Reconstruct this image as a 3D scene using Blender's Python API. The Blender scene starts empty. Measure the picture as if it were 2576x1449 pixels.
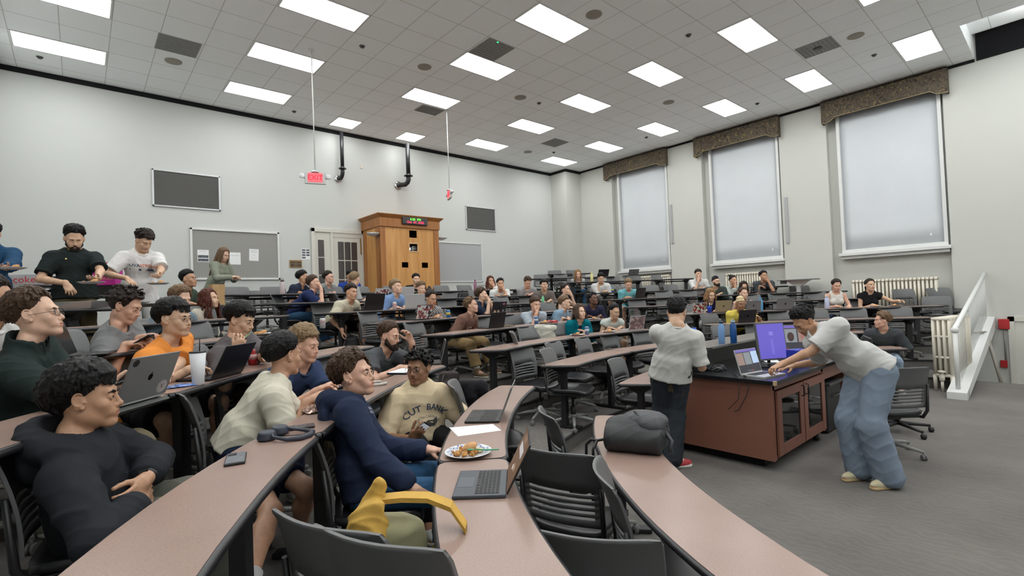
import bpy,bmesh,math,random,time
import numpy as np
T0=time.time()
random.seed(7)
# ---------------------------------------------------------------- camera, light, exposure
W,H=2576,1449
FPX=1240.455; YAW,PIT,ROL=0.7215,0.0219,-0.0382; ZC=1.68
SC=bpy.context.scene
COL=bpy.data.collections.new('lecture_hall');SC.collection.children.link(COL)
def _rot(yaw,pitch,roll):
    cy,sy=math.cos(yaw),math.sin(yaw)
    f=np.array([sy*math.cos(pitch),cy*math.cos(pitch),math.sin(pitch)])
    r0=np.array([cy,-sy,0]);u0=np.cross(r0,f)
    return r0*math.cos(roll)+u0*math.sin(roll),-r0*math.sin(roll)+u0*math.cos(roll),f
CR,CU,CF=_rot(YAW,PIT,ROL)
cd=bpy.data.cameras.new('camera');cam=bpy.data.objects.new('camera',cd);COL.objects.link(cam)
cd.sensor_fit='HORIZONTAL';cd.sensor_width=36;cd.lens=36*FPX/W;cd.clip_start=.05;cd.clip_end=200
from mathutils import Matrix
cam.matrix_world=Matrix([[CR[0],CU[0],-CF[0],0],[CR[1],CU[1],-CF[1],0],[CR[2],CU[2],-CF[2],ZC],[0,0,0,1]])
SC.camera=cam
SC.view_settings.view_transform='Standard';SC.view_settings.look='None';SC.view_settings.exposure=0.0;SC.view_settings.gamma=1;SC.view_settings.use_curve_mapping=False
world=bpy.data.worlds.new('world');SC.world=world;world.use_nodes=True
world.node_tree.nodes['Background'].inputs[0].default_value=(.62,.66,.70,1);world.node_tree.nodes['Background'].inputs[1].default_value=.05
SC.cycles.use_denoising=True;SC.cycles.max_bounces=7;SC.cycles.diffuse_bounces=5;SC.cycles.glossy_bounces=3;SC.cycles.transmission_bounces=4;SC.cycles.transparent_max_bounces=6
SC.cycles.caustics_reflective=False;SC.cycles.caustics_refractive=False
SC.cycles.use_light_tree=True
# ---------------------------------------------------------------- where things stand
CX,CY=5.78,-1.25                       # centre of the curved rows
def RR(n): return 4.33+.893*n           # radius of a row's front edge
RISE=.168
def FZ(n): return RISE*n
def TZ(n): return .74+RISE*n
def ray(px,py): return CF+(px-W/2)/FPX*CR-(py-H/2)/FPX*CU
def P3(px,py,t): return ray(px,py)*t+np.array([0,0,ZC])
def PZ(px,py,z):
    d=ray(px,py);return d*((z-ZC)/d[2])+np.array([0,0,ZC])
def PY(px,py,y=12.36):
    d=ray(px,py);return d*(y/d[1])+np.array([0,0,ZC])
def PX(px,py,x=13.72):
    d=ray(px,py);return d*(x/d[0])+np.array([0,0,ZC])
def HT(px,py,n,s=.62):
    """distance ahead of the lens of something over row n, s metres behind its table's front edge"""
    d=ray(px,py);r=RR(n)+s;a=d[0]**2+d[1]**2;b=-2*(d[0]*CX+d[1]*CY);c=CX*CX+CY*CY-r*r
    q=math.sqrt(b*b-4*a*c);ts=[x for x in((-b-q)/2/a,(-b+q)/2/a) if x>.6];return ts[-1] if n==0 else ts[0]
PEOPLE=[];CHAIRS_FOR=[]
# ---------------------------------------------------------------- materials
_M={}
def mk(name):
    m=bpy.data.materials.new(name);m.use_nodes=True;return m,m.node_tree,m.node_tree.nodes['Principled BSDF']
def M_plain(name,c,rough=.5,metal=0,spec=.5,var=0,vs=20,bump=0,bs=200):
    if name in _M: return _M[name]
    m,nt,b=mk(name);b.inputs['Base Color'].default_value=(*c,1);b.inputs['Roughness'].default_value=rough;b.inputs['Metallic'].default_value=metal;b.inputs['Specular IOR Level'].default_value=spec
    if var or bump:
        tc=nt.nodes.new('ShaderNodeTexCoord')
    if var:
        n=nt.nodes.new('ShaderNodeTexNoise');n.inputs['Scale'].default_value=vs;n.inputs['Detail'].default_value=5;nt.links.new(tc.outputs['Object'],n.inputs['Vector'])
        r=nt.nodes.new('ShaderNodeValToRGB');r.color_ramp.elements[0].position=.3;r.color_ramp.elements[1].position=.7
        r.color_ramp.elements[0].color=(*[x*(1-var) for x in c],1);r.color_ramp.elements[1].color=(*[min(1,x*(1+var)) for x in c],1)
        nt.links.new(n.outputs['Fac'],r.inputs['Fac']);nt.links.new(r.outputs['Color'],b.inputs['Base Color'])
    if bump:
        n=nt.nodes.new('ShaderNodeTexNoise');n.inputs['Scale'].default_value=bs;n.inputs['Detail'].default_value=3;nt.links.new(tc.outputs['Object'],n.inputs['Vector'])
        bp=nt.nodes.new('ShaderNodeBump');bp.inputs['Strength'].default_value=bump;bp.inputs['Distance'].default_value=.002;nt.links.new(n.outputs['Fac'],bp.inputs['Height']);nt.links.new(bp.outputs['Normal'],b.inputs['Normal'])
    _M[name]=m;return m
def M_emit(name,c,s=1.0):
    if name in _M: return _M[name]
    m,nt,b=mk(name);b.inputs['Base Color'].default_value=(*[x*.2 for x in c],1);b.inputs['Emission Color'].default_value=(*c,1);b.inputs['Emission Strength'].default_value=s;_M[name]=m;return m
def M_glass(name,c=(1,1,1),rough=0.0):
    if name in _M: return _M[name]
    m,nt,b=mk(name);g=nt.nodes.new('ShaderNodeBsdfGlossy');g.inputs['Roughness'].default_value=.02;tr=nt.nodes.new('ShaderNodeBsdfTransparent');tr.inputs[0].default_value=(*c,1)
    mx=nt.nodes.new('ShaderNodeMixShader');mx.inputs[0].default_value=.07;nt.links.new(tr.outputs[0],mx.inputs[1]);nt.links.new(g.outputs[0],mx.inputs[2])
    nt.links.new(mx.outputs[0],nt.nodes['Material Output'].inputs[0]);_M[name]=m;return m
def M_skin(s):
    n='skin_'+s
    if n in _M: return _M[n]
    m=M_plain(n,SKIN[s],.5,var=.10,vs=38,bump=.12,bs=420);return m
def M_hair(s):
    n='hair_'+s
    if n in _M: return _M[n]
    m=M_plain(n,HAIRC[s],.5,spec=.2,var=.35,vs=90,bump=.25,bs=320);return m
def M_cloth(c,pat=None):
    n='cloth_%s_%s'%('_'.join('%03d'%int(x*999) for x in c),pat)
    if n in _M: return _M[n]
    m=M_plain(n,c,.9,spec=.15,var=.08,vs=9,bump=.35,bs=260)
    if pat=='jean':
        pass
    if pat=='plaid':
        nt=m.node_tree;b=nt.nodes['Principled BSDF'];tc=nt.nodes.new('ShaderNodeTexCoord');ch=nt.nodes.new('ShaderNodeTexChecker');ch.inputs['Scale'].default_value=55;ch.inputs['Color1'].default_value=(.5,.5,.5,1);ch.inputs['Color2'].default_value=(.04,.045,.05,1);nt.links.new(tc.outputs['Object'],ch.inputs['Vector']);nt.links.new(ch.outputs['Color'],b.inputs['Base Color'])
    if pat=='knit':
        nt=m.node_tree;b=nt.nodes['Principled BSDF'];tc=nt.nodes.new('ShaderNodeTexCoord');wv=nt.nodes.new('ShaderNodeTexWave');wv.inputs['Scale'].default_value=22;wv.inputs['Distortion'].default_value=5;nt.links.new(tc.outputs['Object'],wv.inputs['Vector']);bp=nt.nodes.new('ShaderNodeBump');bp.inputs['Strength'].default_value=.8;bp.inputs['Distance'].default_value=.006;nt.links.new(wv.outputs['Fac'],bp.inputs['Height']);nt.links.new(bp.outputs['Normal'],b.inputs['Normal'])
    return m
def prim_sphere(r,u=16,v=10):
    P=[];F=[]
    for j in range(v+1):
        th=math.pi*j/v
        for i in range(u):
            a=2*math.pi*i/u;P.append((r*math.sin(th)*math.cos(a),r*math.cos(th),r*math.sin(th)*math.sin(a)))
    for j in range(v):
        for i in range(u): F.append((j*u+i,j*u+(i+1)%u,(j+1)*u+(i+1)%u,(j+1)*u+i))
    return np.array(P),np.array(F)
# ---------------------------------------------------------------- figures
def nrm(v):
    v=np.asarray(v,float); n=np.linalg.norm(v); return v/n if n>1e-9 else v
class SDF:
    """signed distance shapes blended one after another, meshed with surface nets"""
    def __init__(s): s.p=[]
    def cap(s,a,b,ra,rb,k=.02,op='u'):
        a=np.array(a,float);b=np.array(b,float);r=max(ra,rb)
        s.p.append(('c',(a,b,ra,rb),np.minimum(a,b)-r,np.maximum(a,b)+r,k,op)); return s
    def sph(s,c,r,k=.02,op='u'): return s.cap(c,c,r,r,k,op)
    def ell(s,c,rad,M=None,k=.02,op='u'):
        c=np.array(c,float);rad=np.array(rad,float);M=np.eye(3) if M is None else M
        e=np.sqrt(((M*rad[None,:])**2).sum(1))
        s.p.append(('e',(c,rad,M),c-e,c+e,k,op)); return s
    def cone(s,a,b,ra,rb,k=.01,op='u',flat=1.0,ax=None,rnd=.012):
        """flat-ended tapered tube; flat<1 squeezes it across ax"""
        a=np.array(a,float);b=np.array(b,float);r=max(ra,rb)
        s.p.append(('f',(a,b,ra,rb,flat,None if ax is None else nrm(ax),rnd),np.minimum(a,b)-r,np.maximum(a,b)+r,k,op)); return s
    def plane(s,c,n):
        s.p.append(('p',(np.array(c,float),nrm(n)),None,None,.004,'s')); return s
    def bounds(s):
        q=[x for x in s.p if x[2] is not None and x[5]=='u']
        return np.min([x[2] for x in q],0),np.max([x[3] for x in q],0)
    def grid(s,lo,hi,h,noise=None):
        n=np.maximum(np.ceil((hi-lo)/h).astype(int)+1,3)
        ax=[(lo[i]+h*np.arange(n[i])).astype(np.float32) for i in range(3)]
        D=np.full(n,.08,np.float32)
        for kind,pr,bl,bh,k,op in s.p:
            if bl is None: i0=[0,0,0];i1=list(n)
            else:
                m=k+.03
                i0=[max(0,int((bl[i]-m-lo[i])/h)) for i in range(3)]
                i1=[min(n[i],int((bh[i]+m-lo[i])/h)+2) for i in range(3)]
                if any(i0[i]>=i1[i] for i in range(3)): continue
            sl=tuple(slice(i0[i],i1[i]) for i in range(3))
            X=ax[0][sl[0]][:,None,None];Y=ax[1][sl[1]][None,:,None];Z=ax[2][sl[2]][None,None,:]
            if kind=='c':
                a,b,ra,rb=pr; ba=b-a; L=float(ba@ba)
                px,py,pz=X-a[0],Y-a[1],Z-a[2]
                if L<1e-10: d=np.sqrt(px*px+py*py+pz*pz)-ra
                else:
                    t=np.clip((px*ba[0]+py*ba[1]+pz*ba[2])/L,0,1)
                    d=np.sqrt((px-t*ba[0])**2+(py-t*ba[1])**2+(pz-t*ba[2])**2)-(ra+(rb-ra)*t)
            elif kind=='e':
                c,rad,M=pr; px,py,pz=X-c[0],Y-c[1],Z-c[2]
                u=[(px*M[0,i]+py*M[1,i]+pz*M[2,i])/rad[i] for i in range(3)]
                k0=np.sqrt(u[0]**2+u[1]**2+u[2]**2)
                k1=np.sqrt((u[0]/rad[0])**2+(u[1]/rad[1])**2+(u[2]/rad[2])**2)+1e-6
                d=k0*(k0-1)/k1
            elif kind=='f':
                a,b,ra,rb,fl,axv,rnd=pr; ba=b-a; L=np.linalg.norm(ba); w=ba/L
                px,py,pz=X-a[0],Y-a[1],Z-a[2]
                t=px*w[0]+py*w[1]+pz*w[2]
                rx,ry,rz=px-t*w[0],py-t*w[1],pz-t*w[2]
                if axv is not None:
                    e=axv-w*(axv@w); e=e/np.linalg.norm(e)
                    q=(rx*e[0]+ry*e[1]+rz*e[2])*(1/fl-1)
                    rx,ry,rz=rx+q*e[0],ry+q*e[1],rz+q*e[2]
                rr=np.sqrt(rx*rx+ry*ry+rz*rz)-(ra+(rb-ra)*np.clip(t/L,0,1))
                if fl<1: rr=rr*(.5+.5*fl)
                dt=np.abs(t-L/2)-L/2
                d=np.minimum(np.maximum(rr+rnd,dt+rnd),0)+np.sqrt(np.maximum(rr+rnd,0)**2+np.maximum(dt+rnd,0)**2)-rnd
            else:
                c,nn=pr; d=-( (X-c[0])*nn[0]+(Y-c[1])*nn[1]+(Z-c[2])*nn[2])
            o=D[sl]
            if op=='u':
                hh=np.maximum(k-np.abs(o-d),0)/k; D[sl]=np.minimum(o,d)-hh*hh*k*.25
            else:
                d=-d; hh=np.maximum(k-np.abs(o-d),0)/k; D[sl]=np.maximum(o,d)+hh*hh*k*.25
        if noise is not None:
            amp,fr,seed=noise[:3]
            X=ax[0][:,None,None]*fr+seed;Y=ax[1][None,:,None]*fr+seed*.7;Z=ax[2][None,None,:]*fr
            if len(noise)>3:
                n1=np.sin(X*.8+1.9*np.sin(Y*.55+Z*.35)+Z*.5)*.7+.5*np.sin(Y*.9+1.5*np.sin(Z*.7-X*.4));n2=np.sin(Z*1.1+1.7*np.sin(X*.6+Y*.7)+.6*Y)
                D-=(amp*(1.1*(1-np.minimum(np.abs(n1),1))**2+.8*(1-np.abs(n2))**2.2-.35)).astype(np.float32)
            else: D+=amp*(np.sin(X+1.3*np.sin(Y*1.1+Z*.6))*np.sin(Z*.9+1.7*np.sin(X*.8+Y*.9))+.5*np.sin(2.1*Y+1.2*np.sin(1.7*Z+X))*np.sin(1.9*Z-1.3*X)).astype(np.float32)
        return ax,D
def nets(ax,D,h):
    S=D<0
    c=S[:-1,:-1,:-1].astype(np.int8).copy()
    for i,j,k in ((1,0,0),(0,1,0),(0,0,1),(1,1,0),(1,0,1),(0,1,1),(1,1,1)):
        c+=S[i:S.shape[0]-1+i,j:S.shape[1]-1+j,k:S.shape[2]-1+k]
    m=(c>0)&(c<8)
    idx=np.argwhere(m)
    if len(idx)==0: return np.zeros((0,3)),np.zeros((0,4),int)
    ids=np.full(m.shape,-1,np.int32); ids[m]=np.arange(len(idx))
    acc=np.zeros((len(idx),3));cnt=np.zeros(len(idx))
    C8=[(a,b,cc) for a in(0,1) for b in(0,1) for cc in(0,1)]
    V={o:D[idx[:,0]+o[0],idx[:,1]+o[1],idx[:,2]+o[2]].astype(float) for o in C8}
    for o in C8:
        for d in range(3):
            if o[d]: continue
            o2=list(o);o2[d]=1;o2=tuple(o2)
            a,b=V[o],V[o2];q=(a<0)!=(b<0)
            t=np.where(q,a/np.where(q,a-b,1),0)
            for e in range(3):
                acc[:,e]+=np.where(q,o[e]+(t if e==d else 0),0)
            cnt+=q
    P=idx+acc/cnt[:,None]
    P=np.stack([ax[i][0]+P[:,i]*h for i in range(3)],1)
    F=[]
    for d in range(3):
        e=[0,0,0];e[d]=1
        u,v=[(1,2),(2,0),(0,1)][d]
        A=S[tuple(slice(0,S.shape[i]-e[i]) for i in range(3))];B=S[tuple(slice(e[i],None) for i in range(3))]
        E=np.argwhere(A!=B)
        ok=(E[:,u]>0)&(E[:,v]>0)&(E[:,u]<S.shape[u]-1)&(E[:,v]<S.shape[v]-1);E=E[ok]
        s=A[E[:,0],E[:,1],E[:,2]]
        du=np.zeros(3,int);du[u]=1;dv=np.zeros(3,int);dv[v]=1
        q=[ids[tuple((E-x).T)] for x in (du+dv,dv,0*du,du)]
        f=np.stack(q,1); f[~s]=f[~s][:,::-1]
        F.append(f)
    return P,np.concatenate(F)
def mesh_sdf(s,h,noise=None,lo=None,hi=None,inside=None,cut=None):
    if lo is None:
        lo,hi=s.bounds(); lo=lo-2*h-.01;hi=hi+2*h+.01
    ax,D=s.grid(np.array(lo,float),np.array(hi,float),h,noise)
    P,F=nets(ax,D,h)
    if len(F) and cut:
        cen=P[F].mean(1);keep=np.ones(len(F),bool)
        for l,u in cut: keep&=~np.all((cen>l)&(cen<u),1)
        F=F[keep]
    return P,F
def join_pf(L):
    Ps,Fs,o=[],[],0
    for P,F in L: Ps.append(P);Fs.append(F+o);o+=len(P)
    P=np.concatenate(Ps);F=np.concatenate(Fs)
    us=np.unique(F);mp=np.zeros(len(P),int);mp[us]=np.arange(len(us))
    return P[us],mp[F]
def pf_obj(name,P,F,mats,parent,org,mi=None):
    me=bpy.data.meshes.new(name)
    me.vertices.add(len(P));me.vertices.foreach_set('co',(P-org).astype(np.float32).ravel())
    me.loops.add(F.size);me.loops.foreach_set('vertex_index',F.astype(np.int32).ravel())
    me.polygons.add(len(F));me.polygons.foreach_set('loop_start',np.arange(0,F.size,4,dtype=np.int32))
    me.polygons.foreach_set('use_smooth',np.ones(len(F),bool))
    for m in (mats if isinstance(mats,(list,tuple)) else [mats]): me.materials.append(m)
    if mi is not None: me.polygons.foreach_set('material_index',mi.astype(np.int32))
    me.update(calc_edges=True)
    o=bpy.data.objects.new(name,me);COL.objects.link(o)
    if parent is not None: o.parent=parent
    return o
def rotm(yaw,pitch,roll):
    """columns: left->right (x), forward (y), up (z); yaw is a compass angle, 0 = +Y, + turns to +X; pitch up +"""
    f=np.array([math.sin(yaw)*math.cos(pitch),math.cos(yaw)*math.cos(pitch),math.sin(pitch)])
    r=np.array([math.cos(yaw),-math.sin(yaw),0]);u=np.cross(r,f)
    r2=r*math.cos(roll)+u*math.sin(roll);u2=np.cross(r2,f)
    return np.stack([r2,f,u2],1)
def ik(a,t,l1,l2,hint):
    a=np.array(a,float);t=np.array(t,float);v=t-a;d=np.linalg.norm(v)
    if d>(l1+l2)*.985: t=a+v/d*(l1+l2)*.985;v=t-a;d=np.linalg.norm(v)
    if d<.12: t=a+v/d*.12;v=t-a;d=.12
    w=v/d;x=(l1*l1-l2*l2+d*d)/(2*d);hh=math.sqrt(max(l1*l1-x*x,1e-6))
    n=nrm(np.array(hint)-w*(np.array(hint)@w))
    return a+w*x+n*hh,t
def hand(S,w,dirv,palm,side,curl=.5,spread=1.0,point=False):
    """palm + five fingers; w wrist, dirv points to the knuckles, palm = palm normal, side = +1 right hand"""
    y=nrm(dirv);z=nrm(np.array(palm)-y*(np.array(palm)@y));x=np.cross(y,z)*side   # x: towards the thumb
    g=lambda a,b,c:np.array(w)+x*a+y*b+z*c
    M=np.stack([x,y,z],1)
    S.ell(g(.002,.045,0),(.039,.052,.0145),M,k=.012)
    S.cap(g(0,-.02,0),g(0,.02,0),.025,.023,k=.02)
    S.cap(g(.022,.018,.006),g(.03,.045,.012),.015,.013,k=.012)
    fl=[(.028,.082,.076,.0088),(.0095,.088,.084,.009),(-.0095,.085,.078,.0086),(-.027,.076,.062,.0076)]
    for i,(ox,oy,L,r) in enumerate(fl):
        c=curl*(1+.12*i); 
        if point: c=.12 if i==0 else 1.25
        p=g(ox,oy-.012,0);a=c*.55;sx=(ox*1.2)*spread
        for q,(fr,rr) in enumerate(((.46,1),(.30,.93),(.24,.85))):
            d=y*math.cos(a)+z*math.sin(a)+x*sx*(4 if q==0 else 2)
            p2=p+nrm(d)*L*fr
            S.cap(p,p2,r*(1.0 if q==0 else rr),r*rr*.94,k=.0035 if q==0 else .003)
            p=p2;a+=c*.95
    p=g(.027,.03,.012)
    for q,(L,r,ang) in enumerate(((.032,.0115,.75),(.028,.0098,.45),(.022,.0088,.25))):
        an=ang*(1-.25*curl)
        d=y*math.cos(an)+x*math.sin(an)*.9+z*(.25+.5*curl)
        p2=p+nrm(d)*L;S.cap(p,p2,r,r*.92,k=.005);p=p2
def head_sdf(S,c,M,o,near):
    g=lambda a,b,d:c+M@np.array([a,b,d])
    fem=o.get('fem',0);w=o.get('wide',1.0)
    E=lambda cc,rad,k=.02,op='u':S.ell(g(*cc),rad,M,k,op)
    K=lambda a,b,ra,rb,k=.015,op='u':S.cap(g(*a),g(*b),ra,rb,k,op)
    E((0,-.018,.03),(.074*w,.094,.088))
    E((0,.012,-.035),(.059*w,.072,.075),k=.035)
    jw=.047*w*(.93 if fem else 1)
    for s in(-1,1):
        K((s*jw,-.005,-.058),(s*.018,.062,-.098),.021,.016,k=.03)
        K((s*.04*w,.058,-.028),(s*.03*w,.068,-.055),.019,.016,k=.025)
    K((-.01,.07,-.1),(.01,.07,-.1),.0165 if not fem else .0145,.0165 if not fem else .0145,k=.02)
    K((-.033,.071,.02),(.033,.071,.02),.0125,.0125,k=.02)
    for s in(-1,1): S.sph(g(s*.0315,.0905,-.001),.0145,k=.016,op='s')
    K((0,.080,.008),(0,.098,-.03),.0075,.0095,k=.012)
    S.sph(g(0,.0985,-.034),.0105,k=.008)
    for s in(-1,1): S.sph(g(s*.0125,.0885,-.038),.0082,k=.007)
    E((0,.08,-.064),(.026,.014,.02),k=.015)
    K((-.017,.086,-.0605),(.017,.086,-.0605),.0052,.0052,k=.006)
    K((-.015,.0865,-.0715),(.015,.0865,-.0715),.0062,.0062,k=.006)
    if near:
        op=o.get('mouth',0)
        S.ell(g(0,.095,-.066),(.021,.008,.0016+.005*op),M,k=.002,op='s')
        for s in(-1,1):
            S.sph(g(s*.031,.0735,0),.0148,k=.004)
            S.ell(g(s*.031,.0885,-.0015),(.0135,.0078,.0052-.002*o.get('squint',0)),M,k=.0015,op='s')
    for s in(-1,1):
        S.ell(g(s*.078*w,-.008,-.008),(.008,.018,.031),M@rotm(s*-.35,0,0),k=.008)
        S.ell(g(s*.074*w,.0,-.018),(.008,.012,.016),M,k=.008)
        if near:
            S.ell(g(s*.0895*w,-.006,-.003),(.0065,.0115,.021),M@rotm(s*-.35,0,0),k=.003,op='s')
            ps=[g(s*(.0835+.004*math.cos(a*1.0))*w,-.008-.0155*math.cos(a),.004+.0235*math.sin(a)) for a in np.linspace(-2.0,2.3,12)]
            for p,q in zip(ps,ps[1:]): S.cap(p,q,.0035,.0035,k=.003)
            S.sph(g(s*.080*w,.003,-.030),.0065,k=.005);S.sph(g(s*.079*w,.010,-.008),.0048,k=.004)
def scalp(u,v,w=1.0,t=.0):
    """point on the scalp: u = angle round from the front (0) to the left/right, v = 0 crown .. 1 ear height"""
    e=v*math.pi/2
    x=math.sin(u)*math.sin(e);y=math.cos(u)*math.sin(e);z=math.cos(e)
    return np.array([x*(.077*w+t),-.018+y*(.097+t),.03+z*(.091+t)])
def hair_parts(S,c,M,o,h,seed):
    g=lambda p:c+M@np.array(p,float)
    R=random.Random(seed);st=o.get('hair','short');w=o.get('wide',1.0);th=o.get('th',.016)
    front=o.get('front',.5);side=o.get('side',.85);back=o.get('back',1.25)
    def vmax(u):   # how far down the hair goes at azimuth u
        a=abs((u+math.pi)%(2*math.pi)-math.pi)
        if a<.75: return front
        if a<1.25: return front+(side-front)*(a-.75)/.5
        if a<1.9: return side
        return side+(back-side)*min(1,(a-1.9)/.7)
    n=o.get('n',200 if h<.004 else 80)
    if st in('short','fluffy','straight','long','bob','bun','pony','wavy'):
        px=o.get('part',.0)
        top=np.array([px,-.035,.0]);
        amp={'short':.35,'fluffy':1.0,'straight':.12,'long':.15,'bob':.3,'bun':.05,'pony':.05,'wavy':.7}[st]
        # full shell first, then fine locks over it
        nu=30 if h<.004 else 22
        for i in range(nu):
            u=2*math.pi*(i+.5)/nu;vm=vmax(u)-.07
            nv=7 if h<.004 else 5
            for j in range(1,nv+1):
                v=vm*j/nv;e=min(1,(vm-v)/.35);rs=.017+.004*e
                tt=th*(.20+.45*e)-.0165
                S.sph(g(scalp(u,v,w,tt)),rs,k=.012)
        S.ell(g((0,-.035,.042)),(.068*w+th*.45,.08+th*.4,.080+th*.5),M,k=.02)
        for i in range(n):
            u=2*math.pi*(i+R.random())/n
            vs=R.choice((.02,.2,.4,.6)) if i%3 else .1
            ve=vmax(u)+R.uniform(-.09,.09)
            if ve<=vs+.1: vs=max(.02,ve-.3)
            sg=4;r0=R.uniform(.0045,.0075)*(1 if h<.004 else 1.35);tw=R.uniform(-.25,.25)*(amp+.4)+o.get('swirl',.12)
            if ve>vmax(u)-.35: r0*=.9
            pts=[]
            wob=R.uniform(.5,1.5)*amp*.006
            for q in range(sg+1):
                f=q/sg;v=vs+(ve-vs)*f;uu=u+tw*f
                e=min(1,max(0,(vmax(uu)-v)/.35))
                l=th*(.30+.62*e)+.001+wob*math.sin(f*4+i)+R.uniform(-.003,.0055)*(amp+.75)
                p=scalp(uu,v,w,l)
                pts.append(p)
            for q in range(sg): S.cap(g(pts[q]),g(pts[q+1]),r0*(1-.1*q),r0*(1-.1*(q+1)),k=.005)
        if o.get('fringe'):
            fl=o['fringe']
            for i in range(30 if h<.004 else 16):
                u=-.85+1.7*(i+.5)/(30 if h<.004 else 16)+R.uniform(-.05,.05)
                a=scalp(u,.38,w,th*.85);b=scalp(u+R.uniform(-.12,.12),.62,w,th*.72);e=scalp(u+R.uniform(-.2,.2)+o.get('sweep',0),.62+fl*(1-.25*abs(u))*R.uniform(.85,1.05),w,.0075)
                rr_=R.uniform(.0065,.009);S.cap(g(a),g(b),rr_,rr_,k=.006);S.cap(g(b),g(e),rr_,.0035,k=.004)
    if st in('curly','afro'):
        N=o.get('n',420 if h<.004 else 130);S.ell(g((0,-.034,.040)),(.070*w+th*.55,.080+th*.45,.078+th*.6),M,k=.01)
        for i in range(N):
            u=R.uniform(0,2*math.pi);v=math.acos(1-R.random()*1.1)/(math.pi/2)
            if v>vmax(u): continue
            l=th*R.uniform(.45,1.05)*(1 if v<.8 else .75);q=scalp(u,v,w,l);dq=np.array([R.gauss(0,.008) for _ in range(3)]);S.cap(g(q),g(q+dq),R.uniform(.006,.010),R.uniform(.005,.009),k=.006)
        for i in range(40 if h<.004 else 20):
            u=2*math.pi*i/(40 if h<.004 else 20);v=vmax(u)-.03
            S.sph(g(scalp(u,v,w,th*.4)),.013,k=.008)
    if st=='buzz':
        S.ell(g((0,-.019,.032)),(.0755*w+.004,.0955+.004,.091+.004),M,k=.01)
        S.plane(g((0,.03,.045)),M@np.array([0,.45,-1.]));
        S.plane(g((0,-.05,-.035)),M@np.array([0,0,-1.]))
        for s_ in(-1,1): S.ell(g((s_*.07,.055,-.01)),(.05,.05,.06),M,k=.005,op='s')
        if th>.01:
            for i in range(30): S.sph(g(scalp(R.uniform(-2.6,2.6),R.uniform(0,.5),w,th*.6)),.017,k=.012)
    ln=o.get('len',0)
    if ln:
        N=90 if h<.004 else 44;wv=o.get('wave',0)
        for i in range(N):
            u=(.85+(2*math.pi-1.7)*(i+R.random()*.8)/N);lay=R.choice((0,.006,.012))
            p=scalp(u,.6,w,th*.6);q=scalp(u,1.15,w,th*.5+lay)
            r1=R.uniform(.0065,.0105)*(1 if h<.004 else 1.3)
            S.cap(g(p),g(q),r1,r1,k=.009)
            L=ln*R.uniform(.8,1.05);sg=max(3,int(L/.028));a=q;ph=R.uniform(0,6);fw=R.uniform(5,8)
            back_=math.cos(u)
            for j in range(sg):
                f=(j+1)/sg
                b=q+np.array([q[0]*.22*math.sin(f*2.2)+wv*.011*math.sin(f*fw*1.4+ph),-.012*f+(.03*f if back_>0 else -.02*f)+wv*.011*math.cos(f*fw*1.4+ph),-L*f])
                S.cap(g(a),g(b),r1*(1.05-.45*f),r1*(1.0-.5*(f)),k=.007);a=b
    if st=='bun':
        S.sph(g((0,-.085,.125)),.04,k=.01)
        for i in range(14): S.sph(g((R.gauss(0,.022),-.085+R.gauss(0,.02),.13+R.gauss(0,.02))),.016,k=.004)
    if st=='pony':
        a=(0,-.12,.02);S.sph(g(a),.02,k=.01)
        for i in range(7):
            x=R.uniform(-.015,.015);S.cap(g(a),g((x,-.15,-.04)),.016,.014,k=.008);S.cap(g((x,-.15,-.04)),g((x*1.5,-.135,-.16)),.014,.007,k=.008)
def ring_tri(S,pts,r,k=.003):
    for a,b in zip(pts,pts[1:]+pts[:1]): S.cap(a,b,r,r,k=k)
from mathutils.bvhtree import BVHTree
from mathutils import Vector
SKIN={'fair':(.60,.38,.275),'light':(.56,.355,.24),'rosy':(.58,.34,.245),'tan':(.44,.245,.15),'olive':(.50,.28,.18),'brown':(.27,.135,.075),'deep':(.13,.062,.038)}
HAIRC={'black':(.007,.0065,.007),'dark':(.022,.015,.012),'brown':(.055,.032,.02),'lbrown':(.13,.08,.045),'blond':(.30,.20,.10),'dblond':(.20,.135,.075),'auburn':(.075,.022,.014),'bleach':(.55,.44,.27),'honey':(.23,.13,.06)}
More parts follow.
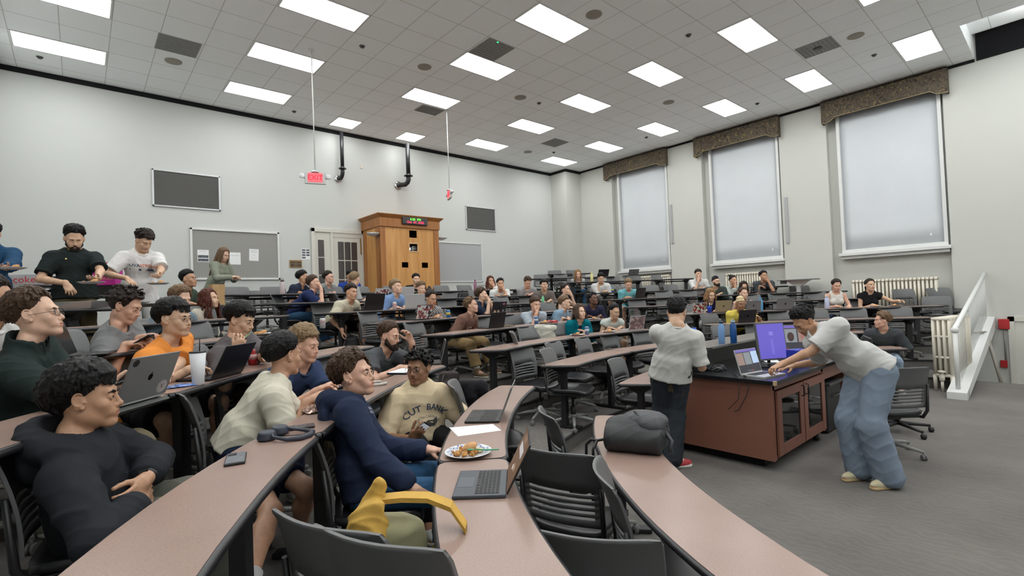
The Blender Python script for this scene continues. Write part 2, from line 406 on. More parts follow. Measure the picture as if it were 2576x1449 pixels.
def person(label,head,floor=None,az=None,gaze=(0,0,0),R=None,L=None,top=None,bottom=None,skin='light',hair=None,face=None,
           stand=False,lean=None,glasses=None,beard=None,sc=1.0,group=None,legs=None,hip=None,shoes=None,sleeve_l=None,chair=None,sockc=None,N_=None,cat='person',name='person'):
    hair=dict(hair or {});hair.setdefault('front',.60 if hair.get('style','short') in('short','fluffy','straight') else .56);
    if hair.get('style','short')=='short': hair['th']=max(hair.get('th',.02),.022)
    face=dict(face or {});top=dict(top or {});bottom=dict(bottom or {})
    px,py,t=head; c=P3(px,py,t); near=t<3.3; mid=t<6.2
    hb,hh,hd,hc=((.0075,.0027,.0028,.0062) if near else (.010,.0046,.0042,.0085) if mid else (.014,.0078,.0066,.0125))
    if az is None: az=math.atan2(CX-c[0],CY-c[1])
    gy=gaze[0] if gaze[0] is not None else 0
    M=rotm(az+gy,gaze[1],gaze[2])
    f=np.array([math.sin(az),math.cos(az),0]);r=np.array([math.cos(az),-math.sin(az),0]);up=np.array([0,0,1.])
    fem=face.get('fem',0);bs=sc*(.9 if fem else 1.0)
    base=c+M@np.array([0,-.03,-.085])            # skull base
    N=base*.5+(c+np.array([0,0,-.115])-f*.025)*.5+np.array([0,0,-.065])-f*(.02 if lean is None else .035)
    fz=floor
    if N_ is not None: N=np.array(N_,float)
    if hip is not None: P=np.array(hip,float)
    else:
        hz=fz+(.93 if stand else .545)
        TL=.50*sc; dz=N[2]-hz
        if dz<TL*.97: off=math.sqrt(max((TL)**2-dz*dz,.002))
        else: off=.09
        ld=-f if lean is None else nrm(np.array([lean[0]*r[0]+lean[1]*f[0],lean[0]*r[1]+lean[1]*f[1],0]))*-1
        P=np.array([N[0],N[1],hz])+ld*min(off,.5)
    w=nrm(N-P);fb=nrm(f-w*(f@w));rb=np.cross(fb,w)
    T=np.stack([rb,fb,w],1)
    at=lambda q,x=0,y=0:P+(N-P)*q+rb*x+fb*y
    sw=(.172 if fem else .176)*bs
    SR=N+rb*sw-w*.055;SL=N-rb*sw-w*.055
    if face.get('shrug'): SR+=w*face['shrug'];SL+=w*face['shrug']
    ua,fa=.285*sc,.25*sc
    arms={}
    for nm,S,sd,spec in(('R',SR,1,R),('L',SL,-1,L)):
        spec=dict(spec or {})
        if 'px' in spec: tg=P3(*spec['px'])
        elif 'w' in spec: tg=np.array(spec['w'],float)
        else:
            pre=spec.get('p','lap' )
            o={'lap':(.08,.34,.14),'table':(.10,.40,.27),'tablein':(.0,.36,.28),'mouth':(.03,.0,0),'chin':(.02,0,0),'cheek':(.09,0,0),'side':(.06,.02,-.15),'phone':(.05,.33,.36),'type':(.09,.42,.27),'back':(.1,-.05,.1)}[pre]
            if pre in('mouth','chin','cheek'):
                q={'mouth':(.05,.12,-.13),'chin':(.05,.10,-.17),'cheek':(.10,.05,-.12)}[pre]
                tg=c+M@np.array([q[0]*sd,q[1],q[2]])-up*.02
            else: tg=P+rb*sd*o[0]+f*o[1]+up*o[2]+r*sd*.02
            if pre in('table','tablein','type') and spec.get('tz'): tg[2]=spec['tz']
        hint=spec.get('hint',(sd*.55,-.35,-1.0)); hv=r*hint[0]+f*hint[1]+up*hint[2]
        E,Wp=ik(S,tg,ua,fa,hv)
        arms[nm]=(S,E,Wp,sd,spec)
    # ---- body
    B=SDF();k=.035
    B.ell(at(0,0,-.01),np.array([.148,.105,.105])*bs,T,k)
    B.ell(at(.32),np.array([.125,.092,.15])*bs*(1,face.get('belly',1),1),T,k)
    B.ell(at(.70,0,.005),np.array([.145 if fem else .149,.102,.16])*bs,T,k)
    if fem:
        for s in(-1,1): B.ell(at(.66,s*.065,.075),(.055,.05,.055),T,.03)
    B.cap(SR,SL,.05*bs,.05*bs,.05)
    B.cap(N-w*.03,base+M@np.array([0,.012,0]),(.052 if not fem else .046)*sc,(.0505 if not fem else .043)*sc,.025)
    B.cap(N-w*.02+rb*.1,N+w*.05+rb*.03,.028,.032,.04);B.cap(N-w*.02-rb*.1,N+w*.05-rb*.03,.028,.032,.04)
    head_sdf(B,c,M,dict(face),t<5.0)
    hb_boxes=[(c-np.array([.135]*3),c+np.array([.135]*3))]
    hands=[]
    for nm in arms:
        S,E,Wp,sd,spec=arms[nm];am=.92 if fem else 1
        B.cap(S,E,.048*am*sc,.037*am*sc,.03);m=E+(Wp-E)*.25
        B.cap(E,m,.036*am,.0385*am,.02);B.cap(m,Wp,.0385*am,.0255*am,.02)
        dv=nrm(Wp-E)
        if spec.get('p') in('table','tablein','type') and 'dir' not in spec: dv=nrm(nrm(np.array([dv[0],dv[1],0]))-up*.16)
        if 'dir' in spec: dd=spec['dir'];dv=nrm(r*dd[0]+f*dd[1]+up*dd[2])
        elif spec.get('p')in('mouth','chin'): dv=nrm((c+M@np.array([0,.10,-.075]))-Wp)
        elif spec.get('p')=='cheek': dv=nrm((c+M@np.array([.07*sd,.03,-.03]))-Wp)
        pn=spec.get('palm',(-sd*.3,.2,-1) if spec.get('p') not in('mouth','chin','cheek') else None)
        if pn is None: pw=nrm(c-Wp)
        else: pw=r*pn[0]+f*pn[1]+up*pn[2]
        hand(B,Wp+dv*.012,dv,pw,sd,spec.get('curl',.55),spec.get('spread',1),spec.get('point',False))
        hc_=Wp+dv*.09;hb_boxes.append((hc_-.135,hc_+.135));hands.append((Wp,dv,pw))
    lg=[]
    lp=dict(legs or {})
    for sd in(1,-1):
        H=P+r*sd*.088*bs-up*.02
        if stand:
            kn=lp.get('kr' if sd>0 else 'kl');an=lp.get('ar' if sd>0 else 'al')
            A=np.array([P[0],P[1],fz+.085])+r*sd*.10 if an is None else np.array(an,float)
            K_,A=ik(H,A,.43*sc,.42*sc,f)
        else:
            sp=lp.get('spread',.11)
            K_=P+f*(.44*sc)+r*sd*(.09+sp*.6)+up*(fz+.50-P[2])
            if lp.get('kr' if sd>0 else 'kl') is not None: K_=np.array(lp['kr' if sd>0 else 'kl'],float)
            A=K_+f*lp.get('fwd',-.02)-up*(K_[2]-fz-.085)+r*sd*lp.get('out',0.0)
            if lp.get('ar' if sd>0 else 'al') is not None: A=np.array(lp['ar' if sd>0 else 'al'],float)
        lg.append((H,K_,A,sd))
        B.cap(H,K_,.078*bs,.053*sc,.04);m=K_+(A-K_)*.3;q=-f*.012
        B.cap(K_,m+q,.05*sc,.053*sc,.03);B.cap(m+q,A,.053*sc,.034*sc,.03)
        ft=f*.75+r*sd*.22
        if lp.get('foot') is not None: ft=np.array(lp['foot'],float)
        ft=nrm(ft);lg[-1]+=(ft,)
        B.cap(A,A+ft*.12-up*.045,.036,.03,.02);B.cap(A-ft*.03-up*.04,A+ft*.16-up*.055,.033,.026,.02)
    pcs=[mesh_sdf(B,hb,None,cut=hb_boxes)]
    for i,(lo,hi) in enumerate(hb_boxes):
        h=hh if i==0 else hd
        pcs.append(mesh_sdf(B,h,None,lo-2.01*h-.004,hi+2.01*h+.004,cut=hb_boxes[:i]))
    PV,F=join_pf(pcs)
    o_=np.array([P[0],P[1],fz if fz is not None else P[2]-.9])
    root=bpy.data.objects.new(name,None);COL.objects.link(root);root.location=o_
    root['label']=label;root['category']=cat
    if group: root['group']=group
    sk=M_skin(skin)
    lips=M_plain('lips_'+skin,tuple(np.array(SKIN[skin])*np.array((.82,.62,.62))),.5)
    cen=(PV[F].mean(1)-c)@M
    mi=((np.abs(cen[:,0])<.023)&(cen[:,1]>.075)&(cen[:,2]>-.079)&(cen[:,2]<-.055)&((cen[:,0]/.025)**2+((cen[:,2]+.0665)/.0115)**2<1)).astype(int)
    body=pf_obj('body',PV,F,[sk,lips],root,o_,mi)
    hm=M_hair(hair.get('c','brown'))
    g=lambda a,b,d:c+M@np.array([a,b,d])
    # ---- eyes and brows
    if t<5.0:
        for s in(-1,1):
            e=prim_sphere(.0125,20,14);
            V=e[0]@np.array([[1,0,0],[0,1,0],[0,0,1]])
            gz=rotm(az+gy+face.get('look',0),gaze[1]+face.get('looku',0),0)
            V=V@gz.T+g(s*.031,.0745,0)
            FF=e[1];cn=((V[FF].mean(1)-g(s*.031,.0745,0))@gz)
            mi=np.where(cn[:,1]>.0117,2,np.where(cn[:,1]>.0104,1,0))
            pf_obj('eye',V,FF,[M_plain('eye_white',(.62,.58,.54),.2),M_plain('iris_'+face.get('eye','brown'),{'brown':(.045,.022,.01),'blue':(.08,.13,.17),'green':(.08,.09,.05)}[face.get('eye','brown')],.15),M_plain('pupil',(.003,.003,.003),.1)],body,o_,mi)
    for s in(-1,1):
        Bw=SDF()
        a,b,d=g(s*.014,.0865,.0165),g(s*.032,.0855,.0215),g(s*.047,.0735,.0175)
        th=.0036*face.get('brow',1)
        Bw.cap(a,b,th*1.1,th,.003);Bw.cap(b,d,th,th*.5,.003)
        PV,F=mesh_sdf(Bw,min(hh,.005),(.0008,400,1));pf_obj('eyebrow',PV,F,[hm if hair.get('c')not in('blond','bleach') else M_hair('lbrown')],body,o_)
    if beard:
        S=SDF();bt=beard.get('t',.010);b2=.004 if t<5 else .006
        for s in(-1,1):
            S.cap(g(s*.070,.010,-.03),g(s*.056,.02,-.066),bt,.010+bt,k=.02);S.cap(g(s*.056,.02,-.066),g(s*.022,.066,-.103),.009+bt,.012+bt,k=.02)
            S.cap(g(s*.03,.088,-.078),g(s*.006,.0945,-.0545),.0048+bt*.3,.0048+bt*.3,k=.006)
            S.cap(g(s*.03,.087,-.074),g(s*.024,.078,-.098),.006+bt*.3,.012+bt*.4,k=.012)
        S.cap(g(-.015,.078,-.103),g(.015,.078,-.103),.014+bt,.014+bt,k=.02);S.cap(g(-.02,.084,-.087),g(.02,.084,-.087),.009,.009,k=.01)
        PV,F=mesh_sdf(S,min(hh,b2),(.0012,230,1));pf_obj('beard',PV,F,[M_hair(beard.get('c',hair.get('c','brown')))],body,o_)
    # ---- hair
    if hair.get('style')!='none':
        S=SDF();hair['hair']=hair.get('style','short');hair['wide']=face.get('wide',1.0)
        hair_parts(S,c,M,hair,hh,int(px*7+py))
        for s in(-1,1): S.ell(g(s*.098,.004,-.012),(.03,.022,.034),M,k=.004,op='s') if hair.get('ears',1) and not hair.get('len') else None
        PV,F=mesh_sdf(S,hh*1.05,(.0007 if near else .0015,300 if near else 160,px));pf_obj('hair',PV,F,[hm],root,o_)
    # ---- top
    tk=top.get('kind','tee');lo_=top.get('loose',1.0);mt=M_cloth(top.get('c',(.5,.5,.5)),top.get('pat'))
    S=SDF();I=.02*lo_
    D_=.013+.006*lo_
    S.ell(at(.32),np.array([.128,.094,.16])*bs*(1,face.get('belly',1),1)+D_*1.3,T,.04)
    S.ell(at(.70,0,.005),np.array([.145 if fem else .149,.102,.16])*bs+D_,T,.035)
    if fem:
        for s in(-1,1): S.ell(at(.66,s*.065,.075),np.array((.055,.05,.055))+D_*.8,T,.03)
    S.cap(SR,SL,.05*bs+D_,.05*bs+D_,.05)
    S.cap(N-w*.02+rb*.1,N+w*.04+rb*.04,.028+D_*.6,.032+D_*.5,.04);S.cap(N-w*.02-rb*.1,N+w*.04-rb*.04,.028+D_*.6,.032+D_*.5,.04)
    S.cone(at(top.get('hem',-.13)),at(.35),(.166*bs+I)*top.get('flare',1.10 if stand else 1),.148*bs+I,.06,flat=.72,ax=fb,rnd=.02)
    slv={'tee':'s','polo':'s','hoodie':'l','long':'l','fleece':'l','tank':'n','cap':'c','cardigan':'l'}[tk]
    for nm in arms:
        A0,E,Wp,sd,spec=arms[nm]; ab=A0+(N-w*.06-A0)*.18
        if slv in'sl': S.cap(A0,A0+(E-A0)*.45,(.048*sc+D_)*(.95 if fem else 1),(.044*sc+D_)*(.95 if fem else 1),.03)
        if slv=='s':
            fr=top.get('sl',.70);e2=A0+(E-A0)*fr
            S.cone(ab,e2,.050*bs+D_,(.052+.010*lo_)*bs+I*.35,.035,rnd=.01)
            S.cone(e2-(E-A0)*.10,e2+(E-A0)*.06,.058*bs+I*.5,(.066)*bs+I*.5,.01,rnd=.006)
        elif slv=='c':
            e2=A0+(E-A0)*.22;S.cone(ab,e2,.07*bs,.078*bs,.03,rnd=.01)
        elif slv=='l':
            q=spec.get('push',.93);w2=E+(Wp-E)*q
            S.cap(A0,E,.048*bs+D_+I*.3,.046*bs+I*.7,.03);S.cap(E,w2-(Wp-E)*.12,.052*bs+I*.7,.044*bs+I*.6,.02);S.cone(w2-(Wp-E)*.2,w2,.046+I*.5,.037,.012,rnd=.008)
    if tk in('hoodie',):
        for q in range(13):
            an=(q/12)*math.pi*1.5-math.pi*.75   # around the back
            p=N+rb*math.sin(an)*.098-fb*math.cos(an)*.088+w*(.022+.038*math.cos(an))-fb*.014
            S.sph(p,.036+.020*math.cos(an/1.6),k=.022)
        S.ell(at(.93,0,-.125),(.105,.04,.085),T,.03);S.ell(at(.82,0,-.135),(.07,.035,.07),T,.03)
    if tk in('fleece',): 
        for q in range(16):
            an=q/16*2*math.pi;p=N+rb*math.sin(an)*.070+fb*math.cos(an)*.068+w*.01;S.cap(p,p+w*.05,.016,.013,k=.02)
    if tk=='tank':
        for s in(-1,1): S.ell(N+rb*s*(sw+.035)-w*.06,(.085,.12,.12),T,k=.01,op='s')
    nr=top.get('neck',.061 if tk!='tank' else .078)*bs
    S.cap(N-w*.02+fb*.012,N+w*.14+M@np.array([0,0,.0]),nr,nr+.02,k=.008,op='s')
    if top.get('vee'): S.cap(N-w*.035+fb*.07,N+fb*.03+w*.05,.012,.055,k=.006,op='s')
    for lo2,hi2 in hb_boxes[:1]: S.sph(c,.10,k=.004,op='s') if tk!='fleece' else None
    if slv=='n' or tk=='tank': pass
    S.plane(at(top.get('hem',-.13)+.01),-w)
    PV,F=mesh_sdf(S,hc,(.0042*top.get('fold',1),30,px*.1,1))
    shirt=pf_obj({'tee':'t_shirt','polo':'polo_shirt','hoodie':'hoodie','fleece':'fleece_pullover','long':'long_sleeve_top','tank':'tank_top','cap':'sleeveless_top','cardigan':'cardigan'}[tk],PV,F,[mt],root,o_)
    if tk in('tee','hoodie','polo','long') and t<6.5:
        S=SDF();pts=[]
        for q in range(20):
            an=q/20*2*math.pi;rr_=nr+.012
            pts.append(N+rb*math.sin(an)*rr_+fb*(math.cos(an)*rr_*1.0+.014)-w*.024*(math.cos(an)*.9)+w*.008)
        if tk!='polo': ring_tri(S,pts,.011,.006)
        else:
            for a,b in zip(pts,pts[1:]+pts[:1]): S.cap(a+w*.012,b+w*.012,.008,.008,.004);S.cap(a-w*.008,b-w*.008,.009,.009,.004)
        PV,F=mesh_sdf(S,.004 if near else .006);pf_obj('collar',PV,F,[M_cloth(top['trim']) if 'trim' in top else mt],shirt,o_)
    if tk=='cardigan' or top.get('under'):
        S=SDF();S.ell(at(.70,0,.012),np.array([.075,.108,.16])*bs+I+(0,.006,.0),T,.04);S.ell(at(.30,0,.012),np.array([.075,.10,.17])*bs+I+(0,.006,0),T,.06)
        S.cap(N-w*.02+fb*.012,N+w*.14,nr,nr+.02,k=.008,op='s');PV,F=mesh_sdf(S,hc,(.003,40,3));pf_obj('undershirt',PV,F,[M_cloth(top.get('under',(.01,.012,.03)))],root,o_)
    # ---- bottoms
    bk=bottom.get('kind','pants');mb=M_cloth(bottom.get('c',(.03,.03,.035)),bottom.get('pat'));lb=bottom.get('loose',1.0)
    S=SDF();S.ell(at(-.02,0,-.01),np.array([.160,.118,.118])*bs,T,.04)
    for H,K_,A,sd,ft in lg:
        if bk=='shorts':
            q=bottom.get('len',.86);S.cone(H,H+(K_-H)*q,.098*bs,.088*bs*lb,.04,rnd=.015)
        else:
            S.cap(H,K_,.092*bs*(.5+.5*lb),.066*sc*(.4+.6*lb),.03);q=bottom.get('len',.97);S.cone(K_,K_+(A-K_)*q-up*(.03 if stand else 0),.066*sc*(.4+.6*lb),.058*sc*lb,.03,rnd=.01)
            if stand and lb>1: S.cap(K_-f*.01,A-up*.0,.07*lb,.066*lb,.03);S.plane([A[0],A[1],fz+.02],(0,0,-1)) if sd<0 else None
    PV,F=mesh_sdf(S,hc,(.0045,26,py*.1,1));trou=pf_obj({'shorts':'shorts','pants':'trousers','jeans':'jeans'}[bk],PV,F,[mb],root,o_)
    sh=dict(shoes or {})
    for H,K_,A,sd,ft in lg:
        S=SDF();rt=np.cross(ft,up);MM=np.stack([rt,ft,up],1);b=np.array([A[0],A[1],fz+0.0])+up*(A[2]-fz-.085)
        S.ell(b+ft*.055+up*.038,(.042,.135,.042),MM,k=.02);S.cap(b-ft*.035+up*.05,b+up*.085,.037,.038,k=.03)
        if sh.get('boot'): S.cone(b-ft*.01+up*.05,b-ft*.01+up*.15,.048,.048,k=.02)
        S.plane(b+up*.014,(0,0,-1));PV,F=mesh_sdf(S,hc*.7);so=pf_obj('shoe',PV,F,[M_plain('shoe_%s'%(sh.get('c',(.5,.5,.48)),),sh.get('c',(.5,.5,.48)),.6)],root,o_)
        S=SDF();S.cone(b+ft*.055,b+ft*.055+up*.022,.047,.047,k=.004,rnd=.004)
        q=[b-ft*.035+up*.012,b+ft*.15+up*.012]
        S=SDF();S.cap(q[0],q[1],.040,.038,k=.004);S.plane(b+up*.024,(0,0,1));S.plane(b+up*.001,(0,0,-1));PV,F=mesh_sdf(S,hc*.7);pf_obj('sole',PV,F,[M_plain('sole_%s'%(sh.get('sole',(.6,.58,.5)),),sh.get('sole',(.6,.58,.5)),.7)],so,o_)
        if sockc is not None:
            S=SDF();ha=lp.get('sock',.17);d_=nrm(K_-A);S.cone(A-up*.02,A+d_*ha*.7,.042,.050,k=.01,rnd=.006);PV,F=mesh_sdf(S,hc*.8,(.001,60,1));pf_obj('sock',PV,F,[M_cloth(sockc)],root,o_)
    if glasses:
        S=SDF();gr=.0015*(1 if t<4 else 1.5);ww,gh=.024,.0185
        for s in(-1,1):
            ps=[]
            for q in range(24):
                a=q/24*2*math.pi;cs,sn=math.cos(a),math.sin(a);e=.62 if glasses!='round' else 1
                ps.append(g(s*.0325+ww*math.copysign(abs(cs)**e,cs),.0985-abs(s*.0325+ww*cs)*.12,-.002+gh*math.copysign(abs(sn)**e,sn)))
            ring_tri(S,ps,gr,.001)
            S.cap(g(s*.056,.0915,.004),g(s*.083,.0,.0),gr,gr,k=.001)
        S.cap(g(-.009,.0985,.002),g(.009,.0985,.002),gr,gr,k=.001)
        PV,F=mesh_sdf(S,.0017 if near else .0024 if mid else .004)
        go=pf_obj('eyeglasses',PV,F,[M_plain('glasses_frame',(.02,.018,.02),.3)],root,o_)
        if t<4.5:
            for s in(-1,1):
                ps=[g(s*.0325+ww*.93*math.cos(a),.0978-abs(s*.0325+ww*math.cos(a))*.12,-.002+gh*.93*math.sin(a)) for a in np.linspace(0,2*math.pi,25)[:-1]]
                V=np.array([g(s*.0325,.0945,-.002)]+ps);V2=V+M@np.array([0,.001,0])
                me=bpy.data.meshes.new('lens');n_=len(V)
                me.from_pydata([tuple(x-o_) for x in np.concatenate([V,V2])],[],[(0,(i)%24+1,(i+1)%24+1) for i in range(24)]+[(n_,n_+(i+1)%24+1,n_+(i)%24+1) for i in range(24)]);me.materials.append(M_glass('lens_glass'))
                lo=bpy.data.objects.new('lens',me);COL.objects.link(lo);lo.parent=go
    info=dict(root=root,shirt=shirt,N=N,P=P,bottom=trou,T=T,w=w,f=f,r=r,fb=fb,rb=rb,c=c,M=M,arms=arms,o=o_,hands=hands,bs=bs,legs=lg)
    PEOPLE.append(info)
    if chair is None: chair=not stand
    if chair: CHAIRS_FOR.append((P.copy(),az,fz,label))
    return info
def print_on(info,txt,u,v,size,mat,part='shirt_print',arc=0,back=False,poly=None,bend=0,font=None,on='shirt'):
    """lettering laid on the chest: u to the wearer's left->right as read, v up from the chest middle"""
    if poly is None:
        cu=bpy.data.curves.new('tmp','FONT');cu.body=txt;cu.size=size;cu.align_x='CENTER';cu.resolution_u=2
        if font=='bold': cu.offset=size*.015
        ob=bpy.data.objects.new('tmp',cu);COL.objects.link(ob);dg=bpy.context.evaluated_depsgraph_get();ev=ob.evaluated_get(dg);me=ev.to_mesh()
        V=[tuple(x.co)[:2] for x in me.vertices];F=[tuple(p.vertices) for p in me.polygons];ev.to_mesh_clear();bpy.data.objects.remove(ob)
    else: V,F=poly
    bm=bmesh.new();vs=[bm.verts.new((a,b,0)) for a,b in V]
    for q in F:
        try: bm.faces.new([vs[i] for i in q])
        except Exception: pass
    if size>.02: bmesh.ops.subdivide_edges(bm,edges=[e for e in bm.edges if e.calc_length()>.012],cuts=2,use_grid_fill=False);bmesh.ops.triangulate(bm,faces=bm.faces)
    me=info[on].data;co=[v_.co.copy() for v_ in me.vertices];bv=BVHTree.FromPolygons(co,[tuple(p.vertices) for p in me.polygons])
    rb,fb,w=info['rb'],info['fb'],info['w'];o=info['o'];cc=info['P']+(info['N']-info['P'])*.66-o
    d=Vector(-fb if not back else fb)
    for v_ in bm.verts:
        a,b=v_.co.x,v_.co.y
        if arc: a,b=(arc+b)*math.sin(a/arc),(arc+b)*math.cos(a/arc)-arc
        sgn=-1 if not back else 1
        p=cc+rb*(a+u)*sgn+w*(b+v)+fb*(.4 if not back else -.4)
        hit=bv.ray_cast(Vector(p),d)
        v_.co=(hit[0]-d*.0022) if hit[0] is not None else Vector(p-fb*.3)
    m2=bpy.data.meshes.new(part);bm.to_mesh(m2);bm.free();m2.materials.append(mat)
    ob=bpy.data.objects.new(part,m2);COL.objects.link(ob);ob.parent=info[on];return ob
# ---------------------------------------------------------------- mesh helpers
class MB:
    def __init__(s): s.bm=bmesh.new()
    def quadbox(s,c8,mi=0,bev=0):
        v=[s.bm.verts.new(tuple(p)) for p in c8];fs=[]
        for q in((0,3,2,1),(4,5,6,7),(0,1,5,4),(1,2,6,5),(2,3,7,6),(3,0,4,7)):
            f=s.bm.faces.new([v[i] for i in q]);f.material_index=mi;fs.append(f)
        if bev:
            es=list({e for f in fs for e in f.edges});r=bmesh.ops.bevel(s.bm,geom=es,offset=bev,segments=2,affect='EDGES',profile=.5)
            for f in r['faces']: f.material_index=mi
        return s
    def box(s,c,d,rz=0,mi=0,bev=0,M=None):
        x,y,z=[k/2 for k in d];c=np.array(c,float)
        R=np.array([[math.cos(rz),-math.sin(rz),0],[math.sin(rz),math.cos(rz),0],[0,0,1]]) if M is None else M
        return s.quadbox([c+R@np.array(p) for p in((-x,-y,-z),(x,-y,-z),(x,y,-z),(-x,y,-z),(-x,-y,z),(x,-y,z),(x,y,z),(-x,y,z))],mi,bev)
    def lim(s,lo,hi,mi=0,bev=0):
        return s.box([(a+b)/2 for a,b in zip(lo,hi)],[abs(b-a) for a,b in zip(lo,hi)],0,mi,bev)
    def tube(s,pts,r,n=10,mi=0,closed=False,cap=True):
        P=[np.array(p,float) for p in pts];rs=r if isinstance(r,(list,tuple)) else [r]*len(P);rings=[];m=len(P)
        prev=None
        for i,p in enumerate(P):
            a=P[(i-1)%m] if (i>0 or closed) else P[i];b=P[(i+1)%m] if (i<m-1 or closed) else P[i]
            t=nrm(b-a)
            if prev is None: h=np.array([0,0,1.]) if abs(t[2])<.9 else np.array([1.,0,0])
            else: h=prev
            u=nrm(h-t*(h@t));v=np.cross(t,u);prev=u
            rings.append([s.bm.verts.new(tuple(p+(u*math.cos(2*math.pi*k/n)+v*math.sin(2*math.pi*k/n))*rs[i])) for k in range(n)])
        for i in range(m if closed else m-1):
            A,B=rings[i],rings[(i+1)%m]
            for k in range(n):
                f=s.bm.faces.new((A[k],A[(k+1)%n],B[(k+1)%n],B[k]));f.material_index=mi;f.smooth=True
        if cap and not closed:
            f=s.bm.faces.new(rings[0][::-1]);f.material_index=mi;f=s.bm.faces.new(rings[-1]);f.material_index=mi
        return s
    def lathe(s,c,prof,n=24,mi=0,ax=None):
        """prof = [(radius,height)...] about the vertical through c (or matrix ax)"""
        c=np.array(c,float);A=np.eye(3) if ax is None else ax;rings=[]
        for r,h in prof:
            if r<1e-5: rings.append([s.bm.verts.new(tuple(c+A@np.array([0,0,h])))])
            else: rings.append([s.bm.verts.new(tuple(c+A@np.array([r*math.cos(2*math.pi*k/n),r*math.sin(2*math.pi*k/n),h]))) for k in range(n)])
        for A_,B in zip(rings,rings[1:]):
            for k in range(n):
                if len(A_)==1 and len(B)==1: continue
                if len(A_)==1: q=(A_[0],B[(k+1)%n],B[k])
                elif len(B)==1: q=(A_[k],A_[(k+1)%n],B[0])
                else: q=(A_[k],A_[(k+1)%n],B[(k+1)%n],B[k])
                f=s.bm.faces.new(q);f.material_index=mi;f.smooth=True
        if len(rings[0])>1: s.bm.faces.new(rings[0][::-1]).material_index=mi
        if len(rings[-1])>1: s.bm.faces.new(rings[-1]).material_index=mi
        return s
    def prism(s,poly,z0,z1,mi=0,mitop=None,miside=None):
        """poly = [(x,y)...] counter-clockwise, extruded upwards"""
        a=[s.bm.verts.new((p[0],p[1],z0)) for p in poly];b=[s.bm.verts.new((p[0],p[1],z1)) for p in poly];n=len(poly)
        f=s.bm.faces.new(a[::-1]);f.material_index=mi;f=s.bm.faces.new(b);f.material_index=mi if mitop is None else mitop
        for i in range(n):
            f=s.bm.faces.new((a[i],a[(i+1)%n],b[(i+1)%n],b[i]));f.material_index=mi if miside is None else miside
        return s
    def grid(s,P,mi=0,thick=None,smooth=True):
        """P[i][j] points; optional thickness vector gives a closed slab"""
        ni,nj=len(P),len(P[0]);A=[[s.bm.verts.new(tuple(P[i][j])) for j in range(nj)] for i in range(ni)]
        def q(a,b,c,d):
            f=s.bm.faces.new((a,b,c,d));f.material_index=mi;f.smooth=smooth
        for i in range(ni-1):
            for j in range(nj-1): q(A[i][j],A[i+1][j],A[i+1][j+1],A[i][j+1])
        if thick is not None:
            B=[[s.bm.verts.new(tuple(np.array(P[i][j])+(thick[i][j] if isinstance(thick,list) else thick))) for j in range(nj)] for i in range(ni)]
            for i in range(ni-1):
                for j in range(nj-1): q(B[i][j+1],B[i+1][j+1],B[i+1][j],B[i][j])
            for i in range(ni-1): q(A[i+1][0],A[i][0],B[i][0],B[i+1][0]);q(A[i][-1],A[i+1][-1],B[i+1][-1],B[i][-1])
            for j in range(nj-1): q(A[0][j],A[0][j+1],B[0][j+1],B[0][j]);q(A[-1][j+1],A[-1][j],B[-1][j],B[-1][j+1])
        return s
    def obj(s,name,mats,parent=None,org=(0,0,0),label=None,cat=None,group=None,kind=None,fixn=False):
        if fixn: bmesh.ops.recalc_face_normals(s.bm,faces=s.bm.faces)
        org=np.array(org,float)
        if parent is None or True:
            if np.any(org): bmesh.ops.translate(s.bm,vec=tuple(-org),verts=s.bm.verts)
        me=bpy.data.meshes.new(name);s.bm.to_mesh(me);s.bm.free()
        for m in (mats if isinstance(mats,(list,tuple)) else [mats]): me.materials.append(m)
        o=bpy.data.objects.new(name,me);COL.objects.link(o)
        if parent is not None: o.parent=parent
        else: o.location=tuple(org)
        tag(o,label,cat,group,kind);return o
def tag(o,label=None,cat=None,group=None,kind=None):
    if label: o['label']=label
    if cat: o['category']=cat
    if group: o['group']=group
    if kind: o['kind']=kind
    return o
def empty(name,loc,label,cat,group=None,rz=0):
    o=bpy.data.objects.new(name,None);COL.objects.link(o);o.location=tuple(loc);o.rotation_euler=(0,0,rz);return tag(o,label,cat,group)
def copy_tree(o,parent=None):
    c=o.copy();COL.objects.link(c)
    if parent is not None: c.parent=parent
    for ch in list(KIDS.get(o.name,[])):
        copy_tree(ch,c)
    return c
KIDS={}
def index_kids():
    KIDS.clear()
    for o in COL.objects:
        if o.parent is not None: KIDS.setdefault(o.parent.name,[]).append(o)
def Rz(a): return np.array([[math.cos(a),-math.sin(a),0],[math.sin(a),math.cos(a),0],[0,0,1]])
def text_mesh(txt,size,M,loc,mat,parent,name='lettering',org=(0,0,0),ext=.0,align='CENTER',spacing=1.0):
    cu=bpy.data.curves.new('tmp','FONT');cu.body=txt;cu.size=size;cu.align_x=align;cu.align_y='CENTER';cu.extrude=ext;cu.resolution_u=2;cu.space_character=spacing
    ob=bpy.data.objects.new('tmp',cu);COL.objects.link(ob);dg=bpy.context.evaluated_depsgraph_get();me=bpy.data.meshes.new_from_object(ob.evaluated_get(dg));bpy.data.objects.remove(ob)
    me.transform(Matrix([[*M[0],loc[0]-org[0]],[*M[1],loc[1]-org[1]],[*M[2],loc[2]-org[2]],[0,0,0,1]]))
    me.materials.clear();me.materials.append(mat);me.name=name
    o=bpy.data.objects.new(name,me);COL.objects.link(o)
    if parent is not None: o.parent=parent
    return o
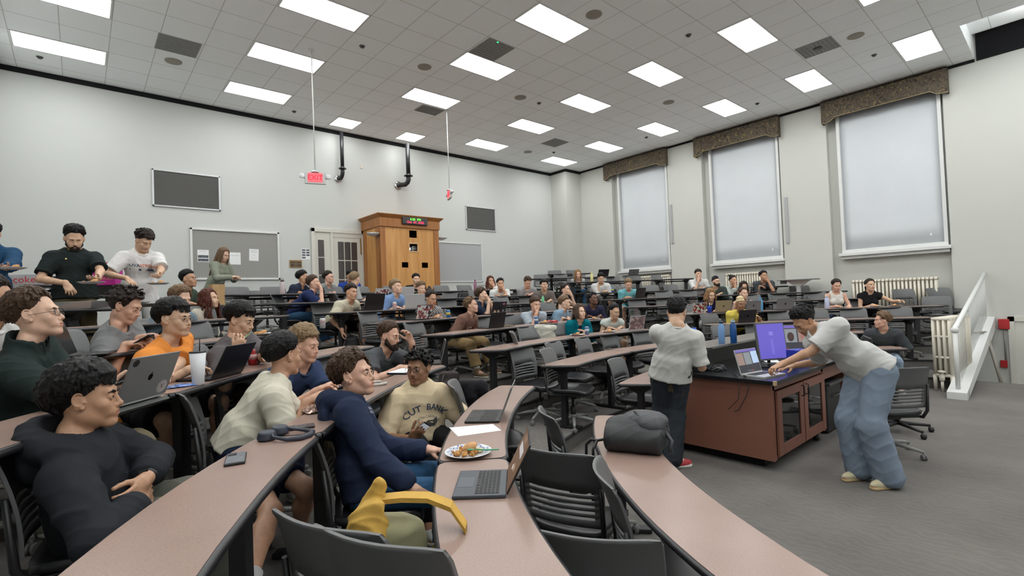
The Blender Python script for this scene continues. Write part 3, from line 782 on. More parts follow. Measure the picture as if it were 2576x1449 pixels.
# ---------------------------------------------------------------- surface materials
def node_mat(name,rough=.8,spec=.3):
    m,nt,b=mk(name);b.inputs['Roughness'].default_value=rough;b.inputs['Specular IOR Level'].default_value=spec;_M[name]=m
    return m,nt,b,lambda t:nt.nodes.new(t),nt.links.new
def mat_carpet():
    m,nt,b,N,Lk=node_mat('carpet',.95,.1);tc=N('ShaderNodeTexCoord');n=N('ShaderNodeTexNoise');n.inputs['Scale'].default_value=180;n.inputs['Detail'].default_value=4
    n2=N('ShaderNodeTexNoise');n2.inputs['Scale'].default_value=1.3;n2.inputs['Detail'].default_value=6;wv=N('ShaderNodeTexWave');wv.inputs['Scale'].default_value=5;wv.inputs['Distortion'].default_value=14;wv.inputs['Detail'].default_value=3
    for q in(n,n2,wv): Lk(tc.outputs['Object'],q.inputs['Vector'])
    r=N('ShaderNodeValToRGB');r.color_ramp.elements[0].color=(.105,.098,.092,1);r.color_ramp.elements[1].color=(.20,.188,.175,1);r.color_ramp.elements[0].position=.3;r.color_ramp.elements[1].position=.75
    a=N('ShaderNodeMath');a.operation='MULTIPLY_ADD';a.inputs[1].default_value=.45;Lk(n.outputs['Fac'],a.inputs[0]);a2=N('ShaderNodeMath');a2.operation='MULTIPLY_ADD';a2.inputs[1].default_value=.14;Lk(wv.outputs['Fac'],a2.inputs[0]);Lk(n2.outputs['Fac'],a2.inputs[2]);
    a3=N('ShaderNodeMath');a3.operation='MULTIPLY';a3.inputs[1].default_value=.5;Lk(a2.outputs[0],a3.inputs[0]);Lk(a3.outputs[0],a.inputs[2]);Lk(a.outputs[0],r.inputs['Fac']);Lk(r.outputs['Color'],b.inputs['Base Color'])
    bp=N('ShaderNodeBump');bp.inputs['Strength'].default_value=.5;bp.inputs['Distance'].default_value=.004;Lk(n.outputs['Fac'],bp.inputs['Height']);Lk(bp.outputs['Normal'],b.inputs['Normal']);return m
def mat_ceiling():
    m,nt,b,N,Lk=node_mat('ceiling_tile',.9,.1);tc=N('ShaderNodeTexCoord');mp=N('ShaderNodeMapping');Lk(tc.outputs['Object'],mp.inputs['Vector'])
    # grid aligned on the light panels
    mp.inputs['Location'].default_value=(.61*(.2696+1)+.0,-.61*(18.147+.527)+.61*1.018*40,0)
    br=N('ShaderNodeTexBrick');br.offset=0;br.squash=1;br.inputs['Scale'].default_value=1;br.inputs['Brick Width'].default_value=.61;br.inputs['Row Height'].default_value=.61*1.018;br.inputs['Mortar Size'].default_value=.006;br.inputs['Mortar Smooth'].default_value=.3
    br.inputs['Color1'].default_value=(.93,.955,.965,1);br.inputs['Color2'].default_value=(.91,.935,.945,1);br.inputs['Mortar'].default_value=(.55,.545,.53,1)
    Lk(mp.outputs['Vector'],br.inputs['Vector']);n=N('ShaderNodeTexNoise');n.inputs['Scale'].default_value=45;n.inputs['Detail'].default_value=4;Lk(tc.outputs['Object'],n.inputs['Vector'])
    mx=N('ShaderNodeMixRGB');mx.blend_type='MULTIPLY';mx.inputs[0].default_value=.07;Lk(br.outputs['Color'],mx.inputs[1]);Lk(n.outputs['Fac'],mx.inputs[2]);Lk(mx.outputs[0],b.inputs['Base Color'])
    bp=N('ShaderNodeBump');bp.inputs['Strength'].default_value=.4;bp.inputs['Distance'].default_value=.004;Lk(br.outputs['Fac'],bp.inputs['Height']);bp.invert=True;Lk(bp.outputs['Normal'],b.inputs['Normal']);return m
def mat_wall(name,c):
    m,nt,b,N,Lk=node_mat(name,.75,.25);tc=N('ShaderNodeTexCoord');n=N('ShaderNodeTexNoise');n.inputs['Scale'].default_value=.7;n.inputs['Detail'].default_value=5;Lk(tc.outputs['Object'],n.inputs['Vector'])
    r=N('ShaderNodeValToRGB');r.color_ramp.elements[0].color=(*[x*.96 for x in c],1);r.color_ramp.elements[1].color=(*[min(1,x*1.03) for x in c],1);Lk(n.outputs['Fac'],r.inputs['Fac']);Lk(r.outputs['Color'],b.inputs['Base Color'])
    n2=N('ShaderNodeTexNoise');n2.inputs['Scale'].default_value=60;Lk(tc.outputs['Object'],n2.inputs['Vector']);bp=N('ShaderNodeBump');bp.inputs['Strength'].default_value=.15;bp.inputs['Distance'].default_value=.003;Lk(n2.outputs['Fac'],bp.inputs['Height']);Lk(bp.outputs['Normal'],b.inputs['Normal']);return m
def mat_wood(name,c1,c2,scale=1.2,rough=.45,stretch=(6,6,.5)):
    m,nt,b,N,Lk=node_mat(name,rough,.4);tc=N('ShaderNodeTexCoord');mp=N('ShaderNodeMapping');mp.inputs['Scale'].default_value=stretch;Lk(tc.outputs['Object'],mp.inputs['Vector'])
    n=N('ShaderNodeTexNoise');n.inputs['Scale'].default_value=scale;n.inputs['Detail'].default_value=7;n.inputs['Distortion'].default_value=1.2;Lk(mp.outputs['Vector'],n.inputs['Vector'])
    r=N('ShaderNodeValToRGB');r.color_ramp.elements[0].position=.3;r.color_ramp.elements[1].position=.7;r.color_ramp.elements[0].color=(*c1,1);r.color_ramp.elements[1].color=(*c2,1);Lk(n.outputs['Fac'],r.inputs['Fac']);Lk(r.outputs['Color'],b.inputs['Base Color']);return m
def mat_laminate(name,c1,c2,rough=.32):
    m,nt,b,N,Lk=node_mat(name,rough,.5);tc=N('ShaderNodeTexCoord');n=N('ShaderNodeTexNoise');n.inputs['Scale'].default_value=150;n.inputs['Detail'].default_value=5;n.inputs['Roughness'].default_value=.7;Lk(tc.outputs['Object'],n.inputs['Vector'])
    n2=N('ShaderNodeTexNoise');n2.inputs['Scale'].default_value=3;n2.inputs['Detail'].default_value=3;Lk(tc.outputs['Object'],n2.inputs['Vector']);a=N('ShaderNodeMath');a.operation='MULTIPLY_ADD';a.inputs[1].default_value=.7;Lk(n.outputs['Fac'],a.inputs[0])
    a2=N('ShaderNodeMath');a2.operation='MULTIPLY';a2.inputs[1].default_value=.3;Lk(n2.outputs['Fac'],a2.inputs[0]);Lk(a2.outputs[0],a.inputs[2])
    r=N('ShaderNodeValToRGB');r.color_ramp.elements[0].position=.3;r.color_ramp.elements[1].position=.7;r.color_ramp.elements[0].color=(*c1,1);r.color_ramp.elements[1].color=(*c2,1);Lk(a.outputs[0],r.inputs['Fac']);Lk(r.outputs['Color'],b.inputs['Base Color']);return m
def mat_valance():
    m,nt,b,N,Lk=node_mat('valance_fabric',.9,.1);tc=N('ShaderNodeTexCoord');n=N('ShaderNodeTexNoise');n.inputs['Scale'].default_value=9;n.inputs['Detail'].default_value=4;n.inputs['Distortion'].default_value=2.5;Lk(tc.outputs['Object'],n.inputs['Vector'])
    r=N('ShaderNodeValToRGB');e=r.color_ramp.elements;e[0].position=.36;e[0].color=(.05,.043,.035,1);e[1].position=.62;e[1].color=(.22,.16,.075,1);k=e.new(.49);k.color=(.12,.10,.075,1);k=e.new(.56);k.color=(.085,.075,.07,1)
    Lk(n.outputs['Fac'],r.inputs['Fac']);Lk(r.outputs['Color'],b.inputs['Base Color']);return m
CARPET=mat_carpet();CEIL=mat_ceiling();WALLW=mat_wall('wall_paint',(.555,.572,.552));WALLR=mat_wall('wall_paint_warm',(.55,.556,.52));BLACKGAP=M_plain('black_gap',(.004,.004,.006),.9)
WHITE=M_plain('white_trim',(.66,.67,.66),.4);SHADE=M_plain('roller_blind_fabric',(.60,.63,.66),.8,var=.02,vs=2);CREAM=M_plain('cream_paint',(.62,.58,.49),.45,var=.04,vs=6)
OAK=mat_wood('oak_panel',(.47,.215,.055),(.62,.33,.115));OAKD=mat_wood('oak_trim',(.29,.11,.03),(.39,.165,.048));LAM=mat_laminate('desk_laminate',(.250,.166,.136),(.335,.235,.198),.27);LAMC=mat_laminate('console_laminate',(.185,.075,.050),(.235,.10,.07),.4)
BLK=M_plain('black_metal',(.012,.012,.014),.45);BLKEDGE=M_plain('black_edge',(.014,.014,.017),.38);PLG=M_plain('chair_plastic',(.115,.118,.12),.5);PLB=M_plain('chair_plastic_black',(.016,.016,.018),.40);SEATM=M_plain('seat_vinyl',(.018,.018,.021),.33);BASEG=M_plain('chair_base_grey',(.23,.235,.22),.4);CAST=M_plain('caster_grey',(.18,.18,.175),.5)
CORK=M_plain('tack_board',(.29,.285,.27),.95,var=.05,vs=60);BOARD2=M_plain('grey_board',(.38,.39,.40),.8);ALU=M_plain('aluminium',(.55,.56,.57),.35,.3);PAPER=M_plain('paper',(.78,.79,.8),.8);INK=M_plain('ink',(.03,.03,.04),.8);CHROME=M_plain('chrome',(.6,.6,.6),.15,1.0)
MESHG=M_plain('vent_grey',(.16,.16,.15),.6)
# ---------------------------------------------------------------- room shell
ZT=6.18
XL,XR,YB,YF=-1.02,13.72,12.36,-5.2
PANW=M_emit('light_panel',(.985,1.0,.985),15.6)
m=MB();m.lim((XL-.2,YB,-1.5),(XR+.2,YB+.2,7.4));m.obj('wall_back',WALLW,kind='structure')
m=MB();m.lim((XL-.2,YF,-.2),(XL,YB,7.4));m.obj('wall_left',WALLW,kind='structure')
m=MB();m.lim((XL-.2,YF-.2,-.2),(XR+.6,YF,7.4));m.obj('wall_front',mat_wall('wall_bounce_white',(.82,.82,.81)),kind='structure')  # unseen wall added for light bounce, whiter than the rest to lift the ceiling
# window wall with three recesses
WN=[(10.05,8.17),(6.82,4.93),(3.615,1.69)];ZS,ZH=2.42,6.18;REC=.17
m=MB();ys=[12.36]
for a,b in WN: ys+=[a+.20,b-.04]
ys.append(YF)
for i in range(0,len(ys),2): m.lim((XR,ys[i+1],-1.5),(XR+.5,ys[i],7.4))
for a,b in WN: m.lim((XR+REC,b-.04,-1.5),(XR+.5,a+.20,7.4))
m.obj('wall_right',WALLR,kind='structure')
# corner column
m=MB();m.lim((12.93,11.62,.5),(XR,YB,ZT+.05));m.obj('column',WALLR,kind='structure')
for k,(a,b) in enumerate(WN):
    f=MB();x0=XR+.035
    for lo,hi in(((x0,b,ZS+.12),(x0+.12,b+.065,6.0)),((x0,a-.065,ZS+.12),(x0+.12,a,6.0)),((x0,b,ZS+.04),(x0+.12,a,ZS+.12)),((x0,b,5.9),(x0+.12,a,6.0))): f.lim(lo,hi,bev=.004)
    w=f.obj('window_%d'%(k+1),WHITE,kind='structure')
    g=MB();P=[]
    for i in range(13):
        y=b+.062+(a-b-.124)*i/12;P.append([np.array([x0+.085-.010*math.sin(i*1.1+j*.35)*(.25+.75*(j/8))-(.008 if (i in(1,11) and j==1) else 0),y,ZS+.10+(5.85-ZS-.1)*j/8]) for j in range(9)])
    g.grid(P,thick=np.array([.004,0,0]));g.obj('roller_blind',SHADE,w)
    g=MB();g.lim((x0-.10,b-.05,ZS-.03),(x0+.12,a+.05,ZS+.04),bev=.006);g.lim((x0-.03,b-.02,ZS-.10),(x0+.10,a+.02,ZS-.03),bev=.004);g.obj('window_sill',WHITE,w)
    # pelmet
    ya,yb=[(10.455,8.087),(7.158,4.835),(3.857,1.537)][k];v=MB();prof=[]
    x1=XR-.17
    n=24
    def low(u):   # scalloped lower edge
        d=min(u,1-u);return 5.61 if d<.07 else (5.61+.10*min(1,(d-.07)/.05))
    for i in range(n+1):
        u=i/n;y=ya+(yb-ya)*u;prof.append([np.array([x1,y,low(u)]),np.array([x1,y,6.14])])
    v.grid(prof,thick=np.array([.03,0,0]),smooth=False);v.lim((x1+.03,ya-.02,5.61),(XR,ya,6.14));v.lim((x1+.03,yb,5.61),(XR,yb+.02,6.14));v.lim((x1,yb,6.12),(XR,ya,6.15))
    vo=v.obj('window_pelmet',mat_valance() if k==0 else _M['valance_fabric'],label=['brown patterned fabric pelmet over the window furthest from the stair','brown patterned fabric pelmet over the middle window','large brown patterned fabric pelmet over the window nearest the stair'][k],cat='pelmet',group='fabric pelmets over the windows',fixn=True)
    e=MB();e.tube([(x1-.004,ya+(yb-ya)*i/n,low(i/n)) for i in range(n+1)],.008,6);e.obj('piping',M_plain('piping',(.33,.26,.14),.8),vo)
# ceiling with its raised part by the right wall
m=MB()
m.lim((XL,1.13,ZT),(XR+.0,YB,ZT+.08));m.lim((XL,YF,ZT),(11.72,1.13,ZT+.08));m.lim((11.72,YF,ZT+.36),(13.30,1.13,ZT+.44))
m.lim((11.68,YF,ZT+.08),(11.72,1.13,ZT+.44));m.lim((11.68,1.13,ZT+.08),(XR,1.17,ZT+.44))
m.obj('ceiling',CEIL,kind='structure')
m=MB();m.lim((XL+.002,YB-.02,6.085),(12.93,YB-.001,ZT-.001));m.lim((XL+.001,YF,6.085),(XL+.02,YB-.02,ZT-.001));m.lim((12.91,11.60,6.085),(12.93,YB,ZT-.001));m.lim((12.93,11.60,6.085),(XR,11.62,ZT-.001))
m.lim((XR-.02,1.13,6.12),(XR-.001,11.62,ZT-.001));m.lim((XR-.02,YF,6.13),(XR-.001,1.10,7.2));m.lim((13.3,YF,ZT+.5),(XR-.02,1.10,ZT+.55))
m.obj('ceiling_gap_shade',BLACKGAP,kind='structure')  # near-black strips painting the shade of the open gap between ceiling and walls
# floor and tiers
def arc(r,a0,a1,n):
    return [(CX+r*math.sin(math.radians(a0+(a1-a0)*i/n)),CY+r*math.cos(math.radians(a0+(a1-a0)*i/n))) for i in range(n+1)]
m=MB();m.lim((XL,YF,-.1),(11.35,YB,0));m.obj('floor',CARPET,kind='structure')
m=MB();m.lim((11.35,YF,-1.35),(XR+.2,1.45,-1.25));m.obj('floor_landing',CARPET,kind='structure')
m=MB();m.lim((11.33,YF,-1.25),(11.35,1.45,-.1));m.obj('wall_landing',WALLR,kind='structure')
NOSE=M_plain('rubber_nosing',(.018,.018,.02),.6)
def clip(p): return (min(max(p[0],XL+.001),XR-.0),min(max(p[1],-99),YB-.0))
for n in range(1,12):
    r=RR(n)+.03
    rngs=[(-112,80)] if n<8 else [(-90,-27.5),(19,80)]
    for a0,a1 in rngs:
        a1=min(a1,math.degrees(math.acos(2.53/r)))
        t=MB();k=int((a1-a0)/2);A=arc(r,a0,a1,k);B=arc(20,a0,a1,k)
        z0=FZ(n)-RISE if n!=8 else FZ(7)
        z0-=.002
        def sub(lo,hi):
            # clipped annulus as strips
            for i in range(k):
                q=[A[i],A[i+1],B[i+1],B[i]]
                # clip the outer ends to the room box along the ray
                def cl(p,o):
                    x0,y0=p;dx,dy=o[0]-p[0],o[1]-p[1];tt=1.0
                    if dx>0: tt=min(tt,(XR-x0)/dx)
                    if dx<0: tt=min(tt,(XL-x0)/dx)
                    if dy>0: tt=min(tt,(YB-y0)/dy)
                    if dy<0: tt=min(tt,(YF-y0)/dy) if YF<y0 else 0
                    return max(tt,0),(x0+dx*max(tt,0),y0+dy*max(tt,0))
                t1,o1=cl(A[i],B[i]);t2,o2=cl(A[i+1],B[i+1])
                if t1<=0.001 or t2<=.001: continue
                if not(XL<A[i][0]<XR and A[i][1]<YB and XL<A[i+1][0]<XR and A[i+1][1]<YB): continue
                t.prism([A[i],o1,o2,A[i+1]],lo,hi)
        sub(z0,FZ(n))
        if len(t.bm.verts)==0: t.bm.free();continue
        to=t.obj('floor_tier_%d'%n if a0<0 or n<8 else 'floor_tier_%db'%n,CARPET,kind='structure')
        e=MB()
        for q,nxt in zip(arc(r-.004,a0,a1,k),arc(r-.004,a0,a1,k)[1:]):
            if XL<q[0]<XR and q[1]<YB and XL<nxt[0]<XR and nxt[1]<YB: e.tube([(q[0],q[1],FZ(n)-.008),(nxt[0],nxt[1],FZ(n)-.008)],.016,6,cap=False)
        if len(e.bm.verts): e.obj('nosing',NOSE,to)
        else: e.bm.free()
# ---------------------------------------------------------------- light panels and ceiling fittings
k_=0
rowname=['nearest the back wall','second row from the back wall','third row from the back wall','fourth row from the back wall','fifth row from the back wall','sixth row from the back wall','row over the front floor','row behind the lectern','front row']
colname=['by the left wall','second column from the left wall','middle column','fourth column from the left wall','column beside the windows']
FR=M_plain('panel_frame',(.6,.6,.59),.5)
def panel(x,y,w,d,label):
    e=empty('ceiling_light_panel',(x,y,ZT),label,'ceiling light','recessed ceiling light panels')
    b=MB();b.lim((-w/2,-d/2,-.012),(w/2,d/2,-.004));b.obj('diffuser',PANW,e)
    f=MB()
    for lo,hi in(((-w/2-.025,-d/2-.025,-.010),(-w/2,d/2+.025,-.001)),((w/2,-d/2-.025,-.010),(w/2+.025,d/2+.025,-.001)),((-w/2,-d/2-.025,-.010),(w/2,-d/2,-.001)),((-w/2,d/2,-.010),(w/2,d/2+.025,-.001))): f.lim(lo,hi)
    f.obj('frame',FR,e)
for i in range(5):
    for j in range(9):
        if (i,j)==(2,0): continue
        panel(.61*(-.2696+5*i),.61*(18.147-3.054*j),1.148,.553,'bright ceiling light panel, %s, %s'%(rowname[j],colname[i]))
panel(.61*8.23,.61*19.18,.56,.57,'small square ceiling light panel nearest the left hanging exit sign')
panel(.61*11.21,.61*19.2,.56,.57,'small square ceiling light panel above the wooden projection booth')
VENTC=M_plain('return_vent',(.25,.255,.25),.7,var=.12,vs=25);SPK=M_plain('speaker_grille',(.30,.275,.235),.7);DK=M_plain('dark_fitting',(.07,.07,.07),.5)
for px,py,w,d,lb in((448,115,.60,.58,'square grey ceiling vent left of the second light column'),(1237,125,.58,.60,'white framed grey ceiling vent with a tiny green lamp beside a light panel'),(1080,277,.58,.40,'grey ceiling vent in front of the small square panels'),(2057,120,.58,.60,'grey ceiling vent with an oval slot near the raised ceiling'),(1396,359,.58,.56,'grey ceiling vent furthest back beside the corner lights')):
    p=PZ(px,py,ZT);b=MB();b.box((0,0,-.006),(w,d,.010));o=b.obj('ceiling_vent',VENTC);o.location=tuple(p);tag(o,lb,'vent','ceiling vents')
    f=MB()
    for q in range(9): f.box((0,-d/2+d*(q+.5)/9,-.013),(w*.95,.006,.004))
    f.obj('louvre',MESHG,o)
    if px==1237: g=MB();g.box((-.1,-.29,-.02),(.03,.015,.01));g.obj('indicator_light',M_emit('green_led',(.02,.8,.2),3),o)
    if px==2057: g=MB();g.lathe((0,0,0),[(.0,-.03),(.07,-.03),(.08,-.01)],20);g.obj('slot',DK,o)
for px,py,lb in((436,154,'below the vent at the left'),(1068,168,'between the two middle light columns'),(1494,36,'beside the largest middle light panel'),(1309,245,'left of the fourth light column'),(1682,257,'between the two right light columns'),(2153,90,'beside the slotted vent'),(1328,382,'furthest back, beside the far light panels')):
    p=PZ(px,py,ZT);b=MB();b.lathe((0,0,-.012),[(.13,.012),(.13,.002),(.11,0),(0,-.004)],28);o=b.obj('ceiling_speaker',SPK);o.location=tuple(p);tag(o,'round beige ceiling speaker '+lb,'speaker','round ceiling speakers')
for q,(px,py,lb) in enumerate(((911,116,'above the second light column'),(100,143,'near the left wall'),(740,280,'beside the left exit sign rod'),(1356,259,'right of the middle round speaker'),(1732,88,'left of the largest right light panel'),(2199,138,'right of the slotted vent'),(1905,260,'beside the right light column'),(1626,345,'near the third right light panel'),(1393,383,'nearest the corner column'))):
    p=PZ(px,py,ZT);b=MB();b.lathe((0,0,-.03),[(0,0),(.03,.0),(.03,.01),(.045,.02),(.05,.03)],14);o=b.obj('sprinkler_head',DK);o.location=tuple(p);tag(o,'small grey sprinkler head in the ceiling '+lb,'sprinkler','ceiling sprinkler heads')
# ---------------------------------------------------------------- back wall fittings
def wallpt(px,py): p=PY(px,py);return p[0],p[2]
def grille(x0,x1,z0,z1,lb):
    e=empty('wall_grille',((x0+x1)/2,YB,(z0+z1)/2),lb,'grille','metal wall grilles')
    w,h=x1-x0,z1-z0;f=MB()
    for lo,hi in(((-w/2,-.03,-h/2),(-w/2+.035,0,h/2)),((w/2-.035,-.03,-h/2),(w/2,0,h/2)),((-w/2,-.03,-h/2),(w/2,0,-h/2+.03)),((-w/2,-.03,h/2-.03),(w/2,0,h/2))): f.lim(lo,hi,bev=.004)
    f.obj('frame',ALU,e);s=MB();n=30
    for i in range(n): s.box((0,-.012,-h/2+.03+(h-.06)*(i+.5)/n),(w-.07,.004,.012),M=np.array([[1,0,0],[0,.5,.87],[0,-.87,.5]]))
    s.lim((-w/2+.03,-.006,-h/2+.03),(w/2-.03,-.002,h/2-.03));s.obj('slats',MESHG,e)
grille(1.16,2.388,3.86,4.63,'large grey metal grille high on the back wall above the notice board')
grille(9.06,10.258,3.88,4.632,'grey metal grille high on the back wall right of the booth')
e=empty('notice_board',(2.69,YB,2.90),'grey notice board with white frame behind the long-haired standing woman','notice board')
f=MB();w,h=1.79,1.12
for lo,hi in(((-w/2,-.04,-h/2),(-w/2+.045,0,h/2)),((w/2-.045,-.04,-h/2),(w/2,0,h/2)),((-w/2,-.04,-h/2),(w/2,0,-h/2+.045)),((-w/2,-.04,h/2-.045),(w/2,0,h/2))): f.lim(lo,hi,bev=.005)
f.obj('frame',WHITE,e);f=MB();f.lim((-w/2+.04,-.015,-h/2+.04),(w/2-.04,0,h/2-.04));f.obj('felt_panel',CORK,e)
e=empty('pin_board',(8.55,YB,2.855),'plain light grey board right of the wooden booth','notice board')
f=MB();w,h=2.18,1.21
for lo,hi in(((-w/2,-.03,-h/2),(-w/2+.03,0,h/2)),((w/2-.03,-.03,-h/2),(w/2,0,h/2)),((-w/2,-.03,-h/2),(w/2,0,-h/2+.03)),((-w/2,-.03,h/2-.03),(w/2,0,h/2))): f.lim(lo,hi,bev=.004)
f.obj('frame',WHITE,e);f=MB();f.lim((-w/2+.03,-.012,-h/2+.03),(w/2-.03,0,h/2-.03));f.obj('surface',BOARD2,e)
WM=np.array([[1,0,0],[0,0,1],[0,1,0]])  # text plane on the back wall facing the room
WM=np.array([[1.,0,0],[0,0,-1.],[0,1.,0]])
def paper(x0,x1,z0,z1,lb,draw,y=YB-.018,tilt=0):
    w,h=x1-x0,z1-z0;e=MB();e.lim((-w/2,-.002,-h/2),(w/2,0,h/2));o=e.obj('paper_notice',PAPER);o.location=((x0+x1)/2,y,(z0+z1)/2);o.rotation_euler=(0,tilt,0);tag(o,lb,'notice')
    for kind,cx,cz,ww,hh in draw:
        if kind=='l': text_mesh(ww,hh,WM,(cx*w,-.0035,cz*h),INK,o,'printed_text')
        else:
            b=MB();b.lim((cx*w-ww*w/2,-.0032,cz*h-hh*h/2),(cx*w+ww*w/2,-.002,cz*h+hh*h/2));b.obj('printed_picture',M_plain('print_photo',(.10,.11,.13),.8,var=.7,vs=30),o)
paper(1.926,2.137,2.727,2.990,'white flyer with two dark photos pinned to the notice board',[('l',0,.40,'THE BUSINESS MEETUP',.014),('p',0,-.05,.92,.22),('p',0,-.34,.92,.22),('l',.1,.25,'join us this week',.012)])
paper(2.533,2.755,2.681,2.953,'white sheet with one printed line pinned beside the standing woman',[('l',0,.25,'STUDENT RESOURCE CENTER',.012)])
paper(2.932,3.130,2.773,3.044,'white sheet pinned alone near the right of the notice board',[('l',0,.38,'WHAT IS A GREAT',.016),('l',0,.25,'PROJECT IDEA?',.018),('l',0,.0,'tell us about it',.011)],tilt=.03)
paper(4.092,4.297,2.832,3.101,'white notice with small dark blocks left of the double door',[('p',-.24,.36,.4,.15),('p',.24,.36,.4,.15),('p',-.24,.14,.4,.15),('p',.24,.14,.4,.15),('p',-.24,-.09,.4,.15),('p',.24,-.09,.4,.15),('p',-.24,-.33,.4,.15)],y=YB-.001)
e=MB();e.lim((-.147,-.02,-.093),(.147,0,.093),bev=.004);o=e.obj('plaque',M_plain('brass_frame',(.42,.27,.12),.35,.5));o.location=(3.948,YB,2.723);tag(o,'dark bronze plaque in a tan frame below the small notice','plaque')
e=MB();e.lim((-.128,-.024,-.075),(.128,-.019,.075));e.obj('plate',M_plain('bronze_dark',(.05,.028,.012),.4),o)
G=M_plain('gold_letter',(.55,.40,.2),.4)
for i,(t_,s_) in enumerate((('MAIN AUDITORIUM',.026),('GIFT OF',.014),('THE CLASS OF 1920',.024),('IN MEMORY OF',.014),('OLD FRIENDS',.014))): text_mesh(t_,s_,WM,(0,-.0255,.055-.027*i),G,o,'lettering')
e=MB();e.lim((-.035,-.012,-.055),(.035,0,.055),bev=.003);e.lim((-.012,-.016,-.03),(.012,-.012,-.01));e.lim((-.012,-.016,.01),(.012,-.012,.03));o=e.obj('wall_outlet',CREAM);o.location=(5.70,YB,5.347);tag(o,'small beige outlet high on the back wall between the pipes','outlet')
def pipe(x,zb,y,side,lb,r):
    e=empty('drain_pipe',(x,y,zb),lb,'pipe','black drain pipes');b=MB();b.tube([(0,0,6.1-zb),(0,0,.20)],r,16);b.obj('riser',BLKEDGE,e)
    b=MB();b.tube([(0,0,.28),(0,0,.12),(side*.02,.03,.05),(side*.06,.08,.0),(side*.12,.16,0),(side*.16,YB-y,0)],r*1.12,16);b.obj('elbow',BLKEDGE,e)
    b=MB();b.lathe((0,0,.22),[(r,0),(r*2.1,0),(r*2.1,.02),(r,.02)],20);b.obj('flange',BLKEDGE,e)
    b=MB();A=np.array([[1,0,0],[0,0,1],[0,1,0]]);b.lathe((side*.16,YB-y-.02,0),[(r,0),(r*2,0),(r*2,.02)],20,ax=A);b.obj('wall_flange',CHROME,e)
pipe(5.10,4.93,12.16,-.25,'thin black drain pipe bending into the back wall above the door',.045)
pipe(6.93,4.97,12.05,-1.0,'thick black drain pipe bending into the back wall above the booth',.058)
# hanging exit signs
RED=M_emit('exit_red',(.95,.10,.12),1.5);REDT=M_emit('exit_letter',(.75,.0,.03),1.2)
def exitsign(px,py,t,pt,face,lb):
    c=P3(px,py,t);e=empty('exit_sign',c,lb,'exit sign','hanging exit signs')
    Q=Rz(face)
    b=MB();b.box((0,0,0),(.34,.05,.20),M=Q,bev=.008);b.obj('housing',M_plain('sign_grey',(.50,.50,.50),.5),e)
    b=MB();b.box(Q@np.array([0,-.027,.01]),(.24,.004,.16),M=Q);b.box(Q@np.array([0,.027,.01]),(.24,.004,.16),M=Q);b.obj('face',RED,e)
    M=Q@WM;text_mesh('EXIT',.125,M,Q@np.array([0,-.0305,.005]),REDT,e,'lettering',ext=.001);M2=Rz(face+math.pi)@WM;text_mesh('EXIT',.125,M2,Q@np.array([0,.0305,.005]),REDT,e,'lettering',ext=.001)
    b=MB();b.tube([(0,0,.1),(0,0,ZT-c[2])],.010,8);b.lathe((0,0,ZT-c[2]-.03),[(.01,0),(.05,.02),(.05,.03)],14);b.obj('rod',M_plain('rod_white',(.62,.62,.6),.4),e)
    b=MB();b.lathe((0,0,.10),[(.07,0),(.055,.03),(.01,.035)],16);b.obj('canopy_mount',ALU,e)
    for s in(-1,1):
        b=MB();A=Q@np.array([[1,0,0],[0,0,-1],[0,1,0]]);b.lathe(Q@np.array([s*.215,0,.03]),[(0,-.04),(.03,-.04),(.048,.03),(.04,.035),(0,.032)],18,ax=A);b.tube([Q@np.array([s*.16,0,-.01]),Q@np.array([s*.2,0,.02])],.012,8);b.obj('lamp_head',ALU,e)
exitsign(793,449,8.6,0,-.32,'glowing red exit sign hanging on a white rod, turned to the room')
exitsign(1131,490,11.6,0,-1.95,'red exit sign hanging edge-on above the right end of the booth')
# door
DP=M_plain('door_paint',(.60,.585,.53),.45);DG=M_plain('door_dark_glass',(.055,.047,.045),.25,var=.1,vs=3)
fz7=FZ(7)
m=MB();
for lo,hi in(((4.325,-.05,fz7),(4.41,0,3.62)),((4.325,-.05,3.53),(5.70,0,3.62)),((4.80,-.04,fz7),(4.88,0,3.53)),((5.62,-.05,fz7),(5.70,0,3.62)),((4.88,-.03,3.42),(5.62,0,3.53))): m.lim((lo[0],YB+lo[1],lo[2]),(hi[0],YB+hi[1],hi[2]),bev=.004)
m.obj('trim_door',DP,kind='structure')
d=MB();d.lim((4.88,YB-.02,fz7+.01),(5.62,YB+.0,3.42),bev=.003);d.lim((4.41,YB-.015,fz7),(4.80,YB,3.53));dd=d.obj('door_1',DP,kind='structure')
for (x0,x1,z0,z1,nx,nz,tp) in((4.478,4.648,1.55,3.345,1,4,'sidelight'),(4.98,5.51,1.35,3.32,3,4,'door')):
    for i in range(nx):
        for j in range(nz):
            g=MB();w=(x1-x0)/nx;h=(z1-z0)/nz;g.lim((x0+w*i+.012,YB-.026,z0+h*j+.016),(x0+w*(i+1)-.012,YB-.020,z0+h*(j+1)-.012));g.obj('door_pane',DG,dd)
g=MB();g.lim((5.585,YB-.05,3.0),(5.61,YB-.02,3.42));g.tube([(4.93,YB-.02,2.15),(4.93,YB-.08,2.15),(5.0,YB-.08,2.15)],.011,8);g.obj('door_handle',M_plain('brass',(.45,.33,.15),.3,.8),dd)
# ---------------------------------------------------------------- projection booth
e=empty('projection_booth',(6.53,11.8,fz7),'tall oak projection booth with cornice and small dark openings','booth')
bx0,bx1,by0,by1,bz=5.66,7.38,11.34,YB,3.93
o0=np.array([6.53,11.8,fz7])
holes=[(6.60,3.47,.225,.19),(6.60,3.12,.24,.19),(6.34,2.66,.19,.14),(6.93,2.66,.19,.14)]
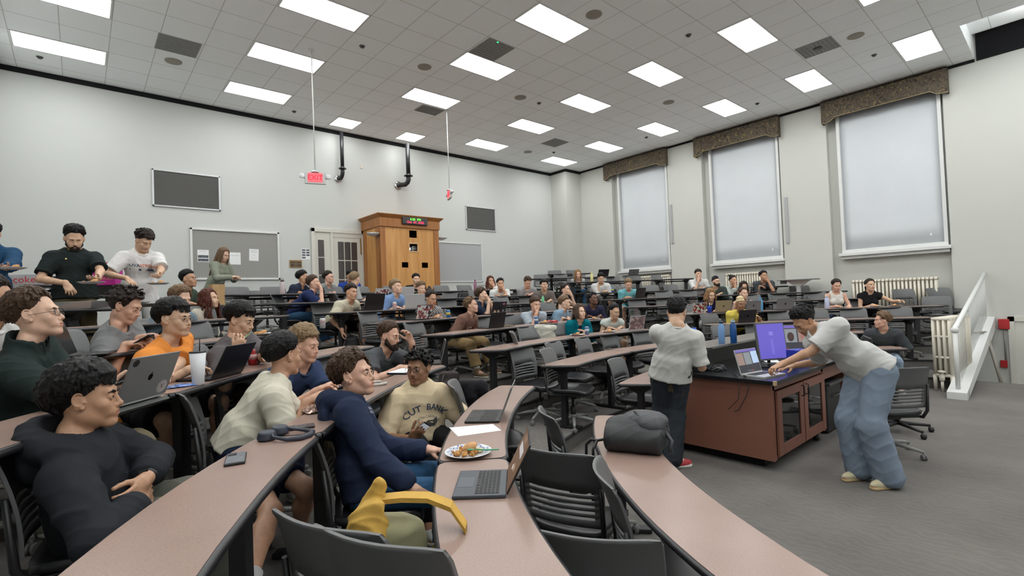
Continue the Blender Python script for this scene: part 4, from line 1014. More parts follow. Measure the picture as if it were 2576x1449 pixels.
# front panel cut round the openings
def panel_with_holes(mb,x0,x1,z0,z1,y,th,hs):
    xs=sorted({x0,x1,*[h[0]-h[2]/2 for h in hs],*[h[0]+h[2]/2 for h in hs]});zs=sorted({z0,z1,*[h[1]-h[3]/2 for h in hs],*[h[1]+h[3]/2 for h in hs]})
    for a,b in zip(xs,xs[1:]):
        run=None
        for c_,d_ in zip(zs,zs[1:]):
            mx,mz=(a+b)/2,(c_+d_)/2
            if any(abs(mx-h[0])<h[2]/2 and abs(mz-h[1])<h[3]/2 for h in hs):
                if run: mb.lim((a,y,run[0]),(b,y+th,run[1]));run=None
            else: run=(run[0],d_) if run else (c_,d_)
        if run: mb.lim((a,y,run[0]),(b,y+th,run[1]))
m=MB();panel_with_holes(m,bx0+.10,bx1-.14,fz7,3.72,by0,.02,holes);m.obj('front_panel',OAK,e,o0)
m=MB();m.lim((bx0,by0-.02,fz7),(bx0+.14,by0+.05,3.72),bev=.004);m.lim((bx1-.16,by0-.02,fz7),(bx1,by0+.05,3.72),bev=.004);m.lim((bx0-.0,by0+.03,fz7),(bx0+.02,by0+.24,3.72));m.lim((bx0,by1-.25,fz7),(bx0+.02,by1,3.72));m.obj('corner_post',OAKD,e,o0)
m=MB();m.lim((bx0+.012,by0+.2,fz7),(bx0+.03,by1-.2,3.72));m.lim((bx1-.03,by0+.05,fz7),(bx1-.01,by1,3.72));m.obj('side_panel',OAK,e,o0)
m=MB();m.lim((bx0+.02,by0+.24,3.0),(bx0+.04,by0+.26,3.02));m.lim((bx0-.02,by0-.05,3.62),(bx1+.02,by1,3.84),bev=.004)
v=[(bx0-.02,by0-.05,3.84),(bx1+.02,by0-.05,3.84),(bx1+.02,by1,3.84),(bx0-.02,by1,3.84),(bx0-.10,by0-.13,3.92),(bx1+.10,by0-.13,3.92),(bx1+.10,by1,3.92),(bx0-.10,by1,3.92)];m.quadbox(v);m.lim((bx0-.10,by0-.13,3.92),(bx1+.10,by1,3.935));m.obj('cornice',OAKD,e,o0)
m=MB();m.lim((6.2,by0+.35,2.4),(7.1,by0+.37,3.7));m.lim((6.25,by0+.02,3.35),(6.27,by0+.35,3.6));m.obj('interior',M_plain('booth_dark',(.006,.006,.008),.9),e,o0)
m=MB();h=holes[1]
for lo,hi in(((h[0]-h[2]/2-.03,by0-.012,h[1]-h[3]/2-.03),(h[0]-h[2]/2,by0+.0,h[1]+h[3]/2+.03)),((h[0]+h[2]/2,by0-.012,h[1]-h[3]/2-.03),(h[0]+h[2]/2+.03,by0,h[1]+h[3]/2+.03)),((h[0]-h[2]/2,by0-.012,h[1]-h[3]/2-.03),(h[0]+h[2]/2,by0,h[1]-h[3]/2)),((h[0]-h[2]/2,by0-.012,h[1]+h[3]/2),(h[0]+h[2]/2,by0,h[1]+h[3]/2+.03))): m.lim(lo,hi)
m.obj('opening_frame',M_plain('pale_wood',(.62,.38,.18),.5),e,o0)
m=MB();m.lim((6.40,by0-.026,3.30),(6.405,by0-.02,3.31));m.bm.free()
m=MB();m.lim((bx0+.03,by0-.032,3.50),(bx0+.12,by0-.02,3.51));m.lim((bx1-.14,by0-.032,3.50),(bx1-.02,by0-.02,3.51));m.obj('moulding',OAK,e,o0)
pj=empty('projector',(6.60,by0+.22,3.05),'projector with a shining lens inside the framed booth opening','projector')
m=MB();m.box((0,0,.05),(.30,.26,.1),bev=.01);m.obj('body',M_plain('proj_grey',(.12,.12,.13),.4),pj);m=MB();A=np.array([[1,0,0],[0,0,1],[0,-1,0]]);m.lathe((-.075,-.135,.035),[(.03,0),(.03,.02),(0,.015)],18,ax=A);m.obj('lens',M_emit('projector_lens',(.75,.85,1),25),pj)
m=MB();m.box((.02,-.15,.03),(.012,.012,.18));m.box((.06,-.15,.10),(.1,.012,.012));m.box((.08,-.15,.04),(.08,.01,.01));m.obj('bracket',ALU,pj)
# clock on the cornice
e=empty('digital_clock',(6.53,by0-.07,3.80),'digital clock showing green time over red date on the booth cornice','clock')
m=MB();m.box((.09,-.01,.0),(.74,.06,.20),bev=.02);
for s in(-1,1): m.lathe((.09+s*.37,-.01,-.10),[(.03,0),(.09,.0),(.09,.2),(.03,.2)],20) if False else None
m.obj('case',M_plain('clock_case',(.03,.032,.035),.35),e)
m=MB();m.box((.09,-.042,.0),(.58,.004,.155));m.obj('display',M_plain('clock_face',(.035,.03,.032),.3),e)
text_mesh('6:30  PM',.085,WM,(.09,-.046,.035),M_emit('led_green',(.15,1,.05),3),e,'time_digits',spacing=1.05);text_mesh('Oct  07, 2025',.085,WM,(.09,-.046,-.040),M_emit('led_red',(1,.03,.10),3),e,'date_digits',spacing=1.05)
for x,s,lb in((bx0-.12,-1,'white wall lamp on the left side of the booth'),(bx1+.16,1,'white wall lamp on the right side of the booth')):
    e=empty('wall_lamp',(x,by0+.12,3.42),lb,'lamp','booth side lamps')
    m=MB();m.lathe((0,0,0),[(.02,-.05),(.07,-.045),(.16,.0),(.165,.02),(.15,.03),(.02,.05)],24);m.box((-s*.1,0,0),(.12,.06,.03));m.obj('shade',M_plain('lamp_white',(.62,.63,.64),.25,.3),e)
    m=MB();m.lathe((0,0,0),[(.168,.004),(.171,.01),(.168,.016)],24);m.obj('rim',CHROME,e)
# ---------------------------------------------------------------- long curved desks
ORD=['front','second','third','fourth','fifth','sixth','seventh','eighth','ninth','tenth','eleventh']
def pol(r,a): a=math.radians(a);return np.array([CX+r*math.sin(a),CY+r*math.cos(a)])
def inter(poly,a):
    """front/back edge radius at bearing a from a list of (bearing, radius)"""
    return float(np.interp(a,[p[0] for p in poly],[p[1] for p in poly]))
TW=.385
SHAPE={}    # (section,row): (front profile, back profile) where the desks differ from a true arc
def desk(sec,n,a0,a1,label,group='curved laminate desks',cut0=0,cut1=0,nseg=None,legs=None):
    fp,bp=SHAPE.get((sec,n),(None,None));T=TZ(n);N_=max(4,int(abs(a1-a0)/1.6)) if nseg is None else nseg
    mid=pol(RR(n)+TW/2,(a0+a1)/2);e=empty('curved_desk',(mid[0],mid[1],FZ(n)),label,'desk',group);o_=(mid[0],mid[1],FZ(n))
    F=[];B=[]
    for i in range(N_+1):
        u=i/N_
        af=a0+cut0+(a1-a0-cut0-cut1)*u;ab=a0+(a1-a0)*u
        F.append(pol(inter(fp,af) if fp else RR(n),af));B.append(pol(inter(bp,ab) if bp else RR(n)+TW,ab))
    # rounded ends: nudge the corner points
    def outline(ex):
        P=[]
        for i,p in enumerate(F): P.append(p)
        for p in B[::-1]: P.append(p)
        return P
    P=outline(0);A=sum(P[i][0]*P[(i+1)%len(P)][1]-P[(i+1)%len(P)][0]*P[i][1] for i in range(len(P)))
    if A<0: P=P[::-1]
    # soften the corners
    Q=[]
    m_=len(P)
    for i,p in enumerate(P):
        a,b=P[i-1],P[(i+1)%m_];d1=nrm(a-p);d2=nrm(b-p)
        if d1@d2>-.8:
            rr=min(.05,np.linalg.norm(a-p)*.4,np.linalg.norm(b-p)*.4)
            for f in(0,.33,.67,1): s0=p+d1*rr*(1-f)**2+d2*rr*f**2;Q.append(s0)
        else: Q.append(p)
    m=MB();m.prism(Q,T-.006,T,0);m.obj('tabletop',LAM,e,o_)
    c=sum(Q)/len(Q);m=MB()
    m.prism(Q,T-.034,T-.006,0)
    for f in m.bm.faces: pass
    n_=len(Q)
    for i in range(n_):   # bull-nosed black edging
        m.tube([(Q[i][0],Q[i][1],T-.018),(Q[(i+1)%n_][0],Q[(i+1)%n_][1],T-.018)],.0165,6,cap=False)
    m.obj('edging',BLKEDGE,e,o_)
    for a in (legs if legs is not None else np.linspace(a0+(a1-a0)*.14,a1-(a1-a0)*.14,2 if abs(a1-a0)*RR(n)/57<3 else 3)):
        rc=RR(n)+.20 if not fp else (inter(fp,a)+inter(bp,a))/2;p=pol(rc,a);z=-math.radians(a)
        m=MB();m.box((p[0],p[1],(FZ(n)+T-.04)/2),(.085,.06,T-.04-FZ(n)),z,bev=.006)
        R_=Rz(z)
        m.quadbox([np.array([p[0],p[1],0])+R_@np.array(q) for q in((-.04,-.03,T-.12),(.04,-.03,T-.12),(.04,.03,T-.12),(-.04,.03,T-.12),(-.04,-.16,T-.04),(.04,-.16,T-.04),(.04,.16,T-.04),(-.04,.16,T-.04))])
        pf=pol(rc+.03,a);m.box((pf[0],pf[1],FZ(n)+.02),(.075,.46,.03),z,bev=.006);m.obj('leg',BLK,e,o_)
    p0,p1=pol(RR(n)+.24,a0+(a1-a0)*.12),pol(RR(n)+.24,a1-(a1-a0)*.12)
    m=MB();k=6
    for i in range(k):
        qa=a0+(a1-a0)*(.12+.76*i/k);qb=a0+(a1-a0)*(.12+.76*(i+1)/k);rc=RR(n)+.22 if not fp else (inter(fp,qa)+inter(bp,qa))/2
        x,y=pol(rc,qa),pol(rc,qb);m.tube([(x[0],x[1],T-.075),(y[0],y[1],T-.075)],.016,6,cap=False)
    m.obj('support_rail',BLK,e,o_)
    DESKS.append((sec,n,a0,a1));return e
DESKS=[]
def bear(px,py,n):
    p=PZ(px,py,TZ(n));return math.degrees(math.atan2(p[0]-CX,p[1]-CY)),math.hypot(p[0]-CX,p[1]-CY)
def prof(pts,n):
    return sorted([bear(x,y,n) for x,y in pts])
# near desks follow the edges measured in the hall
f0=prof([(1610,1045),(1666,1147),(1744,1210),(1900,1330),(2085,1449)],0);b0=prof([(1499,1045),(1508,1130),(1557,1217),(1628,1302),(1737,1397),(1796,1446)],0)
f1=prof([(1345,971),(1303,1016),(1275,1068),(1271,1093),(1276,1155),(1301,1249),(1350,1323),(1434,1449)],1);b1=prof([(1260,969),(1219,989),(1142,1073),(1110,1140),(1098,1186),(1097,1248),(1106,1372),(1118,1446)],1)
f2=prof([(1138,914),(910,1016),(799,1090),(726,1160),(594,1314),(492,1447)],2);b2=prof([(1052,925),(800,1035),(625,1101),(468,1206),(349,1290),(209,1391),(168,1430)],2)
def ext(p,r): return p if p[0][0]<-100 else [(-110,r)]+p
def smooth(p):
    q=[p[0]]+[(p[i][0],(p[i-1][1]+2*p[i][1]+p[i+1][1])/4) for i in range(1,len(p)-1)]+[p[-1]]
    return q
f0,b0,f1,b1,f2,b2=[ext(smooth(smooth(p)),p[0][1]) for p in(f0,b0,f1,b1,f2,b2)]
SHAPE[('L',0)]=(f0,b0);SHAPE[('L',1)]=(f1,b1);SHAPE[('L',2)]=(f2,b2)
LN={'L':'left block','M':'centre block','R':'right block by the windows'}
desk('L',0,-36,-66,'near front-row desk carrying the black backpack',cut0=0);desk('L',0,-66.4,-92,'front-row desk running out at the bottom of the view')
desk('L',1,-32.2,-53.6,'second-row desk holding the paper plate and the black laptop with a printed sheet');desk('L',1,-53.8,-84,'second-row desk holding the slim dark laptop with its keyboard towards the navy hoodie',legs=[-60,-78])
desk('L',2,-31,-53.5,'third-row desk with the headphones, under the bearded man\'s notebook',cut0=-.5);desk('L',2,-53.7,-84,'near third-row desk where a grey phone lies alone',legs=[-58,-80])
desk('L',3,-29.5,-50.5,'fourth-row desk with the tall white tumbler');desk('L',3,-50.7,-72,'fourth-row desk under the sleeve of the dark fleece pullover')
desk('L',4,-30.3,-48,'fifth-row desk end holding the silver soda can');desk('L',4,-48.2,-64,'fifth-row desk with the sticker-covered dark laptop')
desk('L',5,-25,-44,'sixth-row left desk ending at the aisle');desk('L',6,-33,-56,'seventh-row left desk with the foil catering trays')
desk('L',7,-30,-48,'eighth-row left desk with the pink snack box');desk('L',8,-29,-41,'ninth-row left desk with the red and silver soda box');desk('L',9,-29,-38,'tenth-row left desk against the far left wall')
rest={0:[(-18.8,-2),(4,22),(24,48.6)],1:[(-19.2,-2),(-1.8,14),(22,35),(35.2,49)],2:[(-20.3,-4),(-3.8,14),(26.5,42),(42.2,62)],3:[(-18.9,-3),(-2.8,15),(27,44),(44.2,66)],4:[(-19.5,-3),(-2.8,15),(21.8,40),(40.2,58)],5:[(-20.5,-4),(-3.8,15),(21.4,40),(40.2,58)],
      6:[(-22.5,-6),(-5.8,15),(22,40),(40.2,52)],7:[(-22.8,-8),(-7.8,14.3)],8:[(22.3,36),(36.2,42)],9:[(19.9,32)],10:[(23.6,30)]}
names={(0,0):'front-row desk beside the standing man at the console',(0,1):'front-row desk hidden behind the lectern console',(0,2):'front-row desk where the man in the dark oversized tee sits',(1,0):'second-row centre desk end with empty grey chairs behind',(1,1):'second-row centre desk behind the standing man',(2,0):'third-row centre desk by the teal cardigan',(3,0):'fourth-row centre desk of the man in the brown tee',(3,1):'fourth-row centre desk of the man in the light blue tee',(4,0):'fifth-row centre desk with the sticker-covered laptop',(5,0):'sixth-row centre desk with the large black laptop',(6,0):'seventh-row centre desk end beside the man in jeans',(7,0):'eighth-row centre desk with the pale tumbler at its end',(8,0):'ninth-row right desk where the blonde woman sits',(9,0):'tenth-row desk with an open laptop, near the column',(10,0):'last desk at the very back near the corner column',(2,2):'third-row right desk of the man in yellow',(3,2):'fourth-row right desk with laptops in front of the curly-haired woman'}
for n,segs in rest.items():
    for i,(a0,a1) in enumerate(segs):
        sec='R' if a0>18 else 'M';lb=names.get((n,i)) or '%s-row desk, %s, %s'%(ORD[n],LN[sec],'aisle end' if (sec=='M' and a0<-15) or (sec=='R' and a0<28) else 'far end')
        desk(sec,n,a0,a1,lb,cut0=(1.4 if sec=='M' and a0<-15 else 0)*(1 if n<6 else .5),legs=None)
# ---------------------------------------------------------------- swivel chairs
def make_chair():
    """pivot at the floor under the seat; the sitter faces +Y"""
    e=empty('swivel_chair',(0,0,0),'grey and black swivel chair','chair')
    # seat
    m=MB();P=[];n=10
    for i in range(n+1):
        u=i/n*2-1;row=[]
        for j in range(n+1):
            v=j/n*2-1;sx=.235*math.copysign(abs(u)**.9,u)*(1-.06*max(0,-v));q=(1-.12*abs(u)**4);y=.225*v*(1-.10*abs(u)**5);z=.455-.018*(1-u*u)*(1-v*v)+.012*(u*u)-.035*max(0,v)**4
            row.append(np.array([sx*(1-.10*abs(v)**5),y,z]))
        P.append(row)
    m.grid(P,thick=np.array([0,0,-.035]));m.obj('seat',SEATM,e,fixn=True)
    m=MB();m.box((0,0,.405),(.40,.38,.03),bev=.01);m.box((0,0,.375),(.16,.22,.04),bev=.01);m.obj('seat_pan',BLK,e)
    # back shell with five slots
    m=MB()
    def bp(u,v):   # u -1..1 across, v 0..1 up
        w=.225+.008*math.sin(v*3.1);x=w*u;y=-.215-.055*(1-u*u)*(.6+.4*v)-.10*v*v+.02*v+.05*abs(u)**3*0;z=.50+.40*v+(.0 if v<1 else 0)-.012*abs(u)**6*(1 if v>.95 else 0)
        return np.array([x,y,z])
    us=[-1,-.97,-.80,-.7,-.5,-.25,0,.25,.5,.7,.80,.97,1];vs=[0,.06]
    for s in range(5): vs+=[.10+s*.082,.10+s*.082+.034]
    vs+=[.60,.75,.88,.96,1.0]
    slots={(vs[2+2*s]) for s in range(5)}
    V={}
    def vt(i,j,k):
        key=(i,j,k)
        if key not in V:
            p=bp(us[i],vs[j])
            if j==len(vs)-1 and i in(0,len(us)-1): p=bp(us[i]*.955,vs[j])
            V[key]=m.bm.verts.new(tuple(p+np.array([0,-.012 if k else 0,0])))
        return V[key]
    hole=lambda i,j: (0<=j<len(vs)-1 and vs[j] in slots and 2<=i<len(us)-3)
    ni,nj=len(us)-1,len(vs)-1
    for i in range(ni):
        for j in range(nj):
            if hole(i,j): continue
            for k,o in((0,(vt(i,j,0),vt(i,j+1,0),vt(i+1,j+1,0),vt(i+1,j,0))),(1,(vt(i,j,1),vt(i+1,j,1),vt(i+1,j+1,1),vt(i,j+1,1)))):
                f=m.bm.faces.new(o);f.smooth=True
            for (di,dj,a,b) in((-1,0,(i,j),(i,j+1)),(1,0,(i+1,j+1),(i+1,j)),(0,-1,(i+1,j),(i,j)),(0,1,(i,j+1),(i+1,j+1))):
                q=(i+di,j+dj);out=not(0<=q[0]<ni and 0<=q[1]<nj)
                if out or hole(*q): m.bm.faces.new((vt(*a,0),vt(*a,1),vt(*b,1),vt(*b,0)))
    m.obj('backrest',PLG,e,fixn=True)
    for s in(-1,1):
        m=MB();m.tube([(s*.19,-.10,.395),(s*.215,-.20,.40),(s*.228,-.238,.47),(s*.226,-.262,.72)],[.014,.016,.015,.010],8)
        m.obj('back_bracket',BLK,e)
    m=MB();m.tube([(0,0,.37),(0,0,.22)],.016,10);m.tube([(0,0,.24),(0,0,.09)],.027,12);m.obj('gas_column',BLK,e)
    m=MB()
    for k in range(5):
        a=math.radians(72*k+18);d=np.array([math.cos(a),math.sin(a),0])
        m.tube([d*.02+np.array([0,0,.115]),d*.16+np.array([0,0,.10]),d*.30+np.array([0,0,.075])],[.024,.019,.013],8)
    m.lathe((0,0,.07),[(.03,0),(.036,.02),(.034,.07),(.02,.075)],16);m.obj('star_base',BASEG,e)
    for k in range(5):
        a=math.radians(72*k+18);d=np.array([math.cos(a),math.sin(a),0])*.295;m=MB();b=a+.9;A=np.stack([np.array([-math.sin(b),math.cos(b),0]),np.array([0,0,1.]),np.array([math.cos(b),math.sin(b),0])],1)
        for s in(-1,1): m.lathe(d+np.array([0,0,.028])+A[:,2]*(.012*s-.007),[(0,0),(.024,0),(.028,.004),(.028,.010),(.024,.014),(0,.014)],14,ax=A)
        m.tube([d+np.array([0,0,.03]),d+np.array([0,0,.075])],.008,6);m.obj('caster',CAST,e)
    return e
chair0=make_chair();index_kids();CH_N=[0];chair_pos=[]
def put_chair(x,y,z,az,label,group=None):
    """az = bearing the chair faces"""
    o=chair0 if CH_N[0]==0 else copy_tree(chair0);CH_N[0]+=1
    o.location=(x,y,z);o.rotation_euler=(0,0,-az);o['label']=label
    if group: o['group']=group
    elif 'group' in o: del o['group']
    chair_pos.append((x,y,n_of(z),az));return o
def n_of(z): return int(round(z/RISE))
def inview(p,mx=60):
    v=np.array(p)-np.array([0,0,ZC]);t=v@CF
    if t<.5: return None
    x=W/2+FPX*(v@CR)/t;y=H/2-FPX*(v@CU)/t
    return (x,y,t) if -mx<x<W+mx and -mx<y<H+mx else None
# ---------------------------------------------------------------- lectern console
def console():
    x0,x1,y0,y1=4.75,7.75,1.86,2.95;zt=.84;e=empty('lectern_console',(5.5,2.4,0),'reddish-brown lectern console with black counter and glass cabinet doors','lectern');o_=(5.5,2.4,0)
    xb=6.16
    m=MB();m.lim((x0,y0+.0,.10),(x0+.02,y1,zt-.035));m.obj('side_panel',LAMC,e,o_);m=MB();m.lim((x0+.02,y1-.02,.10),(x1,y1,zt+.15));m.obj('back_panel',LAMC,e,o_)
    m=MB();m.lim((x0+.02,y0+.02,.10),(xb,y0+.04,.12));m.lim((x0+.02,y0+.005,.10),(x0+.07,y0+.025,zt-.035));m.lim((xb-.05,y0+.005,.10),(xb,y1-.05,zt-.035));m.lim((x0+.02,y0+.005,zt-.10),(xb,y0+.025,zt-.035));m.lim((x0+.02,y0+.03,.10),(xb,y1,.12));m.obj('cabinet_body',LAMC,e,o_)
    for i,(a,b) in enumerate(((x0+.08,x0+.735),(x0+.755,xb-.03))):
        d=MB();w=.10
        for lo,hi in(((a,y0-.018,.13),(a+w,y0+.004,zt-.11)),((b-w,y0-.018,.13),(b,y0+.004,zt-.11)),((a+w,y0-.018,.13),(b-w,y0+.004,.13+w)),((a+w,y0-.018,zt-.11-w*.8),(b-w,y0+.004,zt-.11))): d.lim(lo,hi,bev=.002)
        do=d.obj('cabinet_door',LAMC,e,o_)
        g=MB();g.lim((a+w,y0-.008,.13+w),(b-w,y0-.004,zt-.11-w*.8));g.obj('glass_pane',M_plain('tinted_glass',(.008,.009,.010),.06,spec=.6),do,o_)
        hx=b-.05 if i==0 else a+.05;g=MB();g.tube([(hx,y0-.018,.60),(hx,y0-.045,.60),(hx,y0-.045,.70),(hx,y0-.018,.70)],.006,8);g.obj('handle',BLK,do,o_)
    m=MB();m.prism([(x0-.04,y0-.05),(x1,y0-.05),(x1,y1+.02),(x0-.04,y1+.02)],zt-.035,zt);m.obj('counter',M_plain('black_counter',(.012,.012,.013),.22,spec=.6),e,o_)
    m=MB();m.lim((xb,y0+.03,zt-.20),(x1,y0+.05,zt-.035));m.lim((7.15,y0+.02,.02),(7.20,y1,zt-.035));m.lim((x1-.03,y0+.02,.02),(x1,y1,zt-.035));m.lim((7.2,y0+.02,.05),(x1,y0+.04,zt-.2));m.obj('apron',LAMC,e,o_)
    # raised shelf towards the audience
    m=MB();m.lim((x0+.02,y1-.12,zt),(x1,y1-.10,zt+.20));m.lim((x0+.02,y1+.0,zt-.1),(x1,y1+.02,zt+.20));m.obj('riser',M_plain('riser_black',(.014,.014,.015),.4),e,o_)
    m=MB();m.lim((x0-.06,y1-.30,zt+.20),(x1+.02,y1+.08,zt+.228),bev=.004);m.obj('shelf',M_plain('shelf_top',(.16,.155,.15),.22,spec=.6),e,o_)
    m=MB();m.lim((x0+.12,y0+.14,.0),(xb-.10,y1-.1,.10));m.obj('plinth',M_plain('plinth_black',(.006,.006,.007),.8),e,o_)
    for x,y in((x0+.10,y1-.06),(xb-.1,y0+.07),(x1-.1,y0+.1)):
        m=MB();m.lathe((x,y,.035),[(0,-.035),(.03,-.03),(.035,0),(.03,.03),(0,.035)],12);m.obj('caster',BLK,e,o_)
    m=MB();m.lim((x0-.042,y0-.055,zt-.036),(x0-.01,y0-.03,zt+.001));m.obj('corner_chip',M_plain('raw_wood',(.5,.35,.2),.7),e,o_)
console()
# ---------------------------------------------------------------- radiators, rail, steps, right-hand corner
def radiator(o,n,pitch,h,w,az,label,grp=None):
    e=empty('cast_iron_radiator',o,label,'radiator',grp,az)
    for i in range(n):
        x=(i-(n-1)/2)*pitch;m=MB()
        for y in np.linspace(-w/2+.02,w/2-.02,3):
            m.tube([(x,y,.10),(x,y,h-.06)],pitch*.34,8)
        m.tube([(x,-w/2,h-.07),(x,-w/4,h-.03),(x,w/4,h-.03),(x,w/2,h-.07)],pitch*.42,8);m.tube([(x,-w/2,.13),(x,0,.10),(x,w/2,.13)],pitch*.42,8)
        if i in(0,n-1):
            for y in(-w/2+.02,w/2-.02): m.tube([(x,y,.12),(x,y,0)],[pitch*.34,pitch*.28],8)
        m.obj('radiator_section',CREAM,e)
    m=MB();m.tube([(n*pitch/2,0,.12),(n*pitch/2+.06,0,.12),(n*pitch/2+.06,0,0)],.018,8);m.lathe((n*pitch/2+.06,0,.12),[(.0,0),(.03,.01),(.03,.05),(.045,.06),(.045,.07),(0,.07)],12);m.obj('valve',CREAM,e)
radiator((13.62,2.64,FZ(4)+.30),22,.070,.84,.18,math.pi/2,'long cream radiator on the window wall behind the woman in black','window radiators')
radiator((13.60,5.90,FZ(6)+.35),15,.064,.80,.18,math.pi/2,'cream radiator on the wall under the middle window','window radiators')
radiator((13.60,8.72,FZ(8)+.1),18,.064,.80,.18,math.pi/2,'cream radiator under the window nearest the column','window radiators')
def tall_radiator():
    # end-on tall radiator by the rail
    a=PZ(2350,985,0);b=PZ(2398,985,0);e=empty('tall_radiator',((a[0]+b[0])/2,(a[1]+b[1])/2,0),'tall cream radiator standing end-on beside the white rail','radiator')
    d=nrm(np.array([b[0]-a[0],b[1]-a[1],0]));wd=np.linalg.norm(b-a)+.02;k=np.array([-d[1],d[0],0]);k=k if k[0]>0 else -k
    k=np.array([.985,-.17,0]);d=np.array([-k[1],k[0],0])*-1;h=1.17
    for i in range(14):
        c=k*(.035+.062*i);m=MB()
        for u in(-.36,-.12,.12,.36): m.tube([c+d*wd*u+np.array([0,0,.22]),c+d*wd*u+np.array([0,0,h-.05])],.022,8)
        for z in(.24,.52,.84,h-.06): m.tube([c-d*wd*.42+np.array([0,0,z]),c+d*wd*.42+np.array([0,0,z])],.026 if z in(.24,h-.06) else .02,8)
        if i in(0,13):
            for u in(-.38,.38): m.tube([c+d*wd*u+np.array([0,0,.24]),c+d*wd*u],[.028,.022],8)
        m.obj('radiator_section',CREAM,e)
    m=MB();c=-k*.03;m.tube([c+np.array([0,0,.0]),c+np.array([0,0,.16])],.02,10);m.lathe(c+np.array([0,0,.16]),[(.02,0),(.035,.02),(.035,.08),(.02,.10),(.02,.13),(.05,.14),(.05,.16),(0,.17)],14);m.tube([c+np.array([0,0,.2]),c+k*.05+np.array([0,0,.2])],.018,8);m.obj('valve',CREAM,e)
tall_radiator()
def rail():
    e=empty('stair_rail',(9.55,1.20,0),'white sloping stair rail with thin upright bars beside the wall','railing');o_=(9.55,1.20,0)
    b0=np.array([9.50,1.16,0]);b1=np.array([13.66,1.16,.86]);y=1.16
    m=MB();m.quadbox([(9.40,1.05,0),(9.62,1.05,0),(9.62,1.27,0),(9.40,1.27,0),(9.40,1.05,.10),(9.62,1.05,.14),(9.62,1.27,.14),(9.40,1.27,.10)])
    m.quadbox([(9.55,1.05,.0),(9.85,1.05,0),(9.85,1.27,0),(9.55,1.27,0),(9.55,1.05,.12),(13.70,1.05,.98),(13.70,1.27,.98),(9.55,1.27,.12)]) if False else m.quadbox([(9.58,1.05,0),(13.70,1.05,.72),(13.70,1.27,.72),(9.58,1.27,0),(9.58,1.05,.13),(13.70,1.05,.96),(13.70,1.27,.96),(9.58,1.27,.13)])
    m.obj('stringer',WHITE,e,o_,fixn=True)
    m=MB();m.tube([(9.55,y,.10),(9.55,y,.98)],.028,10);m.tube([(9.55,y,.98),(9.60,y,1.01),(13.66,y,1.83)],.034,12);m.lathe((9.55,y,.98),[(0,.05),(.045,.03),(.045,-.02),(.03,-.04)],12);m.obj('handrail',WHITE,e,o_)
    for i in range(44):
        x=9.68+i*.09;m=MB();m.tube([(x,y,.13+.20*(x-9.58)),(x,y,1.0+.199*(x-9.58))],.0032,5);m.obj('baluster',WHITE,e,o_)
    m=MB();a=PX(2480,835,12.6);b=PX(2522,972,12.2);m.tube([a,b],.028,8);m.tube([PX(2436,838,12.0),a],.018,8);m.obj('brace',M_plain('weathered_pipe',(.32,.29,.25),.6),e,o_)
rail()
p=PX(2526,815,XR-.001);m=MB();m.box((-.03,0,0),(.06,.16,.20),bev=.008);o=m.obj('fire_alarm_pull',M_plain('alarm_red',(.40,.02,.02),.4));o.location=tuple(p);tag(o,'red fire alarm pull box on the wall near the small door','fire alarm')
p2=PX(2526,915,XR-.001);m=MB();m.box((-.025,0,0),(.05,.10,.14),bev=.006);o2=m.obj('alarm_box',M_plain('alarm_red',(.4,.02,.02)));o2.location=tuple(p2);tag(o2,'small red box low on the wall under the alarm pull','alarm box')
m=MB();m.tube([(-.02,0,-.1),(-.02,.0,p2[2]-p[2]+.07)],.012,8);m.obj('conduit',M_plain('conduit_grey',(.3,.3,.29),.5),o)
m=MB();a=PX(2552,808,XR-.001);m.lim((XR-.03,-.6,-1.25),(XR,a[1],a[2]));m.lim((XR-.05,a[1],-1.25),(XR,a[1]+.09,a[2]+.09));m.lim((XR-.05,-.6,a[2]),(XR,a[1]+.09,a[2]+.09));m.obj('door_2',DP,kind='structure')
# pole-mounted height table by the wall
e=empty('standing_desk',(13.20,4.42,FZ(5)),'small grey standing desk on one white column by the window wall','desk')
zt=1.68+18*10.9/1240;zt=1.88
m=MB();m.box((0,0,zt-FZ(5)),(.55,.85,.025),.15,bev=.008);m.box((-.1,.3,zt-FZ(5)-.05),(.1,.12,.08));m.obj('tabletop',M_plain('desk_grey',(.20,.205,.21),.5),e)
m=MB();m.box((0,0,(zt-FZ(5)-.04)/2),(.07,.09,zt-FZ(5)-.04),.15,bev=.006);m.quadbox([(-.04,-.05,zt-FZ(5)-.16),(.04,-.05,zt-FZ(5)-.16),(.04,.05,zt-FZ(5)-.16),(-.04,.05,zt-FZ(5)-.16),(-.06,-.28,zt-FZ(5)-.013),(.06,-.28,zt-FZ(5)-.013),(.06,.28,zt-FZ(5)-.013),(-.06,.28,zt-FZ(5)-.013)]);m.obj('column',WHITE,e)
m=MB();m.box((0,0,.02),(.5,.5,.04),bev=.008);m.obj('base',WHITE,e)
# thin grey strips on the window wall
for y,z0,z1,lb in((8.10,3.19,4.38,'thin grey vertical strip on the wall between the two far windows'),(4.834,2.84,4.02,'thin grey vertical strip on the wall right of the middle window')):
    m=MB();m.lim((-.03,-.035,-(z1-z0)/2),(0,.035,(z1-z0)/2),bev=.004);o=m.obj('wall_strip',M_plain('strip_grey',(.36,.37,.38),.5));o.location=(XR,y-.05,(z0+z1)/2);tag(o,lb,'strip','grey wall strips')
# ---------------------------------------------------------------- people
TS=1.0
def W3(px,py,t): return tuple(P3(px,py,t*TS))
def A(px,py,t,**k): k['w']=W3(px,py,t);return k
def HP(px,py,t,z): return P3(px,py,t*TS)*[1,1,0]+[0,0,z]
BLKC=(.012,.012,.014)
